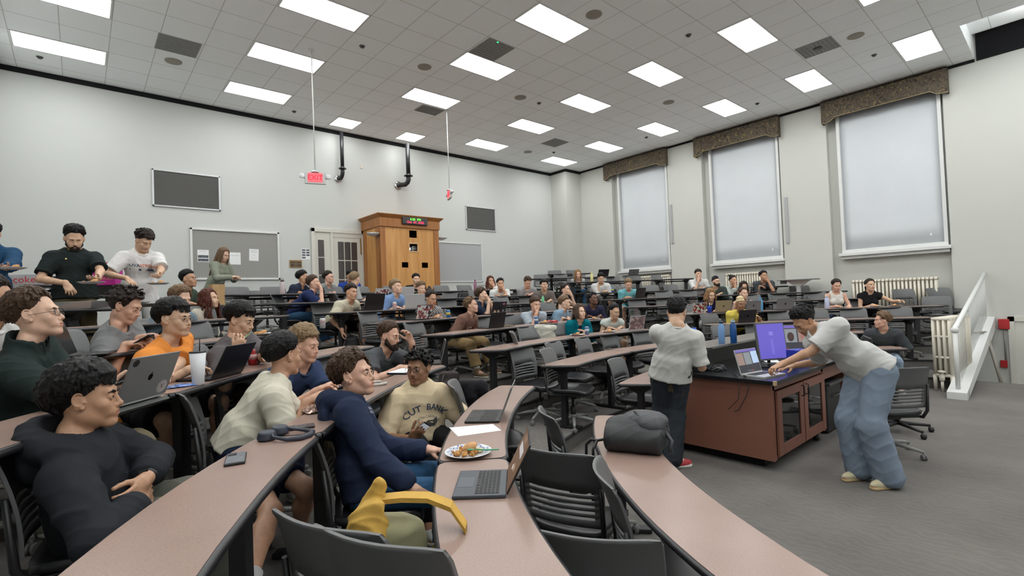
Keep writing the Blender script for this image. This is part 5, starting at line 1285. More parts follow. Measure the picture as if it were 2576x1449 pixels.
# --- left block, nearest first
TS=1.02;hoodie=person('person in a black hoodie with arms crossed and a wristwatch, lower left corner, looking right',(222,1000,1.92),floor=FZ(2),az=1.72,gaze=(.12,.0,0),hip=HP(235,1330,1.95,FZ(2)+.535),
  top=dict(kind='hoodie',c=(.021,.023,.028),loose=1.5),bottom=dict(c=(.10,.10,.085)),skin='tan',face=dict(brow=1.3),hair=dict(style='wavy',c='black',th=.030,front=.60,side=1.0,back=1.5,fringe=.27,sweep=.15,n=260),
  R=A(345,1262,1.86,hint=(.9,.5,-.8),dir=(-.8,.3,-.1),palm=(-.2,-1,0),curl=.4),L=A(366,1205,1.93,hint=(-.3,.9,-.6),dir=(.9,-.3,-.35),palm=(0,-1,-.2),push=.78))
TS=1.14;navy=person('person in a navy hoodie and blue jeans looking up to the right, hands on lap',(893,943,2.75),floor=FZ(1),az=1.98,gaze=(.42,.15,0),hip=HP(925,1285,2.32,FZ(1)+.54),
  top=dict(kind='hoodie',c=(.020,.029,.062),loose=1.25),bottom=dict(kind='jeans',c=(.035,.095,.19)),skin='rosy',face=dict(eye='green'),hair=dict(style='fluffy',c='brown',th=.026,front=.55,side=.98,back=1.35,swirl=.3,n=260),
  R=A(1066,1258,2.12,push=.80,hint=(.4,-.5,-.9),dir=(0,.8,-.5),palm=(-.3,-.2,-1),curl=.35),L=dict(p='lap'),shoes=dict(c=(.55,.4,.1)))
TXW=M_plain('print_white',(.62,.63,.66),.8);TXN=M_plain('print_navy',(.03,.045,.10),.8);TXO=M_plain('print_orange',(.70,.16,.05),.8);TXD=M_plain('print_dark',(.05,.05,.045),.8);TXG=M_plain('print_green',(.20,.26,.06),.8)
print_on(navy,'ONE',-.07,.09,.022,TXW,'chest_print');print_on(navy,'NAL 25',-.07,.068,.022,TXW,'chest_print')
TS=1.20;cut=person('person with curly hair and glasses in a cream printed tee, holding a phone',(1052,925,3.65),floor=FZ(1),az=3.25,gaze=(.90,-.05,0),hip=HP(1060,1165,3.05,FZ(1)+.54),
  top=dict(kind='tee',c=(.60,.49,.33),loose=1.7,sl=.85,flare=1.05),bottom=dict(c=BLKC),skin='brown',glasses='sq',face=dict(look=.1,mouth=.6),hair=dict(style='curly',c='black',th=.034,front=.72,side=.95,back=1.2),
  R=A(1034,1104,2.78,hint=(.8,-.2,-1),dir=(-.35,.6,.5),palm=(-.6,-.1,.8),curl=.7),L=A(1185,1045,2.92,hint=(-.7,-.3,-1),dir=(0,1,0),palm=(0,0,-1)))
print_on(cut,'CUT  BANK',.0,-.03,.062,TXN,'chest_print',arc=.20,font='bold');print_on(cut,'NORTH CAROLINA',.0,-.085,.024,TXN,'chest_print',arc=.14)
print_on(cut,'',.02,-.12,.05,TXD,'chest_picture',poly=([(-.05,.0),(-.02,.018),(.02,.014),(.055,.03),(.06,.0),(.03,-.03),(-.01,-.028),(-.045,-.02)],[tuple(range(8))]))
TS=1.12;cream=person('person in an off-white frog tee leaning on the desk, turned away towards a neighbour',(716,893,3.05),floor=FZ(2),az=1.75,gaze=(-.40,-.10,0),hip=HP(597,1128,2.62,FZ(2)+.54),
  top=dict(kind='tee',c=(.60,.57,.47),loose=1.6,sl=.8,hem=-.10),bottom=dict(kind='shorts',c=(.012,.018,.04),len=.8),skin='olive',hair=dict(style='short',c='black',th=.024,front=.55,side=.9,back=1.4,n=260),
  R=A(772,1012,2.60,hint=(.5,-.1,-1.2),dir=(-.1,.8,.35),palm=(-.3,0,-1),curl=.6),L=A(800,1010,2.80,hint=(-.5,.2,-1),dir=(.4,.8,.1),palm=(0,0,-1),curl=.6),
  legs=dict(kr=W3(682,1290,2.22),ar=tuple(P3(612,1500,2.05)),kl=W3(775,1230,2.5),al=tuple(PZ(752,1400,FZ(1))+[0,0,.1])),shoes=dict(c=(.45,.40,.33)),sockc=(.5,.5,.5))
print_on(cream,'Frog',.03,-.0,.06,TXD,'chest_print',font='bold');print_on(cream,'',.03,-.07,.05,TXG,'chest_picture',poly=([(-.05,.0),(-.02,.035),(.03,.03),(.05,-.02),(.02,-.07),(-.03,-.05)],[tuple(range(6))]))
TS=1.16;polo=person('person in a navy polo with dark blond hair looking down, beside the off-white tee',(768,868,3.60),floor=FZ(2),az=2.6,gaze=(-.15,-.18,0),
  top=dict(kind='polo',c=(.028,.045,.10),loose=1.2,vee=1),bottom=dict(c=(.02,.025,.05)),skin='rosy',hair=dict(style='fluffy',c='dblond',th=.028,front=.55,side=.9,back=1.2,fringe=.12,n=240),
  R=A(796,985,2.86,hint=(.6,-.3,-1),curl=.5),L=A(838,985,2.95,hint=(-.5,-.3,-1),dir=(.7,.3,0),curl=.5))
TS=1.16;beard=person('bearded person in a charcoal tee resting the head on one hand at the desk end',(980,845,4.70),floor=FZ(2),az=2.75,gaze=(-.18,-.20,.05),lean=(0,1),
  top=dict(kind='tee',c=(.075,.08,.088),loose=1.35,sl=.62),bottom=dict(c=BLKC),skin='rosy',face=dict(wide=1.03,brow=1.3,belly=1.1),beard=dict(t=.012,c='dark'),hair=dict(style='short',c='brown',th=.018,front=.50,side=.88,back=1.25),
  R=A(1008,925,3.88,hint=(.9,-.2,-.6),dir=(-.3,1,0),palm=(-.4,0,-1)),L=A(1036,862,3.98,hint=(-.5,.2,-1.2),dir=(.35,-.15,1),palm=(.9,-.1,.1),curl=.5))
TS=1.12;orange=person('person in an orange tee with glasses and crossed forearms on the desk',(440,802,3.35),floor=FZ(3),az=2.25,gaze=(.05,-.04,0),hip=HP(362,1030,3.08,FZ(3)+.54),
  top=dict(kind='tee',c=(.72,.26,.055),loose=1.7,sl=.85,vee=1),bottom=dict(kind='shorts',c=BLKC,loose=1.2),skin='light',glasses='sq',face=dict(wide=1.06),hair=dict(style='straight',c='black',th=.026,front=.5,side=.95,back=1.3,fringe=.30,n=280),
  R=A(478,930,2.78,hint=(.8,.1,-.7),dir=(-.8,.4,0),palm=(0,0,-1)),L=A(420,950,2.72,hint=(-.8,.2,-.8),dir=(.8,.3,0),palm=(0,0,-1)),
  legs=dict(kr=W3(425,1062,2.68),ar=tuple(PZ(440,1222,FZ(3))+[0,0,.09])),sockc=(.55,.55,.52),shoes=dict(c=(.5,.48,.42)))
TS=1.09;eat=person('person in a loose grey tee eating with a green fork behind the open dark laptop',(606,805,3.80),floor=FZ(3),az=2.3,gaze=(.0,-.30,0),hip=HP(550,985,3.6,FZ(3)+.55),
  top=dict(kind='tee',c=(.115,.105,.112),loose=1.7,sl=.85),bottom=dict(kind='shorts',c=(.05,.035,.035)),skin='light',hair=dict(style='straight',c='black',th=.026,front=.55,side=.95,back=1.2,fringe=.32,n=240),
  R=A(590,885,3.28,hint=(.6,.1,-1.2),dir=(-.1,.5,.8),palm=(-.6,-.6,.2),curl=.9),L=A(665,890,3.35,hint=(-.8,.1,-.8),dir=(.5,.8,0)))
TS=1.0;fleece=person('person with glasses in a dark green fleece pullover, far left, looking up to the right',(92,792,2.55),floor=FZ(3),az=1.75,gaze=(.12,.14,0),hip=HP(20,1070,2.62,FZ(3)+.53),
  top=dict(kind='fleece',c=(.018,.028,.027),loose=1.5),bottom=dict(c=(.16,.13,.085)),skin='fair',glasses='sq',hair=dict(style='fluffy',c='brown',th=.022,front=.45,side=.9,back=1.25,n=240),
  R=A(262,990,2.28,hint=(.3,-.2,-1.2),dir=(0,1,.1),palm=(-.5,0,.6),curl=.8,push=.9),L=A(240,985,2.55,hint=(-.4,0,-1),curl=.7),
  legs=dict(kr=W3(345,1118,2.25),ar=tuple(PZ(330,1290,FZ(3))+[0,0,.09]),kl=W3(150,1130,2.7)),shoes=dict(c=(.3,.3,.25)))
TS=1.02;curly=person('curly-haired person in a grey tee bent over a phone, behind the dark laptop with stickers',(318,770,3.65),floor=FZ(4),az=2.05,gaze=(0.05,-.42,0),hip=HP(255,935,3.75,FZ(4)+.54),
  top=dict(kind='tee',c=(.20,.205,.21),loose=1.3,sl=.72),bottom=dict(c=(.05,.05,.05)),skin='rosy',hair=dict(style='curly',c='dark',th=.036,front=.62,side=.9,back=1.2),
  R=A(318,868,3.42,hint=(.7,0,-1),dir=(0,1,.2),curl=.7),L=A(352,852,3.5,hint=(-.7,0,-1),dir=(.1,1,.3),curl=.7))
woman_red=person('woman with long auburn hair in a cream cable-knit sweater looking up',(528,752,6.4),floor=FZ(5),az=2.3,gaze=(.0,.08,0),
  top=dict(kind='long',c=(.56,.51,.43),pat='knit',loose=1.5),bottom=dict(c=(.03,.03,.03)),skin='light',face=dict(fem=1),hair=dict(style='long',c='auburn',th=.022,front=.50,side=1.1,back=1.2,len=.34,wave=1),R=dict(p='table',tz=TZ(5)+.04),L=dict(p='table',tz=TZ(5)+.04))
specs=person('person with glasses and dark cropped hair in a green tee, behind the auburn-haired woman',(475,702,7.1),floor=FZ(6),az=2.3,gaze=(.0,.10,0),top=dict(kind='tee',c=(.05,.075,.055)),skin='tan',glasses='sq',face=dict(wide=1.05),hair=dict(style='short',c='black',th=.022,side=.75,back=1.0),R=dict(p='table',tz=TZ(6)+.04),L=dict(p='table',tz=TZ(6)+.04))
hid=person('person with light brown hair mostly hidden behind the orange tee wearer',(455,752,5.0),floor=FZ(5)-.12,az=2.6,gaze=(0,-.3,0),top=dict(kind='tee',c=(.15,.20,.25)),skin='fair',face=dict(fem=1),hair=dict(style='bob',c='lbrown',th=.022,front=.50,side=1.15,back=1.4),R=dict(p='lap'),L=dict(p='lap'))
edge_=person('person with dark hair and white tee cut off by the left edge of the view',(-12,752,3.15),floor=FZ(4),az=2.2,gaze=(-.25,.0,0),top=dict(kind='tee',c=(.60,.60,.59)),skin='tan',hair=dict(style='wavy',c='dark',th=.034,front=.5,side=.95,back=1.3),R=dict(p='lap'),L=dict(p='lap'))
# --- standing at the food tables
TS=1.09;blackpolo=person('bearded standing person in a black polo holding a plate over the foil trays',(187,600,5.4),floor=FZ(6),stand=True,az=3.05,gaze=(.0,-.50,0),hip=HP(190,768,4.95,FZ(6)+.90),
  top=dict(kind='polo',c=(.013,.019,.019),vee=1,loose=1.2),bottom=dict(c=(.13,.105,.06)),skin='light',face=dict(wide=1.05),beard=dict(t=.006,c='dark'),hair=dict(style='short',c='black',th=.034,front=.45,side=.8,back=1.1),
  R=A(165,712,4.75,hint=(.9,-.3,-.4),dir=(-.3,.5,-.9),curl=.7),L=A(247,712,4.72,hint=(-.9,-.3,-.6),dir=(.5,.8,-.1),palm=(.2,0,1),curl=.35))
print_on(blackpolo,'',-.075,.07,.02,M_plain('badge_gold',(.6,.5,.12),.6),'chest_badge',poly=([(-.009,-.008),(.009,-.008),(.007,.004),(0,.010),(-.007,.004)],[(0,1,2,3,4)]))
TS=1.17;uva=person('standing person in a white printed tee looking down at a plate',(362,606,6.1),floor=FZ(6),stand=True,az=2.95,gaze=(-.3,-.62,0),hip=HP(350,760,5.3,FZ(6)+.90),
  top=dict(kind='tee',c=(.64,.63,.63),loose=1.6,sl=.75),bottom=dict(c=(.45,.45,.44)),skin='light',hair=dict(style='fluffy',c='dark',th=.028,front=.6,side=.9,back=1.2,fringe=.15),
  R=A(318,700,4.95,hint=(.9,-.2,-.6),dir=(-.3,.6,-.5)),L=A(398,708,4.95,hint=(-.9,-.2,-.6),dir=(.5,.8,-.1),palm=(.2,0,1),curl=.3))
print_on(uva,'UVA',-.092,.03,.050,TXN,'chest_print',font='bold');print_on(uva,'STRONG',.052,.03,.048,TXO,'chest_print',font='bold')
print_on(uva,'',0,-.005,.05,TXN,'chest_stripe',poly=([(-.13,-.012),(.13,-.012),(.13,.012),(-.13,.012)],[(0,1,2,3)]))
TS=1.12;sage=person('standing woman with long brown hair and a sage top in front of the notice board',(563,641,9.4),floor=FZ(7),stand=True,az=2.5,gaze=(.1,-.38,0),top=dict(kind='long',c=(.22,.24,.19),loose=1.2),bottom=dict(c=(.06,.07,.09)),skin='fair',face=dict(fem=1),
  hair=dict(style='long',c='lbrown',th=.016,front=.50,side=1.2,back=1.2,len=.46),R=A(585,697,8.3,hint=(.8,-.3,-.8),curl=.7),L=A(592,700,8.45,hint=(-.8,-.3,-.8)))
TS=1.12;blue=person('standing person in a dark blue top cut off by the left edge, holding a plate',(-26,588,5.3),floor=FZ(6),stand=True,az=2.9,gaze=(.2,-.3,0),top=dict(kind='long',c=(.015,.055,.12),loose=1.2),skin='rosy',hair=dict(style='short',c='black',th=.02,side=1.0),
  R=dict(p='side'),L=A(8,690,4.4,hint=(-.8,-.3,-.8),dir=(.5,.8,0),palm=(0,0,1),curl=.3))
TS=1.0
def seat(label,px,py,n,s=.62,t=None,**k):
    t=t or HT(px,py,n,s);tz=TZ(n)+.035
    for a in('R','L'):
        if isinstance(k.get(a),str): k[a]=dict(p=k[a])
        k.setdefault(a,dict(p='table'))
        if k[a].get('p') in('table','tablein','type'): k[a].setdefault('tz',tz)
    if 'az' not in k and px<2000: v=P3(px,py,t);k['az']=math.atan2(CX-v[0],CY-v[1])+.30;g_=k.get('gaze',(0,0,0));k['gaze']=(g_[0]-.12,g_[1],g_[2])
    k.setdefault('floor',FZ(n));return person(label,(px,py,t),**k)
tee=lambda c,**k:dict(kind='tee',c=c,**k)
# --- centre block
seat('person in a navy tee and khaki shorts on the aisle, hand to the face',762,698,7,az=2.45,gaze=(-.35,0,0),top=tee((.022,.028,.05)),bottom=dict(kind='shorts',c=(.30,.25,.16)),skin='tan',hair=dict(style='short',c='black',th=.018),R='table',L='mouth',legs=dict(spread=.2))
seat('person in a navy tee and jeans drinking, seated sideways at the aisle',790,712,6,s=.45,az=2.2,gaze=(.1,.16,0),top=tee((.016,.026,.085)),bottom=dict(kind='jeans',c=(.04,.10,.19)),skin='rosy',hair=dict(style='short',c='brown',th=.022),R=dict(p='mouth'),L='lap',legs=dict(fwd=.15))
seat('person with glasses in a grey tee holding an orange drink, by the door',827,698,7,s=.85,az=2.75,gaze=(-.25,.05,0),top=tee((.21,.22,.22)),skin='rosy',glasses='sq',hair=dict(style='short',c='dark',th=.018),R='tablein',L='table')
seat('person in a royal blue top half hidden in front of the door',882,695,7,s=1.3,az=3.2,gaze=(0,-.2,0),top=tee((.02,.05,.26)),skin='tan',hair=dict(style='short',c='black',th=.016))
seat('person with sandy hair in a light grey tee seen from behind, by the door',893,702,6,s=.95,az=1.6,gaze=(-.5,-.1,0),top=tee((.30,.31,.30)),skin='fair',hair=dict(style='short',c='dblond',th=.018))
tee5=seat('person in a cream tee by the aisle with one arm hanging to a bag',884,735,5,s=.35,az=2.75,gaze=(.0,-.08,.12),top=tee((.47,.44,.34),loose=1.3),bottom=dict(kind='shorts',c=BLKC),skin='olive',hair=dict(style='short',c='dark',th=.022,fringe=.1),R=A(860,830,7.4,hint=(.5,-.3,-.5),dir=(0,0,-1)),L='lap',legs=dict(spread=.2))
seat('blond person in a light blue tee looking up behind a soda can',997,722,5,s=.35,az=2.8,gaze=(0,.12,0),top=tee((.16,.26,.46)),bottom=dict(kind='shorts',c=(.28,.30,.33)),skin='fair',hair=dict(style='fluffy',c='dblond',th=.022,fringe=.1),R='table',L='table')
seat('person in black with black hair in front of the booth',1047,703,7,s=.6,gaze=(.1,0,0),top=tee(BLKC),skin='light',hair=dict(style='short',c='black',th=.02))
seat('person in a green tee looking down right, hand at the cheek',1060,725,6,s=.3,gaze=(-.1,-.2,0),top=tee((.22,.32,.20)),skin='fair',hair=dict(style='short',c='lbrown',th=.018),L='cheek')
seat('woman with glasses, dark updo and a checked sleeveless dress looking down',1085,750,4,s=.45,gaze=(-.05,-.3,0),top=dict(kind='cap',c=(.35,.36,.36),pat='plaid'),bottom=dict(kind='shorts',c=(.35,.36,.36),pat='plaid'),skin='olive',glasses='round',face=dict(fem=1),hair=dict(style='bun',c='dark',th=.014,front=.50,side=1.05))
br=seat('person with light brown curls in a brown printed tee and khaki trousers with boots',1186,768,3,s=.62,az=2.75,gaze=(-.2,.08,0),top=tee((.17,.095,.072),loose=1.6,sl=.85),bottom=dict(c=(.29,.20,.10),loose=1.5,len=.8),skin='rosy',hair=dict(style='curly',c='lbrown',th=.028,front=.5),R='lap',L='lap',legs=dict(fwd=.12,spread=.2,foot=(.3,-1,0)),shoes=dict(c=(.16,.10,.055),boot=1),sockc=(.6,.6,.6))
print_on(br,'',0,-.02,.08,M_plain('print_pale',(.5,.42,.40),.8),'chest_picture',poly=([(-.06,-.08),(.05,-.08),(.07,.02),(.0,.08),(-.07,.05)],[(0,1,2,3,4)]))
seat('person in a dark navy tee with both hands pressed to the mouth',1213,742,4,s=.6,az=2.7,gaze=(-.2,.12,0),top=tee((.014,.02,.038)),skin='fair',hair=dict(style='fluffy',c='brown',th=.024),R=dict(p='mouth'),L=dict(p='mouth'))
seat('woman with dark red curly hair and a white top, hand over the mouth',1234,708,7,s=.5,gaze=(0,.05,0),top=dict(kind='long',c=(.6,.6,.6)),skin='olive',face=dict(fem=1),hair=dict(style='long',c='auburn',th=.024,len=.22,wave=1,front=.50),L='mouth')
seat('person with short black curls in a white ringer tee eating',1259,714,6,s=.55,gaze=(.1,-.05,0),top=tee((.60,.61,.60),trim=(.03,.03,.04)),bottom=dict(kind='shorts',c=BLKC),skin='olive',hair=dict(style='curly',c='black',th=.022),L='mouth')
seat('person in a heather grey tee bending over food, head bowed',1327,710,6,s=.35,gaze=(0,-.6,0),top=tee((.27,.27,.28)),skin='rosy',hair=dict(style='curly',c='brown',th=.026),R='tablein',L='table')
seat('person with a black bowl haircut in a taupe tee',1369,717,5,s=.75,gaze=(.1,0,0),top=tee((.14,.12,.11),loose=1.5),skin='light',hair=dict(style='straight',c='black',th=.026,front=.5,side=1.02,fringe=.2))
seat('woman with a dark ponytail and white sleeveless top, hand at the mouth',1423,728,4,s=.95,az=2.9,gaze=(.1,0,0),top=dict(kind='tank',c=(.6,.6,.58)),skin='fair',face=dict(fem=1),hair=dict(style='pony',c='dark',th=.012,front=.50,side=1.0),L='mouth')
seat('person in a light blue tee eating with a blue can in front',1347,766,3,s=.5,gaze=(.05,-.12,0),top=tee((.33,.38,.43),loose=1.4),bottom=dict(kind='shorts',c=BLKC),skin='rosy',hair=dict(style='short',c='brown',th=.026,fringe=.12),R='mouth',L='tablein')
seat('person with brown fringe in a sky blue tee and blue shorts',1421,762,3,s=.75,az=2.85,gaze=(-.1,0,0),top=tee((.20,.30,.40)),bottom=dict(kind='shorts',c=(.01,.04,.35)),skin='fair',hair=dict(style='short',c='lbrown',th=.026,fringe=.14))
seat('woman with shoulder-length brown hair in a teal cardigan, one palm open',1459,785,2,s=.62,gaze=(-.05,.08,0),top=dict(kind='cardigan',c=(.0,.13,.17),under=(.008,.01,.03)),bottom=dict(kind='shorts',c=(.02,.02,.05)),skin='fair',face=dict(fem=1),hair=dict(style='bob',c='brown',th=.02,front=.50,side=1.1,len=.13),R='tablein',L='table')
seat('person with dark skin, glasses and a navy shirt looking up behind the teal cardigan',1492,752,3,s=.8,gaze=(-.35,.16,0),top=dict(kind='polo',c=(.022,.022,.05),vee=1),skin='deep',glasses='sq',hair=dict(style='curly',c='black',th=.028),R='table')
seat('woman with glasses and a low ponytail in a white cap-sleeve top typing',1546,783,2,s=.55,gaze=(-.1,-.3,0),top=dict(kind='cap',c=(.46,.50,.47)),bottom=dict(kind='shorts',c=(.3,.3,.3)),skin='light',glasses='round',face=dict(fem=1),hair=dict(style='pony',c='black',th=.012,front=.50,side=1.0),R='type',L='type')
# --- right block
seat('blonde woman in a grey tee and jeans looking at a phone near the corner column',1454,690,8,gaze=(0,-.2,0),top=tee((.34,.36,.36)),bottom=dict(kind='jeans',c=(.06,.14,.25)),skin='fair',face=dict(fem=1),hair=dict(style='long',c='honey',th=.018,len=.24,front=.50),R='phone',L='table')
seat('person in a white sweatshirt looking at a phone, dark shorts',1512,700,6,s=.7,gaze=(0,-.35,0),top=dict(kind='tee',c=(.55,.55,.55),loose=1.6,sl=.95),bottom=dict(kind='shorts',c=(.03,.03,.03)),skin='light',hair=dict(style='fluffy',c='black',th=.026),R='phone',L='table',legs=dict(spread=.2))
seat('person in a turquoise printed tee bending over a plate',1581,715,5,s=.55,gaze=(.15,-.4,0),top=tee((.14,.38,.42)),bottom=dict(kind='shorts',c=(.15,.40,.42)),skin='rosy',hair=dict(style='short',c='dblond',th=.022),R='tablein',L='lap')
yel=seat('person with bleached short curls in a yellow tee pointing with one hand',1863,764,2,s=.45,gaze=(.0,-.15,0),top=tee((.62,.50,.10),loose=1.3),skin='brown',hair=dict(style='buzz',c='bleach',th=.018),bottom=dict(c=BLKC),R='tablein',L=A(1905,798,9.2,hint=(-.8,0,-.8),dir=(-.1,1,.1),point=True))
seat('woman with long wavy honey hair in a navy top, light trousers, looking down',1788,742,3,s=.7,gaze=(-.1,-.3,0),top=dict(kind='long',c=(.012,.012,.04)),bottom=dict(c=(.34,.36,.35),loose=1.2),skin='fair',face=dict(fem=1),hair=dict(style='long',c='honey',th=.026,len=.24,wave=1,front=.50),legs=dict(fwd=.1,spread=.18))
seat('person with a dark fringe in a white tee raising a fist near the chin',1757,690,6,s=.6,gaze=(-.1,.05,0),top=tee((.60,.60,.60),loose=1.4),bottom=dict(kind='shorts',c=(.12,.05,.04)),skin='fair',hair=dict(style='short',c='dark',th=.024,fringe=.12),R='chin')
seat('bearded person with glasses in a dark sweatshirt looking right',1801,708,5,s=.6,gaze=(-.5,.05,0),top=dict(kind='long',c=(.05,.065,.06)),skin='light',glasses='sq',beard=dict(t=.010,c='black'),hair=dict(style='buzz',c='black',th=.012))
seat('woman with a dark updo in a white top under the middle radiator',1845,706,5,s=.75,gaze=(-.5,.05,0),top=dict(kind='long',c=(.46,.50,.48)),skin='olive',face=dict(fem=1),hair=dict(style='bun',c='black',th=.012,front=.5),R='chin')
seat('woman with long dark hair mostly hidden behind the one in the grey tank top',1871,722,5,s=.1,gaze=(-.1,-.2,0),top=dict(kind='long',c=BLKC),skin='olive',face=dict(fem=1),hair=dict(style='long',c='dark',th=.018,len=.25,front=.50))
seat('pale woman with tied brown hair in a grey tank top, behind the yellow tee',1871,738,3,s=.75,gaze=(-.15,0,0),top=dict(kind='tank',c=(.09,.085,.09)),skin='fair',face=dict(fem=1),hair=dict(style='pony',c='brown',th=.012,front=.50,side=1.0))
seat('person in a charcoal tee with hand over the mouth, beside the middle radiator',1921,694,6,t=12.4,gaze=(-.35,0,0),top=tee((.06,.068,.078)),skin='tan',hair=dict(style='curly',c='black',th=.024),L='mouth')
seat('smiling woman in a white tank top with dark tied hair looking down',2104,718,3,s=.55,gaze=(.0,-.3,0),top=dict(kind='tank',c=(.60,.58,.54)),bottom=dict(kind='shorts',c=(.05,.07,.12)),skin='rosy',face=dict(fem=1),hair=dict(style='pony',c='dark',th=.014,front=.50,side=1.05))
seat('person with tied-back dark hair in a black sleeveless top reaching along the desk',2189,717,3,s=.5,gaze=(-.15,.0,0),top=dict(kind='cap',c=(.010,.010,.012)),skin='light',face=dict(fem=1),hair=dict(style='pony',c='dark',th=.010,front=.50,side=1.0),R='tablein',L=A(2258,757,9.7,hint=(-.8,0,-.5),dir=(-.6,.8,0)))
seat('smiling person in an oversized charcoal tee beside the steps',2218,806,0,t=7.75,az=4.5,gaze=(1.15,.02,0),top=tee((.055,.062,.068),loose=1.9,sl=.95),bottom=dict(kind='jeans',c=(.25,.33,.42)),skin='rosy',face=dict(mouth=.7),hair=dict(style='wavy',c='lbrown',th=.026,side=1.0,back=1.3),R='lap',L='lap')
# --- at the console
st=person('standing person seen from behind in a white tee and dark jeans at the console',(1703,787,4.72),floor=0,stand=True,az=.95,gaze=(.42,-.42,0),hip=HP(1688,955,4.75,.93),
  top=dict(kind='tee',c=(.50,.50,.48),loose=1.2,sl=.85,hem=-.20),bottom=dict(kind='jeans',c=(.028,.034,.042),loose=1.3),skin='light',glasses='sq',hair=dict(style='fluffy',c='black',th=.028,front=.5,side=.7,back=.95),
  R=A(1745,885,4.86,hint=(.25,-.8,-1),dir=(-.3,1,.1)),L=A(1722,890,5.02,hint=(-.3,-.6,-1),dir=(.2,1,.1)),legs=dict(ar=tuple(PZ(1694,1176,0)+[0,0,.085]),al=tuple(PZ(1668,1160,0)+[0,0,.085]),foot=(.80,-.55,0)),shoes=dict(c=(.42,.04,.05),sole=(.6,.6,.58)))
print_on(st,'',.07,-.36,.05,M_plain('patch_camo',(.07,.052,.028),.9,var=.7,vs=40),'pocket_patch',poly=([(-.075,-.10),(.07,-.12),(.08,.07),(-.07,.08)],[(0,1,2,3)]),back=True,on='bottom')
bend=person('standing person in a white tee and pale jeans bending over the console',(2022,808,4.55),floor=0,stand=True,az=5.35,gaze=(-.05,-.75,0),hip=tuple(P3(2192,940,4.25)*[1,1,0]+[0,0,.96]),
  top=dict(kind='tee',c=(.50,.50,.49),loose=1.6,sl=.75,hem=-.12),bottom=dict(kind='jeans',c=(.18,.225,.29),loose=1.6),skin='tan',hair=dict(style='wavy',c='black',th=.030,front=.5,side=.7,back=1.05),face=dict(),
  sc=1.05,N_=tuple(P3(2062,832,4.40)),R=A(1995,920,4.72,hint=(.4,-.8,-.6),dir=(-.1,1,-.1),palm=(0,0,-1),curl=.2),L=A(1932,940,4.38,hint=(-.2,-.9,-.5),dir=(-.0,1,-.35),palm=(0,0,-1),curl=.8),
  legs=dict(ar=tuple(PZ(2165,1205,0)+[0,0,.085]),al=tuple(PZ(2238,1226,0)+[0,0,.085]),foot=(-.80,.45,0)),shoes=dict(c=(.50,.45,.30),sole=(.45,.33,.18)))
print('people',len(PEOPLE),time.time()-T0)
# ---------------------------------------------------------------- chairs: one under each sitter, then the empty ones
def hips(): return [c for c in CHAIRS_FOR]
for P_,az_,fz_,lb in CHAIRS_FOR:
    f_=np.array([math.sin(az_),math.cos(az_),0]);c=P_+f_*.06
    nm=lb.split(',')[0]
    ws=lb.replace(',','').split()[:10]
    while ws[-1] in('a','the','and','in','with','on','of','at','to','by','behind','beside','from','its','one'): ws.pop()
    put_chair(min(max(c[0],XL+.36),XR-.4),c[1],fz_,az_,'grey swivel chair under the '+' '.join(ws),'swivel chairs with someone sitting on them')
empt={}
rows_ch={'L':{0:(-38,-88),1:(-34,-80),2:(-33,-80),3:(-32,-66),4:(-32,-60),5:(-27,-50),6:(-35,-50),7:(-32,-46),8:(-31,-40)},
 'M':{0:(-17,12),1:(-18,12),2:(-7,12),3:(-18,13),4:(-18,13),5:(-19,13),6:(-21,13),7:(-21,12)},
 'R':{0:(24,46),1:(24,47),2:(28,60),3:(29,70),4:(24,56),5:(23,56),6:(24,50),8:(24,41),9:(21,31),10:(24.5,29)}}
rc=random.Random(11)
for sec in 'LMR':
    for n,(a0,a1) in rows_ch[sec].items():
        r=RR(n)+.385+.16;step=math.degrees(.66/r)*(1 if a1>a0 else -1);a=a0+step*.5;k=0
        while (a<a1)==(a1>a0):
            rr=r+rc.uniform(-.02,.10);p=pol(rr,a);k+=1
            ok=all(math.hypot(p[0]-x,p[1]-y)>.50 or abs(nn-n)>1 for x,y,nn,_ in chair_pos)
            v=inview((p[0],p[1],FZ(n)+.7),0)
            if ok and v and XL+.45<p[0]<XR-.35 and p[1]<YB-.4 and not(sec=='L' and n==0) and not (sec=='L' and n==1) and not(sec=='M' and n==0):
                az=math.atan2(CX-p[0],CY-p[1])+rc.uniform(-.25,.25)
                put_chair(p[0],p[1],FZ(n),az,'empty grey swivel chair, %s-row %s, seat %s from the %s'%(ORD[n],LN[sec],['one','two','three','four','five','six','seven','eight','nine','ten','eleven','twelve','thirteen'][k-1],'aisle' if sec!='R' else 'left end'),'empty swivel chairs behind the desks')
            a+=step
def chair_at(px,py,z,az,label):
    p=PZ(px,py,z+.45);return put_chair(p[0],p[1],z,az,label)
def chair_bk(px,py,z,az,label,zz=.70):
    p=PZ(px,py,z+zz);return put_chair(p[0]+.27*math.sin(az),p[1]+.27*math.cos(az),z,az,label)
chair_bk(1405,1222,0,1.25,'large empty black chair, slotted back towards the slim blue-grey laptop')
chair_bk(1392,1105,0,2.15,'empty black chair whose seat lies left of the large black backpack')
chair_bk(1548,1290,0,2.35,'empty chair seen along its slotted back beside the near front-row desk')
chair_bk(1495,1400,0,1.0,'grey chair back at the bottom edge between the two nearest right desks',.80)
chair_bk(965,1400,FZ(1),1.15,'plain grey chair back at the bottom edge beside the jeans',.82)
chair_bk(838,1375,FZ(1),1.2,'dark chair holding the yellow backpack',.80)
chair_bk(1158,1010,FZ(1),2.2,'grey chair with a black jacket next to the cream printed tee',.75)
chair_bk(1298,870,FZ(2),2.3,'grey chair seen edge-on under the cream coat')
chair_at(1440,975,FZ(1),2.7,'empty chair at the aisle behind the second-row centre desk end')
chair_at(1540,940,0,2.9,'empty chair with a shiny black seat behind the front centre desk')
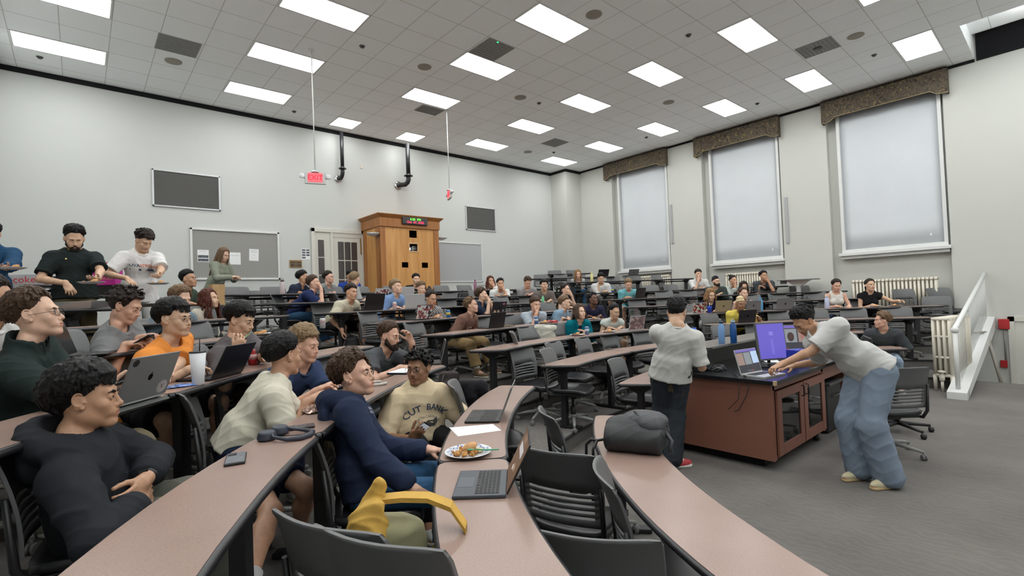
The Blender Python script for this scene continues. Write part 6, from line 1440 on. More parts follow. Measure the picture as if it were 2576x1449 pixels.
chair_at(1612,1000,0,2.9,'grey chair just left of the standing man at the console')
for px,n,az,lb in((625,7,3.0,'grey empty chair against the back wall left of the pale tumbler'),(672,7,3.0,'grey empty chair against the back wall beside the aisle desk'),(598,7,3.2,'grey empty chair against the back wall near the standing woman')):
    p=PY(px,775,11.5);put_chair(p[0],p[1],FZ(7),az,lb)
for px,py,az,lb in((2300,778,3.9,'empty dark chair on the tier right of the woman in black'),(2388,775,4.0,'empty dark chair nearest the white stair rail')):
    p=PX(px,py,13.0 if px<2350 else 13.3);put_chair(p[0],p[1],FZ(4),az,lb)
print('chairs',CH_N[0],time.time()-T0)
# ---------------------------------------------------------------- laptops
PC=[0]
def mat_patch(name,cols,scale=26):
    if name in _M: return _M[name]
    m,nt,b,N,Lk=node_mat(name,.45,.4);tc=N('ShaderNodeTexCoord');v=N('ShaderNodeTexVoronoi');v.inputs['Scale'].default_value=scale;Lk(tc.outputs['Object'],v.inputs['Vector'])
    r=N('ShaderNodeValToRGB');r.color_ramp.interpolation='CONSTANT';e=r.color_ramp.elements;e[0].color=(*cols[0],1);e[1].position=.9;e[1].color=(*cols[-1],1)
    for i,c in enumerate(cols[1:-1]): k=e.new((i+1)/(len(cols)));k.color=(*c,1)
    sp=N('ShaderNodeSeparateColor');Lk(v.outputs['Color'],sp.inputs[0]);Lk(sp.outputs[0],r.inputs['Fac']);Lk(r.outputs['Color'],b.inputs['Base Color']);return m
def laptop(label,h,user,w,d,z,ang=108,base='dark',lid='dark',stick=None,screen=None,keys=True,logo=True,grp=None,dist=5):
    """h: hinge centre (x,y); user: bearing from hinge to the user; ang: opening angle"""
    COLS={'dark':(.018,.019,.022),'grey':(.17,.17,.18),'silver':(.48,.49,.50),'slate':(.055,.066,.082),'gold':(.28,.23,.16),'black':(.010,.010,.012)}
    mb=M_plain('laptop_'+base,COLS[base],.38,.2);ml=M_plain('laptop_'+lid,COLS[lid],.38,.2)
    u=np.array([math.sin(user),math.cos(user),0]);r=np.array([u[1],-u[0],0]);up=np.array([0,0,1.])
    e=empty('laptop',(h[0],h[1],z),label,'laptop',grp)
    M=np.stack([r,u,up],1)
    m=MB();m.box(u*(d/2)+up*.008,(w,d,.014),M=M,bev=.004 if dist<4 else 0);m.obj('base',mb,e)
    a=math.radians(ang);ld=u*math.cos(a)+up*math.sin(a);ln=np.cross(r,ld)  # lid direction and outward normal
    if ln@u>0: ln=-ln
    ML=np.stack([r,ld,-ln],1)
    m=MB();m.box(up*.014+ld*(d/2)+ln*.003,(w,d,.007),M=ML,bev=.003 if dist<4 else 0);lo=m.obj('lid',ml,e)
    inn=-ln
    c0=up*.014+ld*(d/2)-ln*.0015
    sm=M_plain('screen_off',(.008,.008,.010),.15) if screen is None else None
    m=MB();m.box(c0,(w*.955,d*.93,.0016),M=ML);m.obj('screen',sm or M_emit('screen_'+screen[0],screen[1],screen[2]),e)
    if screen and len(screen)>3:
        for (cx,cy,ww,hh,col) in screen[3]:
            m=MB()
            if hh<0: m.lathe(c0+r*cx*w+ld*cy*d-ln*.001,[(0,0),(ww*w,0)],18,ax=np.stack([r,ld*(-hh*d/(ww*w)),-ln],1))
            else: m.box(c0+r*cx*w+ld*cy*d-ln*.0012,(ww*w,hh*d,.0008),M=ML)
            m.obj('screen_image',M_emit('px_%s'%(col,),col,screen[2]),e)
    if keys:
        m=MB();nx,ny=(14,6) if dist<4 else (1,1)
        if nx==1: m.box(u*d*.36+up*.0155,(w*.86,d*.42,.001),M=M)
        else:
            kw,kh=w*.88/nx,d*.46/ny
            for i in range(nx):
                for j in range(ny):
                    if j==5 and 4<=i<=8:
                        if i==6: m.box(r*0+u*(d*.13+kh*(j+.5))+up*.016,(kw*4.8,kh*.82,.0016),M=M)
                        continue
                    m.box(r*(-w*.44+kw*(i+.5))+u*(d*.13+kh*(j+.5))+up*.016,(kw*.84,kh*.82,.0016),M=M)
        m.obj('keyboard',M_plain('key_black',(.011,.011,.013),.5),e)
        if dist<4:
            m=MB();m.box(u*d*.80+up*.0153,(w*.38,d*.30,.0006),M=M);m.obj('trackpad',M_plain('trackpad_'+base,tuple(x*1.25 for x in COLS[base]),.3),e)
    if logo:
        m=MB();m.lathe(up*.014+ld*(d*.5)+ln*.0068,[(0,0),(.014,0)],16,ax=np.stack([r,ld*1.15,ln],1));m.lathe(up*.014+ld*(d*.5+.02)+r*.003+ln*.0068,[(0,0),(.004,0)],8,ax=np.stack([r,ld,ln],1));m.obj('lid_logo',M_plain('logo_black',(.006,.006,.007),.2),lo)
    for s in (stick or []):
        cx,cy,ww,hh,col=s[:5];m=MB();c=up*.014+ld*(d*(.5+cy))+r*cx*w+ln*.0070
        if col=='patch': m.box(c,(ww*w,hh*d,.0006),M=ML);m.obj('sticker',mat_patch('stickers_'+s[5],STK[s[5]],s[6]),lo)
        elif len(s)>5 and s[5]=='o':
            m.lathe(c,[(0,0),(ww*w/2,0)],24,ax=np.stack([r,ld*(hh*d/(ww*w)),ln],1));m.obj('sticker',M_plain('st_%s'%(col,),col,.6),lo)
        else: m.box(c,(ww*w,hh*d,.0006),M=ML);m.obj('sticker',M_plain('st_%s'%(col,),col,.6),lo)
        if len(s)>6 and isinstance(s[6],str): text_mesh(s[6],s[7],np.stack([-r,ld,ln],1),c+ln*.0008,M_plain('st_ink',(.10,.03,.03),.6),lo,'sticker_lettering')
    return e
STK={'multi':[(.5,.5,.5),(.22,.05,.05),(.5,.45,.4),(.03,.03,.04),(.25,.1,.1),(.55,.55,.55),(.1,.1,.12)],'floral':[(.20,.12,.12),(.30,.22,.22),(.12,.09,.10),(.42,.36,.36),(.16,.10,.11),(.34,.26,.24)],'red':[(.5,.5,.48),(.3,.03,.03),(.45,.42,.36),(.04,.03,.03),(.3,.25,.2)]}
u1=math.atan2(-.15,.135)
brown=('brown',(.115,.062,.035),1.0,[(.0,.18,.55,.16,(.42,.40,.40)),(.05,.38,.35,.12,(.20,.12,.08)),(-.1,-.15,.12,-.07,(.30,.20,.13)),(.05,-.22,.08,-.05,(.45,.42,.4))])
laptop('slim slate-blue laptop on the second-row desk, brown picture on its screen',(1.330,1.590),u1,.29,.212,TZ(1),118,'slate','dark',screen=brown,dist=2,logo=False)
a=PZ(1150,1066,TZ(1));b=PZ(1176,1031,TZ(1));c=PZ(1256,1064,TZ(1));uu=nrm((a-c)*[1,1,0]);pv=np.array([-uu[1],uu[0],0]);pv=pv if pv@(b-a)>0 else -pv;hc=c+pv*.155
laptop('thick black laptop seen edge-on beside the printed sheet',(hc[0],hc[1]),math.atan2(uu[0],uu[1]),.32,.22,TZ(1),112,'black','grey',dist=2.5,logo=False,stick=[])
a=PZ(303,1024,TZ(3)+.03);b=PZ(401,997,TZ(3)+.03);hc=(a+b)/2;q=nrm(b-a);uu=np.array([-q[1],q[0],0]);uu=uu if uu@CF>0 else -uu
laptop('grey laptop with a round white sticker on its lid, standing on a grey sleeve',(hc[0],hc[1]),math.atan2(uu[0],uu[1]),.305,.215,TZ(3)+.03,112,'silver','grey',dist=2.5,stick=[(.34,-.30,.22,.30,(.62,.58,.58),'o','V',.035),(-.40,.38,.12,.16,(.03,.03,.03),'o')])
S=SDF();k=np.stack([q,uu,np.array([0,0,1.])],1)
for i in range(5):
    for j in range(4): S.sph(hc+q*(-.145+.0725*i)+uu*(.0+.065*j)+np.array([0,0,-.0165]),.0135,k=.05)
S=SDF();S.cone(hc-q*.165+uu*.10-np.array([0,0,.0165]),hc+q*.165+uu*.10-np.array([0,0,.0165]),.125,.125,k=.01,flat=.11,ax=np.array([0,0,1.]),rnd=.01)
PV,F=mesh_sdf(S,.005,(.001,60,1));o=pf_obj('laptop_sleeve',PV,F,[M_cloth((.12,.125,.12))],None,hc*[1,1,0]+[0,0,TZ(3)]);o.location=tuple(hc*[1,1,0]+[0,0,TZ(3)]);tag(o,'grey padded laptop sleeve under the laptop with the round sticker','sleeve')
a=PZ(538,957,TZ(3));b=PZ(601,941,TZ(3));hc=(a+b)/2;q=nrm(b-a);uu=np.array([-q[1],q[0],0]);uu=uu if uu@CF>0 else -uu
laptop('plain matt black laptop in front of the person eating',(hc[0],hc[1]),math.atan2(uu[0],uu[1]),.32,.225,TZ(3),118,'black','black',logo=False,dist=3)
a=PZ(128,909,TZ(4));b=PZ(216,886,TZ(4));hc=(a+b)/2;q=nrm(b-a);uu=np.array([-q[1],q[0],0]);uu=uu if uu@CF>0 else -uu
laptop('black laptop with round stickers low on its lid, fifth-row desk',(hc[0],hc[1]),math.atan2(uu[0],uu[1]),.32,.225,TZ(4),108,'black','black',logo=False,dist=3,stick=[(.38,-.10,.16,.24,(.05,.05,.05),'o','8',.02),(.22,-.17,.15,.26,(.30,.16,.20),'o'),(.26,-.38,.13,.2,(.5,.42,.03),'o'),(.10,-.30,.17,.24,(.4,.38,.32),'o'),(-.06,-.42,.22,.08,(.45,.45,.45),'r','HOOS',.022)])
def lap(px,py,n,label,w=.32,off=0,lid='dark',z=None,**k):
    p=PZ(px,py,TZ(n)) if z is None else None;t=HT(px,py,n,.14);v=P3(px,py,t);r_=math.hypot(v[0]-CX,v[1]-CY);a=math.degrees(math.atan2(v[0]-CX,v[1]-CY));p=pol(RR(n)+.12,a)
    return laptop(label,(p[0],p[1]),math.radians(a)+off,w,w*.69,TZ(n),k.pop('ang',105),'dark' if lid!='silver' else 'silver',lid,dist=9,grp=None,**k)
lap(1102,903,2,'grey laptop half turned away at the bearded person\'s desk end',off=-.5,lid='grey',stick=[(.3,.1,.12,.18,(.5,.2,.2),'o')])
lap(938,785,5,'large matt black laptop beside the cream tee, sixth row',w=.38,lid='black',logo=False)
lap(1062,808,4,'laptop covered in dark red and white stickers, fifth-row centre desk',lid='dark',logo=False,stick=[(0,0,.96,.94,'patch','multi',26)])
lap(1246,826,3,'black laptop to the right of the brown printed tee',w=.34,lid='black',logo=False)
lap(1252,791,4,'black laptop with stickers in front of the praying hands',lid='black',stick=[(-.3,-.3,.16,.2,(.4,.3,.22)),(-.05,-.3,.14,.2,(.4,.3,.22)),(.3,.3,.16,.14,(.4,.1,.2)),(.3,-.25,.16,.2,(.4,.4,.45),'o')])
lap(1598,831,2,'laptop with a faded floral cover beside the white cap-sleeve top',w=.34,lid='silver',logo=False,stick=[(0,0,.96,.94,'patch','floral',34)])
lap(1877,816,2,'black laptop in front of the yellow tee',w=.34,lid='dark')
lap(1817,786,3,'gold-brown laptop beside the yellow tee',w=.34,lid='gold')
lap(1893,781,3,'dark grey laptop behind the yellow tee',w=.30,lid='grey')
lap(1973,779,3,'silver laptop standing alone on the fourth-row right desk',w=.34,lid='grey')
lap(1757,787,3,'laptop with red and cream stickers beside the blue cup',w=.30,lid='silver',logo=False,stick=[(0,0,.96,.94,'patch','red',30)])
lap(1042,777,5,'light grey laptop turned to its user in front of the green tee',w=.34,lid='silver',off=.5,logo=False)
lap(1018,748,6,'pale grey laptop in front of the person in black',w=.34,lid='silver',off=.3,logo=False)
lap(957,745,6,'white laptop with photo-like stickers in front of the booth',w=.30,lid='silver',logo=False,stick=[(0,0,.9,.85,'patch','multi',30)])
lap(1516,691,9,'dark laptop open on the tenth-row desk near the column',w=.34,lid='dark',ang=120)
lap(1592,693,9,'grey laptop at the right end of the tenth-row desk',w=.32,lid='grey',ang=125)
lap(1608,747,5,'dark red-brown laptop beside the turquoise tee',w=.34,lid='dark',off=-.4)
# ---------------------------------------------------------------- bottles, cans, plates
def onrow(px,py,n,s=.2):
    t=HT(px,py,n,s);v=P3(px,py,t);a=math.degrees(math.atan2(v[0]-CX,v[1]-CY));p=pol(RR(n)+s,a);return np.array([p[0],p[1],TZ(n)])
def turned(name,cat,label,p,parts,grp=None,n=24):
    """parts: (part name, material, profile)"""
    e=empty(name,p,label,cat,grp)
    for nm,mt,pr in parts: m=MB();m.lathe((0,0,0),pr,n);m.obj(nm,mt,e)
    return e
def can(p,col,label,txt=None,mc=None):
    e=turned('soda_can','can',label,p,[('body',M_plain('can_%s'%(col,),col,.3,.3),[(.0,.0),(.026,.0),(.033,.008),(.033,.110),(.028,.120)]),('lid',ALU,[(.028,.120),(.0275,.123),(.025,.120),(0,.119)])],'soda cans on the desks')
    a=math.atan2(p[0],p[1])+math.pi
    if txt:
        n_=np.array([math.sin(a),math.cos(a),0]);x=np.array([-n_[1]*-1,n_[0]*-1,0]);x=np.array([-math.cos(a),math.sin(a),0]);text_mesh(txt,.042,np.stack([x,np.array([0,0,1.]),n_],1),n_*.034+np.array([0,0,.078]),mc or M_plain('can_ink',(.45,.02,.03),.5),e,'lettering')
    else:
        m=MB();m.lathe((0,0,0),[(.0333,.045),(.0333,.085)],24);m.obj('label_band',mc or M_plain('can_band',(.5,.42,.05),.4),e)
    return e
can(onrow(812,829,4,.16),(.50,.50,.50),'silver soda can with red letters on the fifth-row left desk end','DK')
can(onrow(993,783,5,.18),(.52,.42,.42),'pale pink and white can in front of the light blue tee','LA')
can(onrow(1128,797,4,.2),(.02,.12,.35),'blue and yellow can on the fifth-row desk')
can(onrow(1349,814,3,.2),(.03,.12,.32),'blue can in front of the person eating in light blue',mc=M_plain('band_w',(.4,.45,.5),.4))
can(onrow(1477,843,2,.2),(.10,.16,.32),'blue-grey can before the teal cardigan',mc=M_plain('band_w',(.4,.45,.5),.4))
p=onrow(636,905,3,.25);can(p,(.35,.02,.02),'red can beside the person eating',mc=M_plain('band_red',(.5,.3,.3),.4))
can(onrow(1541,731,6,.2),(.02,.12,.35),'small blue can behind the turquoise tee')
p=PZ(499,968,TZ(3));hh=(968-884)/FPX*((p-[0,0,ZC])@CF)
e=turned('tumbler','tumbler','tall white tumbler with dark lid and straw on the fourth-row desk',p,[('body',M_plain('tumbler_white',(.62,.63,.66),.35),[(0,0),(.028,0),(.031,.004),(.0435,hh-.006)]),('lid',BLK,[(.0445,hh-.008),(.0445,hh),(0,hh)])],n=16)
m=MB();m.tube([(.01,0,hh),(.012,0,hh+.075)],.003,6);m.obj('straw',BLK,e)
def bottle(px,py,n,h,r,col,label,cap=(.02,.02,.02),s=.2,p=None,glass=False,z=None):
    p=onrow(px,py,n,s) if p is None else p
    mt=M_plain('bottle_%s'%(col,),col,.35)
    if glass:
        mt,nt,b=mk('bottle_clear_blue');b.inputs['Base Color'].default_value=(*col,1);b.inputs['Transmission Weight'].default_value=.6;b.inputs['Roughness'].default_value=.15
    e=turned('water_bottle','bottle',label,p,[('body',mt,[(0,0),(r*.95,0),(r,.006),(r,h*.78),(r*.62,h*.86),(r*.6,h*.90)]),('cap',M_plain('cap_%s'%(cap,),cap,.45),[(r*.66,h*.90),(r*.68,h),(0,h)])],'water bottles')
    m=MB();m.tube([(-r*.5,0,h*.98),(-r*.5,0,h*1.05),(r*.5,0,h*1.05),(r*.5,0,h*.98)],.005,6);m.obj('loop',M_plain('cap_%s'%(cap,),cap),e);return e
bottle(711,741,7,.24,.043,(.42,.36,.38),'pale tumbler with dark lid and orange top at the eighth-row desk end',cap=(.05,.03,.02))
bottle(1196,731,7,.25,.038,(.22,.10,.16),'mauve bottle on the eighth-row desk',cap=(.18,.08,.13),s=.3)
bottle(1489,706,8,.27,.042,(.55,.52,.22),'pale yellow bottle beside the blonde woman',cap=(.5,.48,.3))
bottle(2081,772,3,.25,.043,(.42,.46,.62),'white-blue bottle in front of the white tank top',cap=(.5,.5,.5))
bottle(1366,758,5,.13,.03,(.10,.42,.22),'small green bottle before the taupe tee',cap=(.3,.5,.3))
bottle(1914,781,3,.26,.045,(.08,.28,.50),'light blue bottle beside the dark grey laptop',cap=(.1,.25,.4))
bottle(1270,800,4,.22,.032,(.2,.24,.25),'clear grey bottle beside the black laptop with stickers',cap=(.3,.3,.3),s=.25)
p=onrow(1785,786,3,.15);e=turned('lidded_cup','cup','bright blue cup with a white straw, fourth-row right desk',p,[('body',M_plain('cup_blue',(.01,.05,.45),.4),[(0,0),(.035,0),(.046,.11),(.047,.125)]),('lid',M_plain('cup_lid',(.02,.07,.5),.4),[(.048,.125),(.044,.135),(0,.135)])])
m=MB();m.tube([(0,0,.13),(.008,0,.20)],.005,6);m.obj('straw',PAPER,e)
FOOD=[M_plain('food_rice',(.45,.22,.06),.8,var=.5,vs=90,bump=1,bs=120),M_plain('food_bread',(.55,.30,.13),.8,var=.2,vs=50,bump=.8,bs=60),M_plain('food_cream',(.60,.50,.28),.7,var=.2,vs=60),M_plain('food_meat',(.20,.08,.03),.7,var=.5,vs=80,bump=1,bs=90)]
def plate(p,label,r=.115,seed=1,near=False,pattern=True,grp='paper plates with food'):
    e=empty('paper_plate',p,label,'plate',grp)
    m=MB();m.lathe((0,0,0),[(0,.002),(r*.66,.002),(r*.72,.006),(r*.93,.016),(r,.018),(r,.0195),(r*.93,.0175),(r*.70,.0085),(r*.66,.004),(0,.004)],40 if near else 20);m.obj('plate',M_plain('plate_white',(.62,.63,.65),.5),e)
    if pattern:
        R=random.Random(seed);m=MB();N=34 if near else 10
        for i in range(N):
            a=2*math.pi*i/N;rr=r*(.80+.06*((i%3)-1));w=r*(.085 if near else .13);c=np.array([math.cos(a)*rr,math.sin(a)*rr,.0125+.0155*(rr/r-.72)/.28*.9-.000]);t=np.array([-math.sin(a),math.cos(a),0]);q=nrm(np.array([math.cos(a),math.sin(a),.30]));b=a*0+(.7 if i%2 else -.7)
            d1=t*math.cos(b)+q*math.sin(b);d2=-t*math.sin(b)+q*math.cos(b);v=[m.bm.verts.new(tuple(c+d1*w*x+d2*w*.42*y+np.array([0,0,.002]))) for x,y in((-1,0),(-.3,-1),(1,-.3),(.8,.6),(0,1))];m.bm.faces.new(v)
        m.obj('rim_pattern',M_plain('plate_blue',(.03,.07,.28),.5),e,fixn=True)
    R=random.Random(seed);S=SDF();h=.004 if near else .008
    for i in range(60 if near else 10): a=R.uniform(0,6.3);q=r*.55*math.sqrt(R.random());S.sph((math.cos(a)*q-r*.15,math.sin(a)*q,.010+R.random()*.012),R.uniform(.005,.010)*(1 if near else 1.8),k=.002)
    PV,F=mesh_sdf(S,h,(.001,300,1));pf_obj('food',PV,F,[FOOD[seed%2*3]],e,np.zeros(3))
    S=SDF();S.ell((r*.18,r*.12,.030),(.040,.028,.018),rotm(.5,.3,.3),k=.01);PV,F=mesh_sdf(S,h,(.0015,120,1));pf_obj('bread',PV,F,[FOOD[1]],e,np.zeros(3))
    S=SDF();S.ell((r*.40,-r*.12,.012),(.035,.028,.010),k=.01);PV,F=mesh_sdf(S,h,(.0015,160,1));pf_obj('sauce',PV,F,[FOOD[2]],e,np.zeros(3))
    return e
pl=plate(PZ(1178,1143,TZ(1)),'blue and white patterned paper plate with rice and a roll, green fork across it',.118,2,True)
m=MB();m.tube([(.02,-.03,.026),(.06,-.075,.024),(.10,-.12,.026)],[.0035,.004,.0035],6);m.box((.005,-.015,.027),(.03,.022,.003),-.9);m.obj('fork',M_plain('fork_green',(.06,.34,.20),.4),pl)
i=2
for px,py,n,lb in((1095,802,4,'plate of food between the sticker-covered laptop and the blue and yellow can'),(1370,807,3,'plate of food beside the blue can, fourth row'),(1452,843,2,'blue patterned plate before the teal cardigan'),(1532,838,2,'plate of food left of the floral laptop'),(1494,803,3,'plate of food in front of the navy shirt'),(1270,742,6,'plate of food before the white ringer tee'),(1574,748,5,'plate of food before the turquoise tee'),(1519,731,6,'plate of food before the white sweatshirt'),(2112,771,3,'plate of food before the white tank top'),(2203,770,3,'plate with a sandwich before the black sleeveless top'),(2252,768,3,'empty-looking plate under the outstretched hand'),(1938,730,6,'plate at the right end under the middle window'),(1762,725,6,'plate before the white tee with the raised fist'),(657,842,4,'plate of food behind the person eating')):
    i+=1;p=onrow(px,py,n,.2) if px!=657 else PZ(657,843,TZ(4));plate(p,lb,.115,i)
m=MB();m.prism([(-.06,-.10),(.06,-.10),(.06,.10),(-.06,.10)],0,.05);bm=m.bm;bmesh.ops.subdivide_edges(bm,edges=bm.edges[:],cuts=3,use_grid_fill=True)
R=random.Random(4)
for v in bm.verts: v.co.x+=R.uniform(-.008,.008);v.co.y+=R.uniform(-.008,.008);v.co.z=max(0,v.co.z*R.uniform(.5,1))
o=m.obj('snack_packet',M_plain('packet_red',(.40,.06,.06),.35));o.location=tuple(onrow(1386,806,3,.2)+np.array([0,0,0]));tag(o,'red and white crumpled packet on the fourth-row centre desk','packet')
# ---------------------------------------------------------------- small things on the near desks
def sheet(pts,z,label,name='paper_sheet',mt=PAPER,th=.0008,cat='paper'):
    P=[PZ(x,y,z) for x,y in pts];c=sum(P)/4;m=MB();q=[(p[0]-c[0],p[1]-c[1]) for p in P];A_=sum(q[i][0]*q[(i+1)%4][1]-q[(i+1)%4][0]*q[i][1] for i in range(4));q=q if A_>0 else q[::-1]
    m.prism(q,.0002,th);o=m.obj(name,mt);o.location=(c[0],c[1],z);tag(o,label,cat);return o,P,c
o,P,c=sheet([(1130,1076),(1152,1098),(1261,1083),(1240,1067)],TZ(1),'white sheet with handwriting beside the thick black laptop')
ex=nrm(P[2]-P[1]);ey=nrm(np.array([-ex[1],ex[0],0]));mw=MB();R=random.Random(3)
for j in range(5):
    x=-.11
    while x<.10:
        l=R.uniform(.01,.03);y=.06-.026*j
        mw.box(ex*(x+l/2)+ey*(y+R.uniform(-.004,.004))+np.array([0,0,.0010]),(l*.8,.0014,.0002),math.atan2(ex[1],ex[0])+R.uniform(-.4,.4));x+=l+R.uniform(.004,.02)
mw.obj('handwriting',INK,o)
def phone(c,M,label,back=True,scr=None,col=(.16,.17,.19),grp=None,cams=True):
    e=empty('smartphone',c,label,'phone',grp);m=MB();m.box((0,0,0),(.074,.152,.010),M=M,bev=.004);m.obj('case',BLK,e)
    m=MB();m.box(M@np.array([0,0,.0052]),(.066,.144,.001),M=M);m.obj('back_glass' if back else 'screen',M_plain('phone_%s'%(col,),col,.25) if not scr else M_emit('phone_scr',scr,.8),e)
    if back and cams:
        m=MB();m.box(M@np.array([-.014,.052,.007]),(.030,.030,.003),M=M,bev=.001);m.obj('camera_bump',BLK,e)
        m=MB();m.tube([M@np.array([.024*math.cos(a),.024*math.sin(a)-.012,.0060]) for a in np.linspace(0,2*math.pi,25)[:-1]],.0008,5,closed=True);m.obj('ring',M_plain('ring_grey',(.32,.33,.35),.4),e)
    return e
a=PZ(566,1172,TZ(2));b=PZ(574,1144,TZ(2));d=nrm(b-a);c=PZ(593,1158,TZ(2))
phone(c+[0,0,.006],np.stack([np.array([d[1],-d[0],0]),d,np.array([0,0,1.])],1),'grey-backed phone in a black case lying alone on the near third-row desk')
c=PZ(750,1078,TZ(2));phone(c+[0,0,.006],np.stack([d,-np.array([d[1],-d[0],0]),np.array([0,0,1.])],1),'dark phone lying beside the headphones',col=(.06,.06,.07))
wv=cut['hands'][0];fz=wv[0]+wv[1]*.075+wv[2]*.024;Mx=wv[1];Mz=nrm(-wv[2]);My=np.cross(Mz,Mx)
phone(fz,np.stack([My,nrm(Mx),Mz],1),'phone held in the hand of the cream printed tee',back=False,scr=(.35,.38,.42))
wv=fleece['hands'][0];fz=wv[0]+wv[1]*.085+np.array([0,0,.03]);phone(fz,rotm(1.2,.25,.3),'phone held up by the dark fleece pullover',col=(.2,.2,.22),cams=False)
wv=curly['hands'][0];phone(wv[0]+wv[1]*.10+np.array([0,0,.01]),rotm(2.2,.5,0),'phone held by the curly-haired person in grey',back=False,scr=(.10,.10,.12))
# over-ear headphones
c=PZ(712,1100,TZ(2));e=empty('headphones',c,'dark blue-grey over-ear headphones on the third-row desk','headphones');HB=M_plain('headphone_blue',(.030,.036,.055),.5);ax_=nrm(PZ(770,1100,TZ(2))-PZ(680,1100,TZ(2)));ay_=np.array([-ax_[1],ax_[0],0])
for q,dy in((-1,-.045),(1,.05)):
    S=SDF();cc=-ax_*.05+ay_*dy+np.array([0,0,.022]);S.cone(cc-[0,0,.020],cc+[0,0,.020],.044,.036,k=.01,rnd=.012);PV,F=mesh_sdf(S,.003);pf_obj('ear_cup',PV,F,[HB],e,np.zeros(3))
m=MB();m.tube([-ax_*.03-ay_*.045+[0,0,.035],ax_*.0-ay_*.072+[0,0,.02],ax_*.07-ay_*.078+[0,0,.012],ax_*.12-ay_*.05+[0,0,.012],ax_*.135+[0,0,.012],ax_*.12+ay_*.05+[0,0,.012],ax_*.07+ay_*.078+[0,0,.012],ax_*.0+ay_*.075+[0,0,.02],-ax_*.03+ay_*.05+[0,0,.035]],[.006,.007,.010,.012,.013,.012,.010,.007,.006],12);m.obj('headband',HB,e)
def crumple(c,sx,sy,sz,label,mt,name,seed,cat):
    m=MB();R=random.Random(seed);n=12;P=[[np.array([sx*(i/n-.5)+R.uniform(-.008,.008),sy*(j/n-.5)+R.uniform(-.008,.008),.003+sz*R.random()*(1-abs(i/n-.5)*1.6)*(1-abs(j/n-.5)*1.2)]) for j in range(n+1)] for i in range(n+1)]
    m.grid(P,thick=np.array([0,0,.0012]),smooth=False);o=m.obj(name,mt);o.location=tuple(c);tag(o,label,cat);return o
FOIL=M_plain('foil_packet',(.42,.40,.40),.2,.7,var=.6,vs=30)
crumple(PZ(792,1034,TZ(2)),.13,.17,.05,'opened shiny snack bag by the off-white tee',M_plain('bag_foil',(.45,.30,.25),.2,.5,var=.8,vs=22),'snack_bag',5,'packet')
crumple(PZ(835,972,TZ(2)),.11,.13,.06,'silver foil wrapper with a yellow spot in front of the navy polo',FOIL,'foil_wrapper',8,'wrapper')
crumple(PZ(452,973,TZ(3)),.16,.10,.018,'blue and white wrapper beside the tumbler',M_plain('wrap_blue',(.12,.20,.45),.35,var=.9,vs=14),'candy_wrapper',9,'wrapper')
crumple(onrow(1277,823,3,.2),.22,.16,.06,'brown crumpled bag beside the black laptop in the fourth row',M_plain('bag_brown',(.12,.09,.06),.7,var=.4,vs=20),'paper_bag',12,'bag')
c=PZ(1015,937,TZ(2));m=MB();m.box((0,0,.008),(.26,.18,.016),.6,bev=.003);o=m.obj('notebook',M_plain('notebook_navy',(.015,.02,.04),.5));o.location=tuple(c);tag(o,'dark notebook under the bearded person\'s hand','notebook');m=MB();m.box((0,0,.0175),(.25,.17,.002),.6);m.obj('page',PAPER,o)
c=PZ(948,968,TZ(2));m=MB();m.tube([(.07*math.cos(a),.07*math.sin(a),.012) for a in np.linspace(.6,5.6,20)],.010,8);o=m.obj('headset',M_plain('headset_white',(.5,.48,.45),.4));o.location=tuple(c);tag(o,'small pale curved headset on the desk behind the navy hoodie','headset')
m=MB();m.tube([(0,0,.0),(.03,.01,.11)],.004,8);o=m.obj('pencil',BLK);o.location=tuple(PZ(935,960,TZ(2)));tag(o,'dark pencil standing beside the pale headset','pencil')
# wristwatch
wv=hoodie['arms']['L'];y_=nrm(wv[2]-wv[1]);z_=nrm(np.array([0,0,1.])-y_*y_[2]-CF*.6);z_=nrm(z_-y_*(z_@y_));M_=np.stack([np.cross(y_,z_),y_,z_],1);c=wv[2]-y_*.018;e=empty('wristwatch',c,'black square wristwatch on the wrist of the black hoodie','watch')
m=MB();m.tube([M_@np.array([.032*math.cos(a),0,.028*math.sin(a)]) for a in np.linspace(0,2*math.pi,21)[:-1]],.008,8,closed=True);m.obj('strap',BLK,e);m=MB();m.box(M_@np.array([0,0,.031]),(.036,.042,.012),M=M_,bev=.004);m.box(M_@np.array([0,0,.031]),(.036,.042,.012),M=M_,bev=.004);m.obj('case',M_plain('watch_case',(.03,.03,.032),.15),e)
m=MB();m.tube([eat['hands'][0][0]+eat['hands'][0][1]*.09-eat['c'],(eat['c']+eat['M']@np.array([0.0,.10,-.068]))-eat['c']],.0035,6);o=m.obj('plastic_fork',M_plain('fork_green',(.06,.34,.20),.4));o.location=tuple(eat['c']);tag(o,'green plastic fork in the mouth of the person eating','fork')
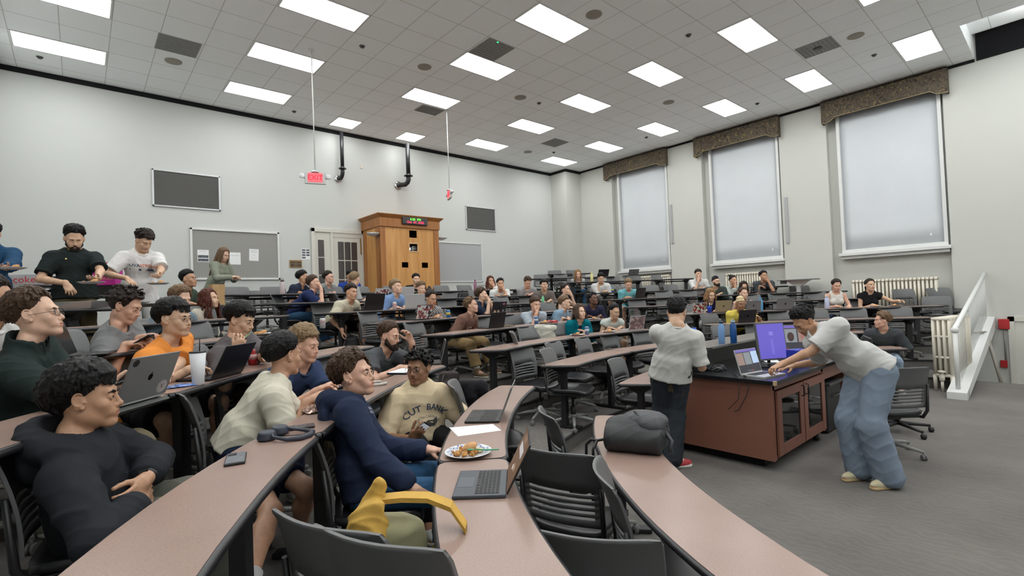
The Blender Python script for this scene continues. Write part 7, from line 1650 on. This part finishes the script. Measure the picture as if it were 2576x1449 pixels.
# ---------------------------------------------------------------- bags and clothes
def soft(name,cat,label,org,prims,mt,h=.010,noise=(.005,22,3,1),parent=None,cuts=()):
    S=SDF()
    for p in prims:
        k=dict(p[2]) if len(p)>2 else {};getattr(S,p[0])(*p[1],**k)
    PV,F=mesh_sdf(S,h,noise);o=pf_obj(name,PV,F,[mt],parent,np.zeros(3))
    if parent is None: o.location=tuple(org)
    if label: tag(o,label,cat)
    return o
c=PZ(1592,1140,TZ(0));ex=nrm(PZ(1655,1148,TZ(0))-PZ(1525,1135,TZ(0)));ey=np.array([-ex[1],ex[0],0]);z=np.array([0,0,1.]);c=c+ey*.12
e=empty('backpack',c,'large black backpack lying on the near front-row desk','backpack');NY=M_plain('nylon_black',(.020,.021,.024),.6,bump=.4,bs=300);NG=M_plain('nylon_grey',(.040,.043,.050),.55,bump=.4,bs=260)
soft('bag_body',None,None,(0,0,0),[('cone',(-ex*.17+z*.09,ex*.17+z*.09,.14,.13),dict(k=.03,flat=.62,ax=z,rnd=.03)),('ell',(ex*.02+z*.10,(.17,.13,.10),np.stack([ex,ey,z],1)),dict(k=.06)),('cone',(-ex*.165-ey*.10+z*.075,ex*.165-ey*.10+z*.075,.075,.075),dict(k=.02,rnd=.02))],NY,.006,(.003,26,3,1),e)
soft('top_pocket',None,None,(0,0,0),[('ell',(ex*.05+ey*.02+z*.17,(.14,.11,.055),np.stack([ex,ey,z],1)),dict(k=.04)),('ell',(ex*.10-ey*.05+z*.15,(.08,.08,.06),np.stack([ex,ey,z],1)),dict(k=.04))],NG,.005,(.003,34,8,1),e)
m=MB();m.tube([ex*.0+ey*-.02+z*.225,ex*.05+ey*-.08+z*.20,ex*.14-ey*.09+z*.17,ex*.19-ey*.02+z*.15],.007,8);m.obj('zip',BLK,e)
m=MB();
for pts in([-ex*.16-ey*.08+z*.06,-ex*.22-ey*.10+z*.05,-ex*.27-ey*.06+z*.04,-ex*.30-ey*.07+z*.01,-ex*.30-ey*.08-z*.07],[-ex*.22-ey*.10+z*.05,-ex*.24-ey*.13+z*.0,-ex*.235-ey*.14-z*.07]): m.tube(pts,.009,6)
m.obj('strap',BLK,e);m=MB();m.tube([ex*.18-ey*.05+z*.12,ex*.22-ey*.08+z*.08,ex*.21-ey*.11+z*.02],.012,8);m.box(ex*.215-ey*.10+z*.03,(.03,.012,.02));m.obj('side_strap',NG,e)
# yellow backpack on its chair
c=PZ(838,1375,FZ(1)+.80);c=np.array([c[0]+.27*.93,c[1]+.27*.36,FZ(1)+.47]);YL=M_plain('canvas_yellow',(.50,.30,.055),.8,var=.12,vs=14,bump=.4,bs=200);YG=M_plain('canvas_sage',(.27,.26,.15),.85,bump=.4,bs=200);rx=np.array([.75,-.66,0]);ry=np.array([.66,.75,0])
e=empty('canvas_backpack',c,'yellow canvas backpack standing on the grey chair beside the navy hoodie','backpack')
soft('bag_body',None,None,(0,0,0),[('cone',(z*.02-rx*.02,z*.30-rx*.02,.15,.12),dict(k=.03,flat=.6,ax=ry,rnd=.03))],YG,.006,(.005,26,3,1),e)
soft('front_flap',None,None,(0,0,0),[('ell',(-rx*.08-ry*.05+z*.26,(.07,.06,.12),np.stack([rx,ry,z],1)),dict(k=.03)),('cap',(-rx*.10+z*.30,-rx*.05+z*.42,.04,.022),dict(k=.03)),('cap',(-rx*.12-ry*.03+z*.24,-rx*.05-ry*.05+z*.36,.03,.03),dict(k=.02))],YL,.005,(.006,40,3,1),e)
m=MB();pp=[-rx*.05+z*.37,rx*.03+z*.375,rx*.12-ry*.0+z*.37,rx*.20-ry*.02+z*.345,rx*.25-ry*.04+z*.28,rx*.24-ry*.05+z*.15,rx*.17-ry*.04+z*.06]
for a_,b_ in zip(pp,pp[1:]): m.quadbox([a_-ry*.03-z*.008,b_-ry*.03-z*.008,b_+ry*.03-z*.008,a_+ry*.03-z*.008,a_-ry*.03+z*.008,b_-ry*.03+z*.008,b_+ry*.03+z*.008,a_+ry*.03+z*.008])
m.obj('shoulder_strap',YL,e)
p=PZ(1175,985,FZ(1)+.78)+CF*[.22,.22,0];o=soft('jacket','jacket','black jacket slumped over the chair beside the cream printed tee',p,[('cap',(rx*-.1,rx*.1,.05,.05)),('cap',(-z*.05,rx*.1-z*.28,.07,.05)),('cap',(rx*.1,rx*.14-z*.2,.05,.04))],M_cloth((.012,.012,.015)),.008,(.008,22,3,1))
# cream jacket hanging from a chair
tq=HT(1372,850,2,.75);p=P3(1372,832,tq);p[2]=FZ(2)+.86
o=soft('coat','coat','cream coat hanging over a chair back in the third row',p,[('cap',(-rx*.14,rx*.14,.045,.045)),('cone',(rx*.0,-z*.42+rx*.06,.13,.16),dict(k=.04,flat=.5,ax=ry)),('cone',(rx*.10-z*.3,rx*.02-z*.84,.10,.05),dict(k=.04,flat=.6,ax=ry)),('cap',(-rx*.12-z*.05,-rx*.14-z*.55,.05,.04))],M_cloth((.47,.46,.40)),.010,(.010,20,3,1))
def pack(px,py,n,s,label,col=(.014,.014,.017),h=.42,w=.15,on=0.0,t=None):
    t=t or HT(px,py,n,s);v=P3(px,py,t);p=np.array([v[0],v[1],FZ(n)+on]);nm=M_plain('pack_%s'%(col,),col,.7,bump=.3,bs=200);e=empty('backpack',p,label,'backpack','dark backpacks')
    soft('bag_body',None,None,(0,0,0),[('cone',(z*.03,z*h,w,w*.8),dict(k=.03,flat=.62,ax=ry,rnd=.04)),('ell',(-ry*.08+z*h*.35,(w*.7,w*.4,h*.28),np.stack([rx,ry,z],1)),dict(k=.04))],nm,.012,(.005,22,3,1),e)
    m=MB();m.tube([z*(h-.02)-rx*.03,z*(h+.05),z*(h-.02)+rx*.03],.009,8);m.tube([-ry*.1+z*h*.9-rx*.05,-ry*.14+z*h*.5-rx*.08,-ry*.1+z*.08-rx*.08],.012,6);m.obj('strap',BLK,e);return e
pack(882,850,5,-.2,'black backpack on the floor under the hanging arm, with pale zips',h=.35,t=7.5)
pack(1165,750,6,.55,'black backpack standing on a chair behind the praying hands',on=.46,h=.40)
pack(1715,755,5,.6,'dark green-black jacket-like bag on a chair left of the curly-haired woman',on=.46,col=(.018,.024,.022),h=.22,w=.2)
pack(2030,765,4,.55,'black and green backpack on a chair behind the silver laptop',on=.46,col=(.02,.03,.025),h=.30)
pack(1128,900,3,-.15,'dark patterned bag under the fourth-row desk',col=(.03,.02,.018),h=.30)
pack(1555,735,7,.3,'black coat-like bag on a chair behind the turquoise tee',on=.3,h=.36)
# ---------------------------------------------------------------- food tables on the left
c=PZ(222,776,TZ(6));c=onrow(222,772,6,.22)
def tray(c,w,d,h,rz,label):
    e=empty('foil_tray',c,label,'tray','foil catering trays');Rm=Rz(rz);m=MB();q=[(-w/2,-d/2),(w/2,-d/2),(w/2,d/2),(-w/2,d/2)]
    def ring(s,zz): return [np.array([x*s,y*s,zz]) for x,y in q]
    L=[ring(.86,0.0),ring(.97,h),ring(1.02,h),ring(1.02,h-.006)];L2=[ring(.84,.004),ring(.955,h-.002)]
    V=[[m.bm.verts.new(tuple(Rm@p)) for p in r_] for r_ in L];m.bm.faces.new(V[0][::-1])
    for a_,b_ in zip(V,V[1:]):
        for k in range(4): m.bm.faces.new((a_[k],a_[(k+1)%4],b_[(k+1)%4],b_[k]))
    V2=[[m.bm.verts.new(tuple(Rm@p)) for p in r_] for r_ in L2];m.bm.faces.new(V2[0])
    for k in range(4): m.bm.faces.new((V2[0][(k+1)%4],V2[0][k],V2[1][k],V2[1][(k+1)%4]));m.bm.faces.new((V2[1][(k+1)%4],V2[1][k],V[1][k],V[1][(k+1)%4]))
    m.obj('foil_shell',M_plain('aluminium_foil',(.5,.5,.5),.22,.9,bump=.6,bs=60),e)
    m=MB();m.box((0,0,h*.55),(w*.88,d*.88,.01),rz);m.obj('food',M_plain('tray_food',(.14,.07,.02),.6,var=.5,vs=60,bump=1,bs=80),e);return e
ar=-.62
tray(onrow(215,772,6,.2),.46,.30,.075,ar-.2,'deep foil tray under the hand of the black polo');tray(onrow(262,775,6,.2),.30,.28,.05,ar-.2,'shallow foil tray with paper to the right of the deep tray');tray(onrow(392,774,6,.2),.26,.22,.04,ar-.1,'low foil tray right of the white printed tee')
for px,py,t,lb,R_ in((230,714,4.96,'plate of food held by the black polo',1),(398,716,5.8,'plate held by the white printed tee',2),(30,678,4.82,'plate held at the left edge of the view',3)): plate(P3(px,py,t),lb,.115,R_,pattern=False)
p=P3(272,708,HT(272,708,7,.2));p=onrow(272,708,7,.2);m=MB();m.box((0,0,.065),(.24,.16,.13),-.5,bev=.004);o=m.obj('storage_box',M_plain('box_black',(.012,.012,.012),.5));o.location=tuple(p);tag(o,'black box under the pink snack box','box')
e=empty('snack_box',p+[0,0,.13],'bright pink and red snack variety box on the black box','box');m=MB();m.box((0,0,.10),(.24,.18,.20),-.5);m.obj('carton',M_plain('pink_card',(.52,.02,.30),.5),e);m=MB();m.box((0,0,.24),(.24,.18,.08),-.5);m.obj('top_panel',M_plain('red_card',(.38,.03,.06),.5,var=.5,vs=20),e)
m=MB();a_=-.5;nn=np.array([math.sin(-a_)*-1,-math.cos(a_),0]);nn=np.array([math.sin(a_),-math.cos(a_),0]);xx=np.array([math.cos(a_),math.sin(a_),0]);e2=text_mesh('SNACKS',.05,np.stack([xx,z,nn],1),nn*.092+z*.08,M_plain('gold_print',(.65,.42,.08),.6),e,'lettering');text_mesh('mix',.03,np.stack([xx,z,nn],1),nn*.092+z*.235,PAPER,e,'lettering')
p=onrow(70,706,8,.22);e=empty('soda_box',p,'silver carton with large red letters on the far left desk','box');m=MB();m.box((0,0,.065),(.40,.13,.13),-.45,bev=.004);m.obj('carton',M_plain('silver_card',(.42,.43,.46),.4,var=.1,vs=8),e)
a_=-.45;nn=np.array([math.sin(a_),-math.cos(a_),0]);xx=np.array([math.cos(a_),math.sin(a_),0]);text_mesh('coke',.12,np.stack([xx,z,nn],1),nn*.067+z*.062,M_plain('coke_red',(.50,.02,.03),.6),e,'lettering')
p=onrow(546,742,6,.25);m=MB();m.box((0,0,.14),(.16,.10,.28),.3);bmesh.ops.subdivide_edges(m.bm,edges=m.bm.edges[:],cuts=3,use_grid_fill=True)
for v in m.bm.verts: v.co.x+=R.uniform(-.006,.006);v.co.y+=R.uniform(-.006,.006)
o=m.obj('paper_bag',M_plain('kraft_paper',(.42,.27,.13),.85,bump=.5,bs=40));o.location=tuple(p);tag(o,'brown paper bag standing in front of the long-haired standing woman','bag')
e=turned('paper_cups','cups','stack of red cups behind the auburn-haired woman',onrow(571,760,5,.5),[('cup',M_plain('cup_red',(.45,.02,.03),.4),[(0,0),(.03,0),(.045,.12),(.047,.14),(.03,.14),(0,.14)])])
# ---------------------------------------------------------------- things on the console
ZD=.84
CALL=('call',(.035,.035,.045),1.0,[(.0,.43,.98,.10,(.16,.12,.42)),(-.33,.10,.30,.50,(.28,.20,.17)),(-.33,.10,.10,-.20,(.34,.17,.13)),(.0,.10,.30,.50,(.22,.24,.26)),(.0,.06,.08,-.17,(.07,.045,.04)),(.33,.12,.28,.50,(.42,.55,.75)),(.33,.10,.08,-.16,(.05,.03,.028)),(.0,-.40,.30,.05,(.10,.10,.12)),(.1,-.40,.05,.05,(.5,.03,.03))])
CALL=(CALL[0],CALL[1],CALL[2],[(-a_[0],*a_[1:]) for a_ in CALL[3]])
hA=PZ(1880,940,ZD+.01);hB=PZ(1914,921,ZD+.01)
ub=5.35-math.pi
laptop('silver laptop with a video call on screen at the console corner',(5.03,2.15),math.radians(190),.35,.24,ZD,106,'silver','silver',screen=CALL,dist=5)
def monitor(c,az,w,h,label,scr,tilt=.12,stand=.10):
    """az: bearing the screen faces"""
    e=empty('monitor',c,label,'monitor','computer monitors on the console');n_=np.array([math.sin(az)*math.cos(tilt),math.cos(az)*math.cos(tilt),math.sin(tilt)]);x=np.array([-math.cos(az),math.sin(az),0]);y=np.cross(n_,x);M=np.stack([x,y,n_],1);cc=np.array([0,0,stand+h/2])
    m=MB();m.box(cc,(w,h,.03),M=M,bev=.004);m.obj('bezel',M_plain('monitor_bezel',(.10,.10,.11),.4),e);m=MB();m.box(cc+n_*.0155,(w*.93,h*.91,.002),M=M);m.obj('screen',M_emit('screen_'+scr[0],scr[1],scr[2]),e)
    for (cx,cy,ww,hh,col) in scr[3]:
        m=MB()
        if hh<0: m.lathe(cc+x*cx*w+y*cy*h+n_*.0185,[(0,0),(ww*w,0)],18,ax=np.stack([x,y*(-hh*h/(ww*w)),n_],1))
        else: m.box(cc+x*cx*w+y*cy*h+n_*.0175,(ww*w,hh*h,.0008),M=M)
        m.obj('screen_image',M_emit('px_%s'%(col,),col,scr[2]),e)
    m=MB();m.tube([cc-n_*.015,cc-n_*.05-[0,0,h*.3],(-n_[0]*.05,-n_[1]*.05,.01)],.018,8);m.lathe((-n_[0]*.03,-n_[1]*.03,0),[(0,0),(.10,0),(.10,.01),(.02,.02)],20);m.obj('stand',BLK,e);return e
pm=PZ(1942,917,ZD);monitor(np.array([pm[0],pm[1],ZD]),math.radians(212),.35,.42,'upright monitor with a plain purple screen on the console',('purple',(.125,.10,.50),1.0,[(.0,.2,.14,.10,(.22,.18,.62)),(.0,-.15,.10,.4,(.16,.13,.56))]),.15,.05)
C3=[(-a_[0],*a_[1:]) for a_ in CALL[3]]
pm=PZ(1990,902,ZD);monitor(np.array([pm[0],pm[1],ZD]),math.radians(222),.50,.32,'wide monitor showing three faces of a video call on the console',('call',(.035,.035,.045),1.0,CALL[3]),.15,.08)
p=PZ(2007,921,ZD);e=empty('gift_box',(p[0],p[1],ZD),'bright blue box with white lettering beside the leaning hand','box');m=MB();m.box((0,0,.09),(.20,.12,.18),-.25,bev=.004);m.obj('carton',M_plain('box_blue',(.015,.03,.34),.5),e)
a_=-.25;nn=np.array([math.sin(a_),-math.cos(a_),0]);xx=np.array([math.cos(a_),math.sin(a_),0]);text_mesh('UNIVERSITY\nof VIRGINIA',.030,np.stack([xx,z,nn],1),nn*.062+z*.06+xx*.0,PAPER,e,'lettering')
m=MB();m.lathe(nn*.0605+xx*.06+z*.13,[(0,0),(.016,0)],16,ax=np.stack([xx,z*1.3,nn],1));m.obj('emblem',PAPER,e)
sheet([(1917,906),(1945,920),(1975,917),(1950,903)],ZD,'white papers lying between the monitors and the silver laptop')
o,_,_=sheet([(1895,917),(1905,926),(1960,925),(1950,914)],ZD,'flat dark tablet on the console counter','tablet',M_plain('tablet_black',(.015,.015,.018),.2),.012,'tablet')
e=empty('cable_bundle',(5.05,2.55,ZD),'tangle of black cables and adapters on the console counter','cables');R=random.Random(6);m=MB()
for i in range(9):
    pts=[];a_=R.uniform(0,6);cx,cy=R.uniform(-.12,.1),R.uniform(-.10,.12)
    for k in range(14): pts.append((cx+(.05+.05*R.random())*math.cos(a_+k*.7),cy+(.05+.05*R.random())*math.sin(a_+k*.7),.008+.035*R.random()))
    m.tube(pts,.0045,6)
m.tube([(-.1,-.3,.01),(-.25,-.45,.01),(-.33,-.5,-.02),(-.335,-.48,-.15),(-.34,-.40,-.30),(-.34,-.36,-.32)],.0045,6);m.tube([(-.1,-.25,.01),(-.27,-.38,.01),(-.335,-.42,-.02),(-.34,-.40,-.2),(-.34,-.3,-.31)],.0035,6)
m.obj('cables',BLK,e);m=MB();m.box((.02,-.05,.02),(.12,.06,.035),.4,bev=.005);m.box((.16,.1,.015),(.16,.22,.03),.2,bev=.004);m.box((-.05,.12,.02),(.1,.05,.03),1.2,bev=.004);m.obj('adapter',M_plain('adapter_grey',(.05,.05,.055),.5),e)
for px,py,h,r,col,lb,g in((1816,864,.26,.036,(.14,.27,.50),'light blue metal bottle on the raised console shelf',False),(1846,863,.26,.036,(.01,.12,.45),'clear dark blue bottle on the raised console shelf',True)):
    p=PZ(px,py,ZD+.228);p[1]=min(p[1],2.98);bottle(0,0,0,h,r,col,lb,p=p,glass=g,cap=(.03,.04,.06) if not g else (.25,.35,.45))
desk_=('deskt',(.03,.10,.45),1.0,[(.22,.1,.5,.5,(.45,.55,.75)),(.2,.05,.12,-.2,(.06,.05,.07)),(.1,-.42,.8,.1,(.35,.45,.65))])
p=PZ(1766,888,ZD+.228)
laptop('dark laptop with a blue desktop, used by the standing man at the console',(4.98,2.80),math.radians(208),.31,.215,ZD+.228,105,'dark','dark',screen=desk_,dist=5)
# tall stool, the seated man's chair base and the equipment case
def stool():
    c=np.array([5.45,1.62,0]);c=PZ(2258,1085,0)
    e=empty('drafting_stool',c,'tall black drafting stool with chrome foot ring behind the leaning person','stool');m=MB();m.box((0,0,.60),(.44,.42,.06),.4,bev=.02);m.obj('seat',SEATM,e)
    m=MB();Rm=Rz(.4);m.box(Rm@np.array([.0,.24,.88]),(.42,.03,.40),.4,bev=.012);m.tube([Rm@np.array([0,.1,.57]),Rm@np.array([0,.23,.60]),Rm@np.array([0,.25,.85])],.02,8);m.obj('backrest',BLK,e)
    m=MB();m.tube([(0,0,.58),(0,0,.08)],.026,12);m.obj('column',BLK,e);m=MB();m.tube([(.23*math.cos(a),.23*math.sin(a),.24) for a in np.linspace(0,2*math.pi,29)[:-1]],.010,8,closed=True);
    for k in range(3): a=k*2.09;m.tube([(.02*math.cos(a),.02*math.sin(a),.24),(.23*math.cos(a),.23*math.sin(a),.24)],.007,6)
    m.obj('foot_ring',CHROME,e)
    for k in range(5):
        a=k*1.2566+.3;m=MB();m.tube([(.02*math.cos(a),.02*math.sin(a),.10),(.32*math.cos(a),.32*math.sin(a),.075)],[.024,.016],8);m.lathe((.33*math.cos(a),.33*math.sin(a),.03),[(0,-.03),(.022,-.026),(.03,0),(.022,.026),(0,.03)],12);m.obj('star_leg',BLK,e)
stool()
p=PZ(2232,1140,0);c2=copy_tree(chair0);c2.location=(p[0],p[1],0);c2.rotation_euler=(0,0,-.75);c2['label']='grey office chair base standing behind the pale jeans';c2['group']='' if False else 'loose chairs on the front floor'
e=empty('equipment_case',(6.62,2.02,0),'black equipment case in the knee space of the console','case');m=MB();m.box((0,.1,.30),(.50,.45,.56),0,bev=.02);m.obj('case_body',M_plain('case_black',(.012,.012,.013),.5),e);m=MB();m.box((0,-.13,.565),(.52,.06,.03),0,bev=.006);m.tube([(-.12,-.13,.42),(-.12,-.155,.42),(.12,-.155,.42),(.12,-.13,.42)],.008,6);m.obj('handle',M_plain('case_trim',(.06,.06,.06),.4),e)
print('props',time.time()-T0)
